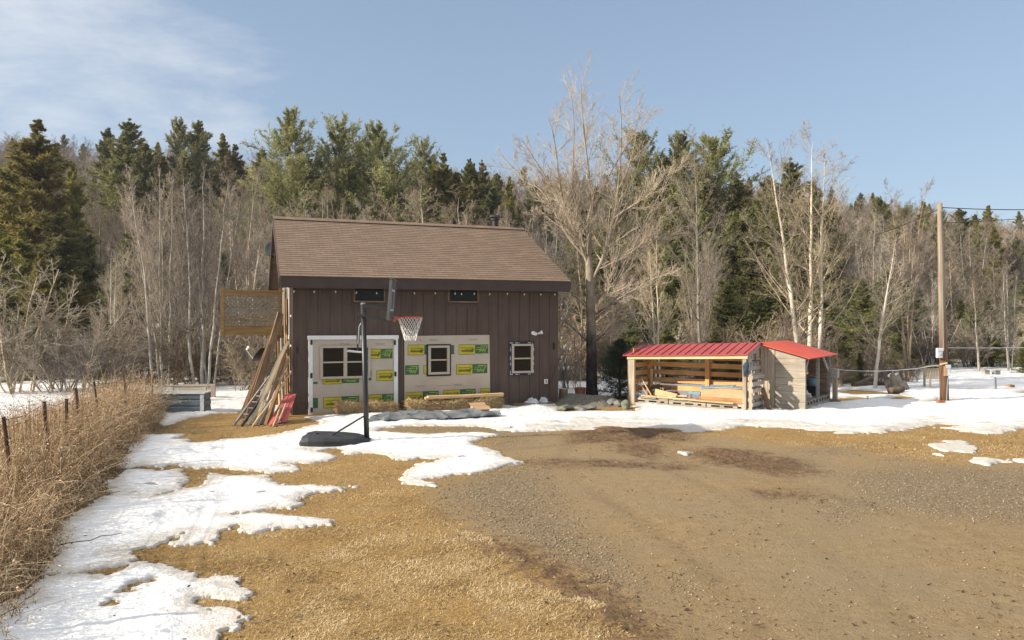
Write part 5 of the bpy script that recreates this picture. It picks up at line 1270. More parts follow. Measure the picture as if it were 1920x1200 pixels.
# ================================================================== BETWEEN BARN AND SHED
def mound(name, label, cat, cx, cy, rx, ry, h, mat, kind=None):
    U, V = np.meshgrid(np.linspace(-1, 1, 90), np.linspace(-1, 1, 60)); q = np.sqrt(U ** 2 + V ** 2) + .5 * fbm(U * 2 + cx, V * 2 + cy, 3); z = h * sstep(1.0, .25, q) * (1 + .8 * fbm(U * 3, V * 3, 3)) + .03 * fbm(U * 14, V * 14, 3) - .06 * sstep(.9, 1.05, q)
    i = np.arange(U.size).reshape(U.shape); f = np.stack([i[:-1, :-1], i[:-1, 1:], i[1:, 1:], i[1:, :-1]], -1).reshape(-1, 4)
    o = link(name, np_mesh(name, np.stack([U * rx, V * ry, z], -1).reshape(-1, 3), [f], True, [mat])); o.location = (cx, cy, float(gz(cx, cy))); return tag(o, label, cat, None, kind)
MAT['pea_gravel'] = M_plain('grey pea gravel', (.155, .14, .115), .9, .45, 22, .15, 0, .9)
mound('gravel_bed', 'low grey gravel bed edged with stones between barn and shed', 'gravel bed', 2.15, 21.7, 1.35, 1.2, .22, MAT['pea_gravel'])
def stone(label, loc, sx_, sy_, sz_, mat, seed, group):
    r = np.random.default_rng(seed); nu, nv = 16, 10; U, V = np.meshgrid(np.linspace(0, 2 * np.pi, nu, endpoint=False), np.linspace(.05, np.pi - .05, nv))
    P = np.stack([np.cos(U) * np.sin(V), np.sin(U) * np.sin(V), np.cos(V)], -1).reshape(-1, 3)
    for _ in range(9):
        n_ = r.normal(size=3); n_ /= np.linalg.norm(n_); d_ = .62 + .25 * r.random(); k = P @ n_ - d_; P = P - np.maximum(k, 0)[:, None] * n_
    i = np.arange(nu * nv).reshape(nv, nu); j = np.roll(i, -1, 1); q = np.stack([i[:-1], i[1:], j[1:], j[:-1]], -1).reshape(-1, 4)
    o = link('stone', np_mesh('stone', P * np.array([sx_, sy_, sz_]), [q], False, [mat])); o.location = loc; o.rotation_euler = (0, 0, r.random() * 3); return tag(o, label, 'stone', group)
for i, (px, py, a, b, c, m_, lab) in enumerate(((1066, 766, .30, .2, .09, 'mossy_stone', 'long mossy stone at the left front of the gravel bed'), (1088, 768, .22, .16, .07, 'stone', 'flat stone at the front edge of the gravel bed'), (1106, 765, .2, .14, .06, 'stone', 'thin flat stone lying right of the flat front stone'),
        (1148, 757, .27, .2, .13, 'stone', 'rounded grey stone below the fir shrub'), (1160, 760, .2, .16, .14, 'stone', 'grey stone between the rounded stone and the mossy stone'), (1173, 764, .17, .15, .20, 'mossy_stone', 'upright mossy stone beside the left post of the wood shed'),
        (1136, 752, .22, .2, .10, 'stone', 'low grey stone at the right back of the gravel bed'), (1071, 747, .16, .14, .15, 'stone', 'grey stone beside the stump behind the barn corner'), (1054, 768, .16, .12, .08, 'mossy_stone', 'small mossy stone against the barn corner'))):
    x, y = G(px, py + 2); stone(lab, (x, y, .05), a, b, c, MAT[m_], 40 + i, 'stones around the gravel bed')
stp = thing('tree_stump', 'upright sawn log stump standing behind the right barn corner', 'stump', (*G(1056, 752), 0))
MB().tube([(0, 0, -.05), (0, 0, .2), (.01, 0, .36)], [.15, .135, .13], 14).build('log', MAT['brown_x'], stp, smooth=False); MB().tube([(.01, 0, .3605), (.01, 0, .366)], [.125, .12], 14).build('cut_face', MAT['tan_x'], stp)
pot = thing('fire_bowl', 'terracotta coloured pot on short legs below the big bare tree', 'pot', (*G(1088, 748), 0))
MB().lathe([(.10, .10), (.15, .13), (.17, .30), (.185, .31), (.185, .345), (.16, .345), (.14, .16)], (0, 0, 0), 20).build('bowl', MAT['terracotta'], pot, smooth=False)
for a in range(3): mb = MB(); mb.tube([(.12 * math.cos(a * 2.1 + .4), .12 * math.sin(a * 2.1 + .4), .14), (.15 * math.cos(a * 2.1 + .4), .15 * math.sin(a * 2.1 + .4), -.03)], .018, 7); mb.build('leg', MAT['rust'], pot)
MB().lathe([(.155, .30), (.10, .32), (.01, .33)], (0, 0, 0), 16).build('soil', MAT['soil'], pot)

# ================================================================== LEFT: RAISED PLANTERS
pb = G(293, 776); pc = G(391, 776)
pw = thing('raised_planter', 'blue grey corrugated raised planter box standing in the snow', 'planter', (pb[0] - .12, pb[1], .06), 0.02)
Lp = pc[0] - pb[0]; mb = MB(); hp = .50
def corr(a, b, dn):
    a = Vector(a); b = Vector(b); vs = []; n_ = 25
    for i in range(n_):
        z = hp * i / (n_ - 1); off = .012 * (1 if (i // 2) % 4 else -.6); vs += [a + Vector(dn) * off + Vector((0, 0, z - .05)), b + Vector(dn) * off + Vector((0, 0, z - .05))]
    mb.add(vs, [(2 * i, 2 * i + 1, 2 * i + 3, 2 * i + 2) for i in range(n_ - 1)])
corr((0, 0, 0), (Lp - .10, 0, 0), (0, -1, 0)); corr((Lp, .02, 0), (Lp, .42, 0), (1, 0, 0)); corr((0, .42, 0), (Lp, .42, 0), (0, 1, 0)); corr((0, .02, 0), (0, .42, 0), (-1, 0, 0))
mb.build('side_panel', MAT['bluegrey'], pw)
mb = MB()
mb.bb(-.03, Lp + .02, -.04, .02, hp - .05, hp - .015); mb.bb(-.03, Lp + .02, .40, .46, hp - .05, hp - .015); mb.bb(-.03, .03, .021, .399, hp - .05, hp - .015); mb.bb(Lp - .04, Lp + .02, .021, .399, hp - .05, hp - .015)
mb.build('rim', MAT['palegrey'], pw)
mb = MB(); mb.bb(Lp - .10, Lp - .005, -.02, .015, -.05, hp - .052); mb.bb(-.005, .03, -.02, .0, -.05, hp - .052); mb.build('corner_strip', MAT['palegrey'], pw); MB().bb(.03, Lp - .03, .03, .40, .1, .40).build('soil', MAT['soil'], pw)
w0 = Vector((-10.02, 21.8, 0))
wp = thing('wooden_planter', 'weathered wooden slatted planter behind the blue grey planter box', 'planter', w0, .04); wp.scale = (1.02, 1, .66)
mb = MB()
for z in (.42, .60):
    for y in (-.02, .7): MB().bb(.131, .929, y, y + .03, z, z + .11).build('slat', MAT['weather_x'], wp)
MB().bb(.131, .929, -.02, .01, .1, .36).build('slat', MAT['weather_x'], wp)
for x in (.0, .93):
    for y in (-.03, .70): MB().bb(x, x + .13, y, y + .06, -.05, .70).build('post', MAT['weather_z'], wp)
MB().bb(-.03, 1.1, -.05, .03, .725, .76).build('rim', MAT['weather_x'], wp)
mb = MB(); mb.bar((-.1, .02, .45), (.0, .02, .68), .04, .03); mb.build('strut', MAT['grey_wood'], wp)

# ================================================================== RIGHT: POLE, WIRES AND SMALL THINGS
pbase = Vector((*G(1771, 752), 0)); dP = pbase.y
up = thing('utility_pole', 'tall wooden utility pole, red brown below and pale above', 'utility pole', pbase)
ptop = W(1762, 381, dP) - pbase
mb = MB(); n_ = 10; mb.tube([Vector((0, 0, -.1)).lerp(ptop, i / (n_ - 1)) for i in range(n_)], [.125 - .055 * i / (n_ - 1) for i in range(n_)], 16); mb.build('pole', MAT['pole'], up, smooth=True)
def box_on(px0, py0, px1, py1, nm, mat, dy, dep, lid=None):
    a = W(px0, py0, dP - dy) - pbase; b = W(px1, py1, dP - dy) - pbase; mb = MB(); mb.bb(a.x, b.x, a.y, a.y + dep, b.z, a.z)
    o = mb.build(nm, mat, up, bevel=.008); mb = MB(); mb.bb(a.x - .01, b.x + .01, a.y - .015, a.y + .02, a.z - (a.z - b.z) * .28, a.z + .01); mb.build('cover', mat, o); return o
m1 = box_on(1758, 653, 1768, 671, 'meter_box', MAT['palegrey'], .17, .10); MB().lathe([(.045, 0), (.05, .03), (.02, .05)], W(1763, 664, dP - .17) - pbase, 14, Matrix.Rotation(R(90), 3, 'X')).build('dial', MAT['grey_metal'], m1)
box_on(1774, 684.5, 1782, 705, 'switch_box', MAT['palegrey'], .14, .10); a = W(1770.5, 686, dP - .15) - pbase; b = W(1775, 705, dP - .15) - pbase
MB().bb(a.x, b.x - .003, a.y, a.y + .03, b.z, a.z).build('back_board', MAT['orange_x'], up)
mb = MB(); mb.bar(W(1763, 683, dP - .13) - pbase, W(1776, 680.5, dP - .13) - pbase, .03, .04); mb.build('cleat', MAT['pine_new'], up)
mb = MB(); mb.tube([W(1775, 750, dP - .14) - pbase, W(1777, 706, dP - .10) - pbase], .018, 8); mb.tube([W(1769, 653, dP - .13) - pbase, W(1766, 480, dP - .12) - pbase, W(1763, 395, dP - .1) - pbase], .014, 8); mb.build('conduit', MAT['grey_plastic'], up)
for i, z in enumerate((392, 400)): mb = MB(); mb.tube([W(1762 + i, z, dP) - pbase, W(1768 + i, z - 1, dP) - pbase], .02, 7); mb.build('insulator', MAT['grey_plastic'], up)
def wire(label, pts, rad, mat, sag, grp='overhead wires'):
    mb = MB(); P_ = []
    for a, b in zip(pts[:-1], pts[1:]):
        for i in range(16): P_.append(a.lerp(b, i / 16) - Vector((0, 0, sag * 4 * (i / 16) * (1 - i / 16))))
    P_.append(pts[-1]); o0 = P_[0].copy(); mb.tube([p - o0 for p in P_], rad, 5, False); o = mb.build('overhead_wire', mat); o.location = o0; tag(o, label, 'wire', grp)
wire('topmost twisted wire leaving the utility pole to the right', [W(1767, 389, dP), W(2120, 384, dP - 1)], .013, MAT['cord'], .10)
wire('second wire slanting up to the right from the utility pole', [W(1768, 418, dP), W(2140, 392, dP - 1)], .009, MAT['cord'], .04)
wire('short wire sloping down to the left from the pole top into the trees', [W(1758, 393, dP), W(1640, 441, 30)], .011, MAT['cord'], .05)
wire('low pale line strung from the lean-to to the utility pole', [lw(LW, LDp, 1.0), W(1762, 684, dP - .13)], .008, MAT['palegrey'], .12)
wire('low grey cable running right from the utility pole past the trees', [W(1778, 652, dP), W(2140, 644, dP + 2)], .011, MAT['grey_metal'], .05)

bq = Vector((*G(1743, 731), 0)); be = thing('garden_bench', 'weathered garden bench with curved slatted back beside the utility pole', 'bench', bq, -.08)
Lb = (1768 - 1743) / F * bq.y * 1.35
for x in (0, Lb - .06):
    for y, h in ((0, .52), (.42, .78)): MB().bb(x, x + .06, y, y + .05, -.05, h).build('leg', MAT['weather_z'], be)
mb = MB()
for i in range(5): mb.bb(0, Lb, .0 + i * .085, .0 + i * .085 + .07, .38, .40)
mb.build('seat', MAT['tan_x'], be)
mb = MB()
for i in range(9):
    x = .08 + (Lb - .18) * i / 8; mb.bb(x, x + .035, .43, .45, .41, .72)
mb.tube([(Lb * i / 8, .445, .74 + .07 * math.sin(math.pi * i / 8)) for i in range(9)], .03, 8); mb.build('backrest', MAT['tan_x'], be)
for x in (0, Lb - .06): MB().bb(x, x + .06, -.02, .42, .521, .56).build('armrest', MAT['tan_x'], be)
for px, lab in ((1848, 'left one of two small grey beehive boxes at the far edge of the snow'), (1868, 'right one of two small grey beehive boxes, the darker one')):
    b = Vector((*G(px, 706), 0)); hv = thing('beehive', lab, 'beehive', b, .1, 'beehives on the far snow'); hv.scale = (.52, .52, .52)
    k_ = .11 if px > 1860 else .0; m_ = MAT['weather_x'] if px < 1860 else MAT['grey_plastic']
    MB().bb(-.22, .22, -.2, .2, .06, .30).build('lower_box', m_, hv); MB().bb(-.21, .21, -.19, .19, .302, .48).build('upper_box', m_, hv); MB().bb(-.24, .24, -.22, .22, .482, .53).build('lid', MAT['grey_wood'], hv); MB().bb(-.2, .2, -.2, .2, -.05, .058).build('stand', MAT['brown_x'], hv)
p = Vector((*G(1867.5, 731), 0)); mb = MB(); mb.tube([(0, 0, -.1), (-.02, 0, .40)], [.03, .028], 8); mb.lathe([(.035, 0), (.035, .03), (.01, .045)], (-.02, 0, .40), 8); o = mb.build('stake', MAT['grey_plastic']); o.location = p; tag(o, 'short grey stake standing alone in the snow right of the pole', 'stake')
def block(px, py, label, w, d_, h, mat, name='block', cat='block', rz=0):
    b = Vector((*G(px, py), 0)); mb = MB(); mb.bb(-w / 2, w / 2, -d_ / 2, d_ / 2, -.03, h); o = mb.build(name, mat, bevel=.012); o.location = b; o.rotation_euler = (0, 0, rz); return tag(o, label, cat)
block(1894, 728, 'brown wooden block in the snow right of the grey stake', .2, .2, .13, MAT['orange_x'], 'wood_block', 'wood block', .2)
block(1764, 757, 'red brick lying in front of the utility pole', .22, .12, .09, MAT['brick'], 'brick', 'brick', .1)
MAT['bark_stump'] = M_bark('old grey stump bark', (.09, .075, .06), (.24, .205, .17), None, 9)
# broken stump and log pile at the edge of the woods
sb = Vector((*G(1687, 731), 0)); bt = thing('broken_stump', 'thick broken grey tree stump leaning at the edge of the woods', 'stump', sb)
mb = MB(); k_ = 52; rings = []
for j in range(6):
    f_ = j / 5; c = Vector((-.20 * f_, .05 * f_, -.1 + .56 * f_)); rr_ = .36 - .05 * f_
    rings.append([c + Vector((math.cos(q) * rr_ * (1 + .10 * math.sin(q * 7) + .06 * math.sin(q * 13)), math.sin(q) * rr_ * (1 + .1 * math.sin(q * 5)), (.16 * math.sin(q * 3 + 1) + .10 * math.sin(q * 8)) * (j == 5))) for q in [2 * math.pi * i / k_ for i in range(k_)]])
mb.add([p for rg in rings for p in rg], [(j * k_ + i, j * k_ + (i + 1) % k_, (j + 1) * k_ + (i + 1) % k_, (j + 1) * k_ + i) for j in range(5) for i in range(k_)])
mb.build('bark_shell', MAT['bark_stump'], bt); MB().tube([(-.13, .05, .30), (-.16, .05, .42)], [.25, .16], 12).build('rotten_core', MAT['brown_x'], bt)
for i, (px, py, L, a, lab) in enumerate(((1612, 716, 1.6, .6, 'long dark log propped up among the cut branches at the wood edge'), (1600, 727, 1.2, .05, 'dark log lying flat at the left of the brush heap'), (1660, 727, .8, -.1, 'short snow dusted log right of the pale trunk'), (1668, 738, .5, .2, 'small dark log lying before the brush heap'))):
    b = Vector((*G(px, max(py, 724)), .08)); e = b + Vector((L * math.cos(a * .6), L * .2, L * math.sin(max(a, 0)) * .6)); stick('fallen_log', lab, 'log', b, e, .12, .09, MAT['bark_dark'], 'fallen logs at the wood edge', .02)
# ================================================================== TREES
def plen(P): return np.linalg.norm(np.diff(P, axis=1), axis=2).sum(1)
def children(P, Rr, m, t0, t1, ang, angsd, lr, n, up, curl, r, rratio=.55, tipr=.004, taper_t=.6, flat=None):
    B, k, _ = P.shape
    t = t0 + (t1 - t0) * (np.arange(m)[None] + r.random((B, m))) / m
    f = t * (k - 1); i = np.minimum(f.astype(int), k - 2); w = (f - i)[..., None]
    bi = np.arange(B)[:, None]
    pos = P[bi, i] * (1 - w) + P[bi, i + 1] * w
    tan = P[bi, i + 1] - P[bi, i]; tan /= np.linalg.norm(tan, axis=2, keepdims=True) + 1e-9
    rad = Rr[bi, i] * (1 - w[..., 0]) + Rr[bi, i + 1] * w[..., 0]
    a = r.normal(size=(B, m, 3)); a -= (a * tan).sum(2, keepdims=True) * tan; a /= np.linalg.norm(a, axis=2, keepdims=True) + 1e-9
    th = np.clip(r.normal(ang, angsd, (B, m)), .12, 2.0)[..., None]
    d = tan * np.cos(th) + a * np.sin(th)
    L = plen(P)[:, None] * lr * (1 - taper_t * t) * (.6 + .8 * r.random((B, m)))
    pos = pos.reshape(-1, 3); d = d.reshape(-1, 3); L = L.reshape(-1); rad = rad.reshape(-1)
    N = len(pos); out = np.zeros((N, n, 3)); out[:, 0] = pos; st = (L / (n - 1))[:, None]
    for j in range(1, n):
        d = d + np.array([0, 0, up]) / n + curl * r.normal(size=(N, 3)) / math.sqrt(n); d /= np.linalg.norm(d, axis=1, keepdims=True)
        out[:, j] = out[:, j - 1] + d * st
    r0 = np.maximum(rad * rratio * (.7 + .5 * r.random(N)), tipr * 1.25)
    Rn = r0[:, None] * (1 - np.linspace(0, 1, n)[None] ** 1.1) + tipr * np.linspace(0, 1, n)[None]
    return out, Rn
def stems_of(specs, H, r, n=14, wob=.02):
    """specs: (dx, dy, leanx, leany, hfrac, radius)"""
    P = []; Rr = []
    for dx, dy, lx, ly, hf, rad in specs:
        t = np.linspace(0, 1, n); w = np.cumsum(r.normal(size=(n, 2)), 0) * wob * H / math.sqrt(n); w -= w[0]
        P.append(np.stack([dx + lx * H * hf * t ** 1.15 + w[:, 0] * .6, dy + ly * H * hf * t ** 1.15 + w[:, 1] * .6, H * hf * t - .1], 1))
        Rr.append(rad * .80 * (1 - t) ** .9 + .005)
    return np.array(P), np.array(Rr)
def bare_tree(specs, H, seed, l1=26, l2=7, l3=6, l4=3, ang=.85, lr=.34, up=.5, t0=.22, curl=.11, tip=.0027, taper=.75, wob=.02):
    r = np.random.default_rng(seed)
    P0, R0 = stems_of(specs, H, r, wob=wob)
    T = tubes(P0, R0, 8)
    P1, R1 = children(P0, R0, l1, t0, .98, ang, .22, lr, 9, up, curl, r, .36, tip * 1.6, taper)
    P2, R2 = children(P1, R1, l2, .15, .98, .75, .25, .42, 7, up * .8, curl * 1.2, r, .48, tip * 1.2, .55)
    P3, R3 = children(P2, R2, l3, .1, 1.0, .7, .28, .48, 5, up * .5, curl * 1.3, r, .6, tip, .4)
    parts = [tubes(P1, R1, 5), tubes(P2, R2, 4), tubes(P3, R3, 3)]
    if l4: parts.append(tubes(*children(P3, R3, l4, .15, 1.0, .7, .3, .55, 3, up * .3, curl, r, .7, tip * .85, .3), 3))
    return T, merge(parts)
def conifer(H, Rb, seed, nb=90, t0=.06, prof=.85, el0=.05, el1=.55, droop=-.25, nsub=15, ntuft=11, tl=.17, tw=.035, gap=.0, irregular=.25, clump=0.0, shape=None):
    r = np.random.default_rng(seed)
    n = 12; t = np.linspace(0, 1, n); tr = np.stack([.012 * H * np.cumsum(r.normal(size=n)) / 3 * t, .012 * H * np.cumsum(r.normal(size=n)) / 3 * t, H * t - .1], 1)[None]
    R0 = (.019 * H * (1 - t) ** .9 + .012)[None]; T = tubes(tr, R0, 8)
    tb = t0 + (1 - t0) * np.sort(r.random(nb)) ** .92
    if gap: 
        keep = np.array([q > .72 or fbm(np.array([q * 7.0 + seed]), np.array([seed * 1.7]), 2)[0] > -gap * .5 for q in tb]); tb = tb[keep]
    nb = len(tb); az = np.arange(nb) * 2.4 + r.normal(0, .4, nb)
    base = np.stack([np.interp(tb, t, tr[0, :, k]) for k in range(3)], 1)
    rr = (1 - tb) ** prof if shape is None else np.interp(tb, shape[0], shape[1])
    L = np.maximum(Rb * rr * np.clip(1 + irregular * r.normal(size=nb), .35, 1.7), .10)
    el = el0 + (el1 - el0) * tb + .12 * r.normal(size=nb)
    m = 7; out = np.zeros((nb, m, 3)); out[:, 0] = base; d = np.stack([np.cos(az) * np.cos(el), np.sin(az) * np.cos(el), np.sin(el)], 1)
    for j in range(1, m):
        d = d + np.array([0, 0, droop]) / m * (1 if j < 4 else -1.1) + .10 * r.normal(size=(nb, 3)) / 2; d /= np.linalg.norm(d, axis=1, keepdims=True); out[:, j] = out[:, j - 1] + d * (L / (m - 1))[:, None]
    Rn = np.maximum(.006 * L, .010)[:, None] * (1 - .75 * np.linspace(0, 1, m))[None]
    vb, fb = tubes(out, Rn, 4)
    # branchlets
    ts = clump + (1.02 - clump) * r.random((nb, nsub)); f = np.clip(ts, 0, .999) * (m - 1); i = f.astype(int); w = (f - i)[..., None]; bi = np.arange(nb)[:, None]
    pos = out[bi, i] * (1 - w) + out[bi, i + 1] * w; tan = out[bi, i + 1] - out[bi, i]; tan /= np.linalg.norm(tan, axis=2, keepdims=True)
    side = np.cross(tan, np.array([0, 0, 1.])); side /= np.linalg.norm(side, axis=2, keepdims=True) + 1e-9
    sg = np.where(r.random((nb, nsub, 1)) < .5, -1, 1); dd_ = tan * (.55 + .4 * r.random((nb, nsub, 1))) + side * sg * (.75 * r.random((nb, nsub, 1)) + .1) + np.array([0, 0, 1.]) * (r.normal(size=(nb, nsub, 1)) * .25 - .02); dd_ /= np.linalg.norm(dd_, axis=2, keepdims=True)
    sl = (L[:, None] * (.32 * (1 - .5 * ts)) * (.6 + .8 * r.random((nb, nsub))) + .10 * np.clip(3 * (1 - tb), .3, 1)[:, None])
    pos = pos.reshape(-1, 3); dd_ = dd_.reshape(-1, 3); sl = sl.reshape(-1); N = len(pos)
    q = r.random((N, ntuft)) ; c = pos[:, None] + dd_[:, None] * (q * sl[:, None])[..., None] + .02 * r.normal(size=(N, ntuft, 3))
    nd = dd_[:, None] * .8 + .55 * r.normal(size=(N, ntuft, 3)); nd /= np.linalg.norm(nd, axis=2, keepdims=True)
    sd = np.cross(nd, r.normal(size=(N, ntuft, 3))); sd /= np.linalg.norm(sd, axis=2, keepdims=True) + 1e-9
    tsz = np.repeat(np.clip(.30 + 2.2 * (1 - tb), .3, 1), nsub)[:, None]
    l = (tl * tsz * (.6 + .8 * r.random((N, ntuft))))[..., None]; wv = (tw * (.6 + .8 * r.random((N, ntuft))))[..., None]
    V = np.stack([c - sd * wv * .5, c + sd * wv * .5, c + nd * l], 2).reshape(-1, 3); Fc = np.arange(len(V)).reshape(-1, 3)
    tb_ = np.repeat(r.normal(.0, .16, nb), nsub)[:, None] + .5 + .13 * r.normal(size=(N, ntuft))
    tint = np.repeat(np.clip(tb_, 0, 1).ravel(), 3)
    return T, (vb, fb), V, Fc, tint

PROTO = {}
def proto_bare(key, bark, *a, crown=None, **k):
    (vt, ft), (vc, fc) = bare_tree(*a, **k)
    PROTO[key] = (np_mesh(key + '_trunk', vt, [ft], True, [MAT[bark]]), np_mesh(key + '_crown', vc, [fc], True, [MAT[crown or bark]]), a[1])
def proto_con(key, leaf, *a, **k):
    T, (vb, fb), V, Fc, tint = conifer(*a, **k)
    o = len(vb); me = np_mesh(key + '_crown', np.concatenate([vb, V]), [fb, Fc + o], False, [MAT['bark_dark'], MAT[leaf]], np.concatenate([np.zeros(len(fb), int), np.ones(len(Fc), int)]),
                              {'tint': np.concatenate([np.full(o, .5), tint])})
    PROTO[key] = (np_mesh(key + '_trunk', T[0], [T[1]], True, [MAT['bark_dark']]), me, a[0])
rs = random.Random(31)
def clump(n, rad, lean, r0, seed, hlo=.75):
    q = random.Random(seed); return [(q.uniform(-rad, rad), q.uniform(-rad, rad) * .7, q.uniform(-lean, lean), q.uniform(-lean, lean) * .7, q.uniform(hlo, 1), r0 * q.uniform(.7, 1.1)) for _ in range(n)]
proto_bare('hardwood_a', 'bark_brown', [(0, 0, .03, .0, 1, .11), (.1, .05, -.10, .05, .86, .08)], 10, 1, l1=20, l2=8, l3=8, l4=3, ang=.7, lr=.36, up=.7)
proto_bare('hardwood_b', 'bark_pale', [(0, 0, -.04, .02, 1, .12)], 10, 2, crown='bark_grey', l1=34, l2=8, l3=8, l4=3, ang=.9, lr=.36, up=.55, t0=.25)
proto_bare('hardwood_c', 'bark_brown', clump(4, .35, .22, .07, 3), 9, 3, l1=14, l2=8, l3=8, l4=3, ang=.7, lr=.38, up=.55, t0=.2)
proto_bare('hardwood_d', 'bark_tan', [(0, 0, .12, 0, 1, .10), (.08, 0, -.06, .05, .95, .09), (0, .1, .02, -.05, .8, .07)], 11, 4, crown='bark_brown', l1=16, l2=8, l3=7, l4=3, ang=.75, lr=.34, up=.6)
proto_bare('pale_a', 'bark_white', [(0, 0, -.10, .03, 1, .12)], 10.5, 5, crown='bark_pale', l1=30, l2=8, l3=6, l4=3, ang=.8, lr=.36, up=.75, t0=.24, curl=.12)
proto_bare('pale_b', 'bark_white', [(0, 0, .02, .0, 1, .10), (.22, .1, .04, .03, .94, .10)], 10.5, 6, crown='bark_pale', l1=22, l2=8, l3=6, l4=3, ang=.75, lr=.36, up=.8, t0=.2, curl=.12)
proto_bare('birch_clump_a', 'bark_white', [(-.35, 0, -.06, 0, .98, .066), (0, .1, -.02, .03, 1, .075), (.2, -.1, .015, 0, .95, .06), (.35, .1, .06, .02, .88, .05), (-.15, .2, -.12, .05, .85, .045), (.1, .25, .10, .05, .8, .045)], 9.5, 7, crown='bark_grey', l1=18, l2=7, l3=6, l4=2, ang=.45, lr=.34, up=.9, t0=.18, curl=.08)
proto_bare('birch_clump_b', 'bark_white', [(-.25, 0, -.035, 0, .96, .07), (.0, .1, .01, .03, 1, .08), (.25, -.05, .05, 0, .95, .065), (.4, .1, .12, .03, .86, .05), (.1, .2, -.09, .03, .8, .045)], 9.5, 8, crown='bark_grey', l1=20, l2=7, l3=6, l4=2, ang=.5, lr=.34, up=.85, t0=.15, curl=.08)
proto_bare('bush_a', 'bark_brown', clump(15, .6, .55, .022, 9, .5), 3.6, 9, l1=10, l2=6, l3=6, l4=2, ang=.5, lr=.45, up=.15, t0=.1, curl=.14, tip=.0026)
proto_bare('bush_b', 'bark_pale', clump(17, .8, .8, .020, 10, .4), 3.4, 10, l1=9, l2=6, l3=5, l4=1, ang=.55, lr=.5, up=.0, t0=.1, curl=.13, tip=.0034)
proto_bare('bush_c', 'bark_brown', clump(16, .5, .5, .016, 12, .5), 2.4, 11, l1=8, l2=6, l3=5, l4=0, ang=.55, lr=.45, up=.3, t0=.1, curl=.15, tip=.0025)
proto_bare('small_shrub', 'bark_tan', clump(7, .10, .35, .010, 13, .5), 1.0, 12, l1=5, l2=3, l3=2, l4=0, ang=.6, lr=.4, up=.4, t0=.2, curl=.25, tip=.0028)
proto_con('spruce_a', 'leaf_spruce', 13, 2.5, 1, nb=190, t0=.03, prof=.7, el0=-.05, el1=.7, droop=-.35, nsub=24, ntuft=13, tl=.28, tw=.065, irregular=.30)
proto_con('spruce_b', 'leaf_spruce', 12, 2.2, 2, nb=170, t0=.04, prof=.75, el0=.0, el1=.8, droop=-.3, nsub=22, ntuft=13, tl=.28, tw=.065, irregular=.35, gap=.2)
proto_con('hemlock_a', 'leaf_hemlock', 12, 3.0, 3, nb=190, t0=.03, prof=.75, el0=.15, el1=.75, droop=-.5, nsub=22, ntuft=13, tl=.24, tw=.07, irregular=.35)
proto_con('hemlock_b', 'leaf_hemlock', 12, 2.6, 4, nb=170, t0=.04, prof=.65, el0=.1, el1=.85, droop=-.4, nsub=22, ntuft=13, tl=.24, tw=.07, irregular=.4, gap=.18)
proto_con('pine_a', 'leaf_pine', 13, 3.0, 5, nb=95, t0=.25, el0=.3, el1=1.1, droop=-.1, nsub=26, ntuft=14, tl=.28, tw=.045, irregular=.4, clump=.3, shape=([0, .35, .55, .75, .92, 1], [.9, .95, 1, .75, .35, .12]))
proto_con('pine_b', 'leaf_pine', 13, 2.7, 6, nb=80, t0=.28, el0=.3, el1=1.15, droop=-.05, nsub=26, ntuft=14, tl=.28, tw=.045, irregular=.45, clump=.3, gap=.2, shape=([0, .35, .6, .8, .95, 1], [.8, .85, 1, .7, .35, .12]))
proto_con('fir_shrub', 'leaf_fir', 2.0, .85, 7, nb=110, t0=.02, prof=.62, el0=.15, el1=.8, droop=-.2, nsub=14, ntuft=12, tl=.075, tw=.016, irregular=.22)

def place(key, name, label, cat, x, y, h, group=None, rz=None, sx=1.0, lean=0):
    tm, cm, H = PROTO[key]; s = h / H
    o = thing(name, label, cat, (x, y, float(gz(x, y))), rs.uniform(0, 6.28) if rz is None else rz, group); o.scale = (s * sx, s * sx, s)
    if lean: o.rotation_euler = (0, lean, o.rotation_euler[2])
    link('trunk', tm, o); link('crown', cm, o); return o
def place_px(key, name, label, cat, px, ptop, d, group=None, rz=None, sx=1.0, pbot=None):
    x = (px - 960) / F * d; z = CAMZ + (600 - ptop) / F * d; return place(key, name, label, cat, x, d, z - float(gz(x, d)), group, rz, sx)

# --- trees one can point to
place_px('birch_clump_a', 'birch_tree', 'left clump of tall pale thin birch stems behind the weedy fence', 'tree', 306, 318, 26.8, 'birch clumps left of the barn', 0.2, 1.15)
place_px('birch_clump_b', 'birch_tree', 'right clump of tall pale birch stems behind the planter boxes', 'tree', 378, 312, 26.4, 'birch clumps left of the barn', 0, 1.2)
place_px('hardwood_d', 'bare_tree', 'bare tree standing close behind the balcony of the barn', 'tree', 458, 300, 29, None, 1.2, 1.0)
place_px('pale_a', 'aspen_tree', 'whitish bare tree leaning left behind the bright red lean-to roof', 'tree', 1502, 262, 26.5, 'whitish trees behind the sheds', 0, 1.2)
place_px('pale_b', 'aspen_tree', 'whitish twin stemmed bare tree right behind the lean-to', 'tree', 1520, 255, 27.2, 'whitish trees behind the sheds', 0, 1.25)
place_px('hardwood_b', 'bare_tree', 'tall slim grey twin tree behind the middle of the dull red shed roof', 'tree', 1312, 262, 30, None, .3, .8)
place_px('pale_b', 'aspen_tree', 'slender pale tree just left of the dull red shed roof', 'tree', 1236, 420, 27, None, 2.2, .8)
place_px('pale_a', 'aspen_tree', 'forking pale bare tree standing in snow between lean-to and pole', 'tree', 1640, 440, 25.9, None, 2.6, 1.25)
place_px('hardwood_d', 'bare_tree', 'tall bare tree with spreading top just left of the utility pole', 'tree', 1700, 335, 28.5, None, .0, 1.0)
place_px('pale_a', 'aspen_tree', 'small pale bare tree right of the utility pole near the beehives', 'tree', 1836, 525, 34.5, None, .8, 1.3)
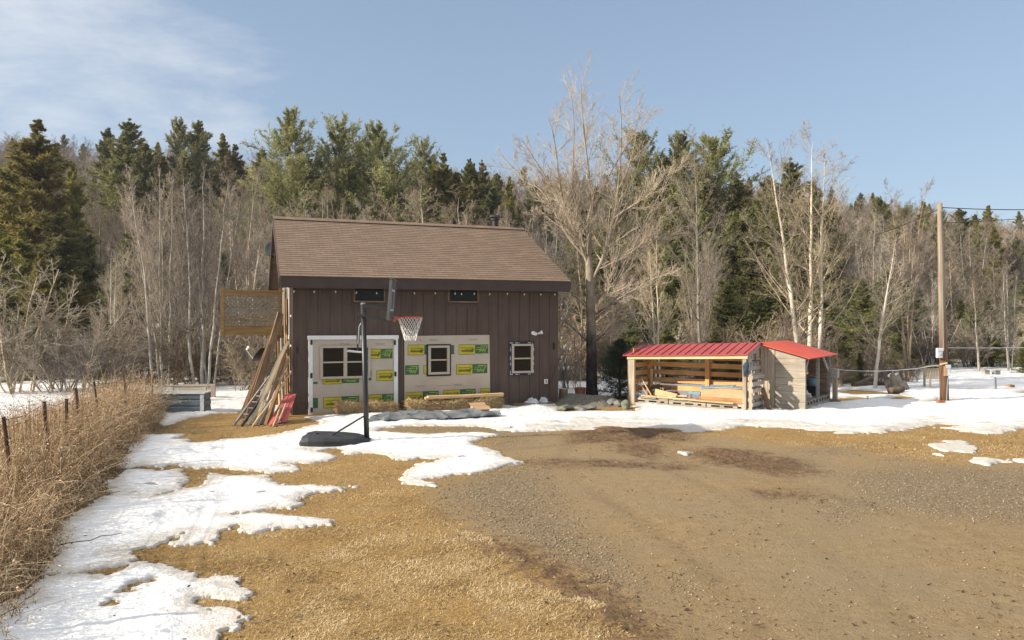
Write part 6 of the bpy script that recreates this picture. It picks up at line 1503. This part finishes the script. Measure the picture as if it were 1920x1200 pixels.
place_px('birch_clump_b', 'birch_tree', 'pale birch stems at the far right edge of the photo', 'tree', 1893, 505, 35, None, .4, .9)
place_px('hardwood_b', 'bare_tree', 'round topped bare tree rising just above the barn ridge', 'tree', 800, 345, 34, None, 1, 1.35)
place_px('fir_shrub', 'fir_shrub', 'small dark fir shrub at the left end of the wood shed', 'shrub', 1162, 632, 22.6, None, .5, 1.0)
place_px('small_shrub', 'small_shrub', 'tiny bare shrub in the snow between lean-to and pole', 'shrub', 1627, 735, 22.4, None, .4, 1.0)
place_px('small_shrub', 'small_shrub', 'tiny pale bare shrub at the foot of the utility pole', 'shrub', 1757, 733, 22.0, None, 1.9, .9)
place_px('bush_c', 'bush', 'low tangled bush behind the terracotta pot', 'bush', 1075, 640, 25.5, None, .4)
for i, (px, pt, d, lab) in enumerate(((690, 362, 33, 'low rounded bare crown just above the middle of the barn ridge'), (870, 368, 34, 'rounded bare crown above the barn roof left of the chimney'), (935, 372, 32.5, 'bare crown rising behind the barn chimney'), (560, 372, 33, 'bare crown above the left end of the barn ridge'))):
    place_px('hardwood_b' if i % 2 else 'hardwood_c', 'bare_tree', lab, 'tree', px, pt, d, None, None, 1.3)
# big tangle left
for i, (px, pt, d, key, lab) in enumerate(((20, 470, 24.5, 'bush_b', 'largest tangled bare bush at the far left edge beyond the fence'), (120, 560, 24.5, 'bush_a', 'tangled bare bush second from the left edge beyond the fence'), (185, 590, 25.5, 'bush_b', 'low spreading bare bush left of the birch clumps'), (480, 600, 25.5, 'bush_b', 'arching bare bush right of the planters below the balcony'), (440, 620, 27, 'bush_a', 'bare bush between the birch clumps and the balcony'))):
    place_px(key, 'bush', lab, 'bush', px, pt, d, 'bushes beyond the fence', None, 1.25)

# --- conifers on the skyline and in front of it, each where the photo has it
CON = [(75, 226, 46, 'spruce_a', 1.25), (22, 300, 48, 'spruce_b', 1.3), (135, 300, 50, 'spruce_b', .8), (-40, 330, 46, 'spruce_a', 1.2), (110, 400, 44, 'hemlock_a', 1.2), (40, 430, 40, 'spruce_a', 1.3), (170, 440, 46, 'hemlock_b', 1.2),
       (203, 240, 82, 'hemlock_b', .8), (243, 222, 76, 'hemlock_a', 1.1), (275, 270, 74, 'hemlock_b', 1.0), (333, 232, 78, 'pine_a', .8), (372, 226, 80, 'hemlock_b', .9), (418, 248, 82, 'spruce_b', .9), (442, 270, 80, 'spruce_a', 1.0), (305, 290, 76, 'spruce_b', 1.0), (350, 290, 70, 'hemlock_a', 1.0),
       (490, 280, 68, 'hemlock_b', .9), (545, 216, 58, 'pine_a', .95), (575, 290, 60, 'hemlock_a', .9), (627, 237, 60, 'pine_b', 1.0), (655, 300, 58, 'hemlock_b', 1.0), (702, 242, 60, 'pine_a', 1.0), (675, 270, 64, 'pine_b', .8), (735, 300, 62, 'hemlock_a', .9),
       (788, 272, 70, 'pine_b', .7), (812, 290, 70, 'hemlock_b', .8), (832, 288, 64, 'spruce_a', 1.0), (855, 320, 62, 'spruce_b', 1.1), (882, 298, 70, 'hemlock_b', .9), (905, 300, 70, 'hemlock_a', .8), (955, 328, 62, 'spruce_b', .6), (925, 345, 66, 'hemlock_a', 1.0), (1000, 345, 64, 'hemlock_b', .9),
       (1195, 262, 52, 'pine_b', .9), (1165, 330, 54, 'hemlock_a', .9), (1235, 300, 54, 'pine_a', .9), (1272, 262, 52, 'pine_a', 1.0), (1310, 310, 50, 'hemlock_b', .9), (1350, 268, 50, 'pine_b', 1.05), (1385, 330, 50, 'hemlock_a', 1.0), (1090, 370, 56, 'hemlock_a', .9),
       (1483, 296, 46, 'hemlock_a', 1.05), (1440, 330, 48, 'hemlock_b', .9), (1525, 340, 48, 'hemlock_b', .9), (1555, 380, 50, 'hemlock_a', .8), (1645, 378, 66, 'pine_a', .8), (1700, 395, 68, 'pine_b', .8), (1765, 400, 74, 'pine_a', .8), (1788, 425, 82, 'pine_b', .7), (1830, 430, 88, 'pine_a', .7), (1812, 455, 70, 'hemlock_b', .7),
       (1860, 475, 58, 'spruce_a', 1.0), (1890, 432, 90, 'hemlock_a', .8), (1935, 425, 80, 'pine_a', 1.0), (1960, 440, 60, 'hemlock_a', 1.0),
       (1800, 560, 44, 'hemlock_b', 1.1), (1745, 540, 46, 'hemlock_a', 1.1), (1910, 590, 40, 'spruce_b', 1.0), (700, 380, 52, 'hemlock_b', 1.2), (1130, 470, 46, 'hemlock_a', 1.2), (1260, 440, 42, 'hemlock_a', 1.2), (1340, 450, 42, 'hemlock_b', 1.2), (1410, 430, 42, 'hemlock_a', 1.2), (1465, 480, 40, 'hemlock_a', 1.2), (1660, 500, 44, 'hemlock_a', 1.1),
       (5, 420, 36, 'spruce_a', 1.2), (75, 470, 34, 'spruce_b', 1.2), (140, 500, 37, 'spruce_a', 1.1), (-60, 450, 38, 'spruce_b', 1.3), (245, 430, 44, 'hemlock_b', 1.1), (420, 470, 37, 'hemlock_b', 1.2), (480, 520, 34, 'hemlock_b', 1.2), (850, 380, 54, 'spruce_a', 1.2), (1150, 540, 36, 'hemlock_a', 1.2), (1220, 520, 36, 'hemlock_b', 1.2), (1300, 500, 36, 'hemlock_a', 1.2), (1370, 520, 35, 'hemlock_a', 1.2), (1440, 540, 34, 'hemlock_b', 1.2), (1540, 500, 36, 'hemlock_a', 1.2), (1620, 530, 36, 'hemlock_b', 1.2), (1700, 520, 40, 'hemlock_a', 1.2), (1850, 560, 44, 'hemlock_a', 1.2), (1960, 560, 44, 'hemlock_b', 1.2)]
KN = {'spruce_a': ('spruce_tree', 'olive green spruce growing in the woods behind the yard'), 'spruce_b': ('spruce_tree', 'olive green spruce growing in the woods behind the yard'), 'hemlock_a': ('hemlock_tree', 'dark green hemlock growing in the woods behind the yard'), 'hemlock_b': ('hemlock_tree', 'dark green hemlock growing in the woods behind the yard'),
      'pine_a': ('pine_tree', 'open crowned pine rising above the bare trees of the woods'), 'pine_b': ('pine_tree', 'open crowned pine rising above the bare trees of the woods')}
GN_ = {'spruce_tree': 'spruces in the woods', 'hemlock_tree': 'hemlocks in the woods', 'pine_tree': 'pines in the woods'}
for i, (px, pt, d, key, sx) in enumerate(CON):
    nm, lab = KN[key]; grp = GN_[nm]
    if i == 0: lab, grp = 'largest olive green spruce towering at the left edge of the woods', None
    if (px, pt) == (545, 216): lab, grp = 'tallest open pine on the skyline above the left end of the barn roof', None
    place_px(key, nm, lab, 'tree', px, pt, d, grp, None, sx)
# --- the bare woods behind: thinner trees filling in between
hw = ['hardwood_a', 'hardwood_b', 'hardwood_c', 'hardwood_d', 'pale_b', 'birch_clump_b', 'pale_b', 'birch_clump_a', 'pale_a']
def topline(px): return np.interp(px, [-300, 0, 150, 250, 450, 600, 800, 950, 1100, 1250, 1400, 1550, 1700, 1900, 2200], [290, 290, 290, 320, 310, 340, 345, 350, 350, 340, 360, 390, 390, 450, 430])
r_ = random.Random(77); cnt = 0
for d0_, d1_, n_, lo, hi in ((29, 36, 22, 90, 230), (36, 46, 28, 40, 170), (46, 62, 52, 0, 80)):
    for i in range(n_):
        px = -260 + 2480 * (i + r_.random()) / n_; d = r_.uniform(d0_, d1_); 
        if 1040 < px < 1180 and d < 33: continue
        if px < 165 and d < 50: continue
        if px < 165: d = max(d, 54)
        if px > 1700: d = max(d, 36 + (px - 1700) * .01)
        pt = topline(px) + r_.uniform(lo, hi); key = r_.choice(hw[:6] if d > 36 else hw)
        place_px(key, 'bare_tree', 'leafless grey brown tree among the thick woods behind the yard', 'tree', px, pt, d, 'leafless trees of the woods', None, r_.uniform(.9, 1.3)); cnt += 1
for i in range(82):
    px = -240 + 2400 * (i + r_.random()) / 82; d = r_.uniform(26.0, 33)
    if 1045 < px < 1150: d += 3
    if 545 < px < 1045: d = max(d, 29.5)
    if px > 1720: d = r_.uniform(36, 39)
    place_px(r_.choice(['bush_a', 'bush_b', 'bush_c', 'bush_a']), 'bush', 'leafless bush in the undergrowth along the edge of the woods', 'bush', px, r_.uniform(545, 672), d, 'leafless bushes along the wood edge', None, r_.uniform(1.0, 1.5))
for (px, pt, d, sx) in ((392, 655, 27.5, .9), (1580, 640, 27.5, 1.0), (1612, 660, 28, .9), (1918, 640, 33, .9), (200, 600, 32, 1.2), (330, 600, 31, 1.2), (60, 600, 30, 1.4), (1400, 600, 30, 1.4), (1340, 620, 29.5, 1.2), (1460, 610, 30, 1.3), (1250, 610, 30, 1.3), (520, 600, 31, 1.2), (1180, 600, 30, 1.2), (1750, 610, 37, 1.4), (1860, 620, 37.5, 1.5)):
    place_px('hemlock_a', 'young_hemlock', 'young low hemlock in the undergrowth at the edge of the woods', 'tree', px, pt, d, 'young hemlocks in the undergrowth', None, sx * 1.2)

for i in range(24):
    px = -280 + 2480 * (i + r_.random()) / 24; d = r_.uniform(33, 41)
    if px > 1700: d += 5
    place_px(r_.choice(['hemlock_a', 'hemlock_b']), 'hemlock_tree', KN['hemlock_a'][1], 'tree', px, r_.uniform(470, 610), d, GN_['hemlock_tree'], None, r_.uniform(1.2, 1.6))
# --- the far wooded hillside, one mass of trees
def far_woods():
    coll = bpy.data.collections.new('far_tree_kinds')
    def kind(nm, parts, H):
        vs = [p[0] / H for p in parts]; return vs
    for key, w in (('hardwood_a', 3), ('hardwood_b', 3), ('hardwood_c', 3), ('hemlock_b', 1), ('spruce_b', 1)):
        tm, cm, H = PROTO[key]
        nv = len(tm.vertices) + len(cm.vertices); co = np.zeros(nv * 3, np.float32); a = np.zeros(len(tm.vertices) * 3, np.float32); tm.vertices.foreach_get('co', a); b = np.zeros(len(cm.vertices) * 3, np.float32); cm.vertices.foreach_get('co', b)
        me = bpy.data.meshes.new('far_' + key)
        import bmesh
        bm = bmesh.new(); bm.from_mesh(cm); 
        bm.to_mesh(me); bm.free()
        for m in cm.materials: me.materials.append(m)
        o = bpy.data.objects.new('far_' + key, me); o.scale = (1 / H,) * 3
        coll.objects.link(o)
        me.transform(Matrix.Scale(1 / H, 4)); o.scale = (1, 1, 1)
    r = np.random.default_rng(5); n = 1900
    d = 62 * (185 / 62) ** r.random(n); x = (-.82 + 1.7 * r.random(n)) * d
    z = gz(x, d); con = r.random(n) < np.interp(x / d, [-.7, -.3, .0, .4, .8], [.04, .14, .22, .08, .04])
    idx_ = np.where(con, r.integers(3, 5, n), r.integers(0, 3, n)); h = np.where(con, 8 + 4 * r.random(n), 7.5 + 3.0 * r.random(n))
    me = bpy.data.meshes.new('far_woods'); me.vertices.add(n); me.vertices.foreach_set('co', np.stack([x, d, z - .1], -1).astype(np.float32).ravel())
    me.attributes.new('kind_index', 'INT', 'POINT').data.foreach_set('value', idx_.astype(np.int32)); me.attributes.new('height', 'FLOAT', 'POINT').data.foreach_set('value', h.astype(np.float32)); me.attributes.new('turn', 'FLOAT', 'POINT').data.foreach_set('value', (r.random(n) * 6.28).astype(np.float32))
    o = link('far_woods', me); tag(o, 'distant grey brown wooded hillside behind the nearer trees', 'woods', kind='stuff')
    ng = bpy.data.node_groups.new('far woods', 'GeometryNodeTree'); ng.interface.new_socket(name='Geometry', in_out='INPUT', socket_type='NodeSocketGeometry'); ng.interface.new_socket(name='Geometry', in_out='OUTPUT', socket_type='NodeSocketGeometry')
    N = ng.nodes; gi = N.new('NodeGroupInput'); go = N.new('NodeGroupOutput'); ci = N.new('GeometryNodeCollectionInfo'); ci.inputs['Collection'].default_value = coll; ci.inputs['Separate Children'].default_value = True; ci.inputs['Reset Children'].default_value = True
    ip = N.new('GeometryNodeInstanceOnPoints'); ip.inputs['Pick Instance'].default_value = True
    def at(nm, ty): a = N.new('GeometryNodeInputNamedAttribute'); a.data_type = ty; a.inputs['Name'].default_value = nm; return a.outputs[0]
    cx = N.new('ShaderNodeCombineXYZ'); L = ng.links
    L.new(gi.outputs[0], ip.inputs['Points']); L.new(ci.outputs[0], ip.inputs['Instance']); L.new(at('kind_index', 'INT'), ip.inputs['Instance Index']); L.new(at('turn', 'FLOAT'), cx.inputs[2]); L.new(cx.outputs[0], ip.inputs['Rotation'])
    c2 = N.new('ShaderNodeCombineXYZ'); hh_ = at('height', 'FLOAT'); [L.new(hh_, c2.inputs[i]) for i in range(3)]; L.new(c2.outputs[0], ip.inputs['Scale']); L.new(ip.outputs[0], go.inputs[0])
    md = o.modifiers.new('trees', 'NODES'); md.node_group = ng
far_woods()

# --- the big bare tree beside the barn, its limbs as the photo shows them
def big_tree():
    D0 = 23.2; base = Vector((*G(1110, 748), 0)); D0 = base.y
    o = thing('poplar_tree', 'big bare poplar with dark lower trunk between barn and wood shed', 'tree', base)
    def path(px, dz, n=12):
        P_ = np.array([tuple(W(x, y, D0 + dd) - base) for (x, y), dd in zip(px, np.linspace(dz[0], dz[1], len(px)))]); k = np.linspace(0, 1, len(P_)); t = np.linspace(0, .91 if n == 12 else 1, n)
        Q = np.stack([np.interp(t, k, P_[:, i]) for i in range(3)], 1); Q[1:-1] = (Q[:-2] + 2 * Q[1:-1] + Q[2:]) / 4; return Q
    trunk = path([(1110, 752), (1109, 690), (1109, 640), (1107, 560), (1105, 500), (1103, 480)], (0, 0), 14); tr = np.interp(np.linspace(0, 1, 14), [0, .06, .2, .4, .7, 1], [.22, .175, .165, .15, .125, .09])
    vt, ft = tubes(trunk[None], tr[None], 14)
    limbs = [([(1104, 500), (1085, 450), (1062, 400), (1047, 340), (1040, 250), (1018, 195)], (0, -.8), .085), ([(1100, 485), (1060, 440), (1035, 385), (1015, 355), (965, 320), (922, 268)], (0, .9), .07), ([(1103, 500), (1088, 430), (1073, 390), (1074, 320), (1078, 210), (1062, 135)], (0, .6), .075),
             ([(1105, 490), (1109, 420), (1105, 330), (1098, 280), (1090, 200), (1089, 118)], (0, -.2), .08), ([(1109, 530), (1128, 490), (1150, 430), (1163, 320), (1167, 230), (1156, 138)], (0, -.9), .08), ([(1110, 520), (1140, 480), (1153, 440), (1155, 395), (1190, 340), (1215, 240)], (0, 1.0), .065),
             ([(1112, 568), (1135, 545), (1160, 530), (1182, 480), (1200, 435), (1240, 360), (1262, 300)], (0, -.7), .06), ([(1113, 643), (1135, 625), (1150, 605), (1185, 597), (1240, 570)], (0, .8), .055), ([(1104, 643), (1082, 622), (1060, 603), (1046, 585)], (0, -1.0), .04), ([(1128, 498), (1180, 470), (1250, 440), (1315, 412)], (0, .5), .05),
             ([(1150, 410), (1200, 375), (1250, 330), (1300, 300)], (-.6, -1.2), .045), ([(1098, 575), (1072, 548), (1040, 528)], (0, .8), .035), ([(1095, 470), (1060, 420), (1020, 400), (985, 410)], (0, -1.3), .04), ([(1075, 400), (1050, 370), (1010, 310), (965, 240)], (-.2, -.6), .04), ([(1115, 590), (1160, 560), (1230, 520), (1290, 500)], (0, -1.1), .045), ([(1113, 600), (1150, 570), (1175, 545), (1215, 535)], (0, 1.2), .04), ([(1105, 420), (1140, 330), (1190, 250), (1205, 190)], (-.1, .9), .045)]
    P0 = np.array([path(a, b) for a, b, _ in limbs]); R0 = np.array([rr_ * .56 * (1 - np.linspace(0, 1, 12)) ** .8 + .007 for _, _, rr_ in limbs]); r = np.random.default_rng(77)
    P1, R1 = children(P0, R0, 22, .10, .98, .72, .22, .36, 8, .55, .11, r, .34, .0042, .62); P2, R2 = children(P1, R1, 8, .12, 1.0, .65, .22, .40, 6, .6, .14, r, .5, .0034, .4); P3, R3 = children(P2, R2, 5, .2, 1.0, .7, .25, .45, 4, .4, .15, r, .65, .003, .3)
    link('trunk', np_mesh('trunk', vt, [ft], True, [MAT['bark_big']]), o)
    for i in range(len(limbs)):
        v, f = tubes(P0[i:i + 1], R0[i:i + 1], 8); link('limb', np_mesh('limb', v, [f], True, [MAT['bark_big']]), o)
    v, f = merge([tubes(P1, R1, 5), tubes(P2, R2, 4), tubes(P3, R3, 3)]); link('crown', np_mesh('crown', v, [f], True, [MAT['bark_grey']]), o)
    # small leaning stem of the mossy tree by the broken stump
big_tree()
# fallen twigs lying on the near snow
for i, (a, b, lab) in enumerate((((105, 1042), (230, 1020), 'thin dark twig lying on the snow at the foot of the weeds'), ((0, 1180), (75, 1130), 'thin dark twig on the snow in the near left corner'), ((160, 958), (225, 938), 'thin forked twig on the snow where the weeds narrow'))):
    pa, pb_ = gp(*a, .10), gp(*b, .12); stick('twig', lab, 'twig', pa, pb_, .006, .003, MAT['bark_dark'], 'twigs lying on the snow', .04)

# ================================================================== LIGHT, SKY, CAMERA
SE = 25.0; to_sun = Vector((-.955 * math.cos(R(SE)), -.297 * math.cos(R(SE)), math.sin(R(SE))))
sun = bpy.data.lights.new('sun', 'SUN'); sun.energy = 4.3; sun.angle = R(.53); sun.color = (1.0, .90, .75)
so = bpy.data.objects.new('sun', sun); COL.objects.link(so); so.rotation_mode = 'QUATERNION'; so.rotation_quaternion = (-to_sun).to_track_quat('-Z', 'Y')
wd_ = bpy.data.worlds.new('World'); scene.world = wd_; wd_.use_nodes = True; t = wd_.node_tree; bgd = t.nodes['Background']
sky = t.nodes.new('ShaderNodeTexSky'); sky.sky_type = 'NISHITA'; sky.sun_disc = False; sky.sun_elevation = R(SE); sky.sun_rotation = math.atan2(to_sun.x, to_sun.y) % (2 * math.pi); sky.air_density = 1.0; sky.dust_density = 1.0; sky.ozone_density = 1.0; sky.altitude = 200
def wn(ty, **k): nd = t.nodes.new(ty); [setattr(nd, a, v) for a, v in k.items()]; return nd
tc = wn('ShaderNodeTexCoord'); sep = wn('ShaderNodeSeparateXYZ'); t.links.new(tc.outputs['Generated'], sep.inputs[0])
def wm(op, a, b=0, clamp=False):
    m = wn('ShaderNodeMath', operation=op); m.use_clamp = clamp
    for s_, v in ((m.inputs[0], a), (m.inputs[1], b)):
        if isinstance(v, bpy.types.NodeSocket): t.links.new(v, s_)
        else: s_.default_value = v
    return m.outputs[0]
# cirrus on a high layer: direction projected on a plane overhead
zc = wm('MAXIMUM', sep.outputs[2], .03); cx = wm('DIVIDE', sep.outputs[0], wm('ADD', zc, .12)); cy_ = wm('DIVIDE', sep.outputs[1], wm('ADD', zc, .12))
cmb = wn('ShaderNodeCombineXYZ'); t.links.new(cx, cmb.inputs[0]); t.links.new(cy_, cmb.inputs[1])
mp = wn('ShaderNodeMapping'); mp.inputs['Rotation'].default_value = (0, 0, .5); mp.inputs['Scale'].default_value = (1.0, 1.35, 1); t.links.new(cmb.outputs[0], mp.inputs[0])
n1 = wn('ShaderNodeTexNoise'); n1.inputs['Scale'].default_value = 1.15; n1.inputs['Detail'].default_value = 9; n1.inputs['Roughness'].default_value = .62; n1.inputs['Distortion'].default_value = .25; t.links.new(mp.outputs[0], n1.inputs[0])
n2 = wn('ShaderNodeTexNoise'); n2.inputs['Scale'].default_value = .45; n2.inputs['Detail'].default_value = 3; t.links.new(cmb.outputs[0], n2.inputs[0])
left = wn('ShaderNodeMapRange'); left.interpolation_type = 'SMOOTHSTEP'; left.inputs[1].default_value = .02; left.inputs[2].default_value = -.38; t.links.new(sep.outputs[0], left.inputs[0])
mk = wm('ADD', wm('MULTIPLY', n1.outputs[0], 1.0), wm('MULTIPLY', n2.outputs[0], .5)); mk = wm('SUBTRACT', wm('ADD', mk, wm('MULTIPLY', left.outputs[0], .28)), .93)
mk = wm('MULTIPLY', mk, 3.4, True)
mx = wn('ShaderNodeMix', data_type='RGBA'); t.links.new(wm('MULTIPLY', mk, .62), mx.inputs[0]); t.links.new(sky.outputs[0], mx.inputs[6]); mx.inputs[7].default_value = (3.7, 3.75, 3.85, 1)
gm = wn('ShaderNodeGamma'); gm.inputs[1].default_value = .5; t.links.new(sky.outputs[0], gm.inputs[0]); hs = wn('ShaderNodeMix', data_type='RGBA', blend_type='MULTIPLY'); hs.inputs[0].default_value = 1; t.links.new(gm.outputs[0], hs.inputs[6]); hs.inputs[7].default_value = (.98, 1.12, 1.30, 1); t.links.new(hs.outputs[2], mx.inputs[6])
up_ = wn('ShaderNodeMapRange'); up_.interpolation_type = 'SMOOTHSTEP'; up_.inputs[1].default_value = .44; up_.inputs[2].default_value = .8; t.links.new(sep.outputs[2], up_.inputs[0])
vm = wn('ShaderNodeMix', data_type='RGBA'); t.links.new(up_.outputs[0], vm.inputs[0]); t.links.new(mx.outputs[2], vm.inputs[6]); vm.inputs[7].default_value = (4.6, 4.6, 4.6, 1)   # unseen sky overhead whitened and brightened, added as fill light
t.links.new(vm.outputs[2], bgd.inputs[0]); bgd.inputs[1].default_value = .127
hz = MB().bb(-190, 190, -30, 215, -4, 75).build('haze', M_plain('unused', (1, 1, 1))); tag(hz, 'thin pale spring haze in the air over the yard and woods', 'haze', kind='stuff')
hm = bpy.data.materials.new('pale haze'); hm.use_nodes = True; hm.node_tree.nodes.clear(); ho = hm.node_tree.nodes.new('ShaderNodeOutputMaterial'); hv_ = hm.node_tree.nodes.new('ShaderNodeVolumePrincipled'); hv_.inputs['Color'].default_value = (.9, .93, 1, 1); hv_.inputs['Density'].default_value = .0003; hv_.inputs['Anisotropy'].default_value = .2; hm.node_tree.links.new(hv_.outputs[0], ho.inputs['Volume']); hz.data.materials[0] = hm
cam = bpy.data.cameras.new('camera'); co_ = bpy.data.objects.new('camera', cam); COL.objects.link(co_); cam.sensor_width = 36; cam.lens = 26.25; cam.clip_end = 3000; cam.clip_start = .05
co_.location = (0, 0, CAMZ); co_.rotation_euler = (R(90), 0, 0); scene.camera = co_
vs_ = scene.view_settings; vs_.view_transform = 'Standard'; vs_.look = 'None'; vs_.exposure = 1.0; vs_.gamma = 1
scene.cycles.max_bounces = 6; scene.cycles.diffuse_bounces = 3; scene.cycles.glossy_bounces = 3
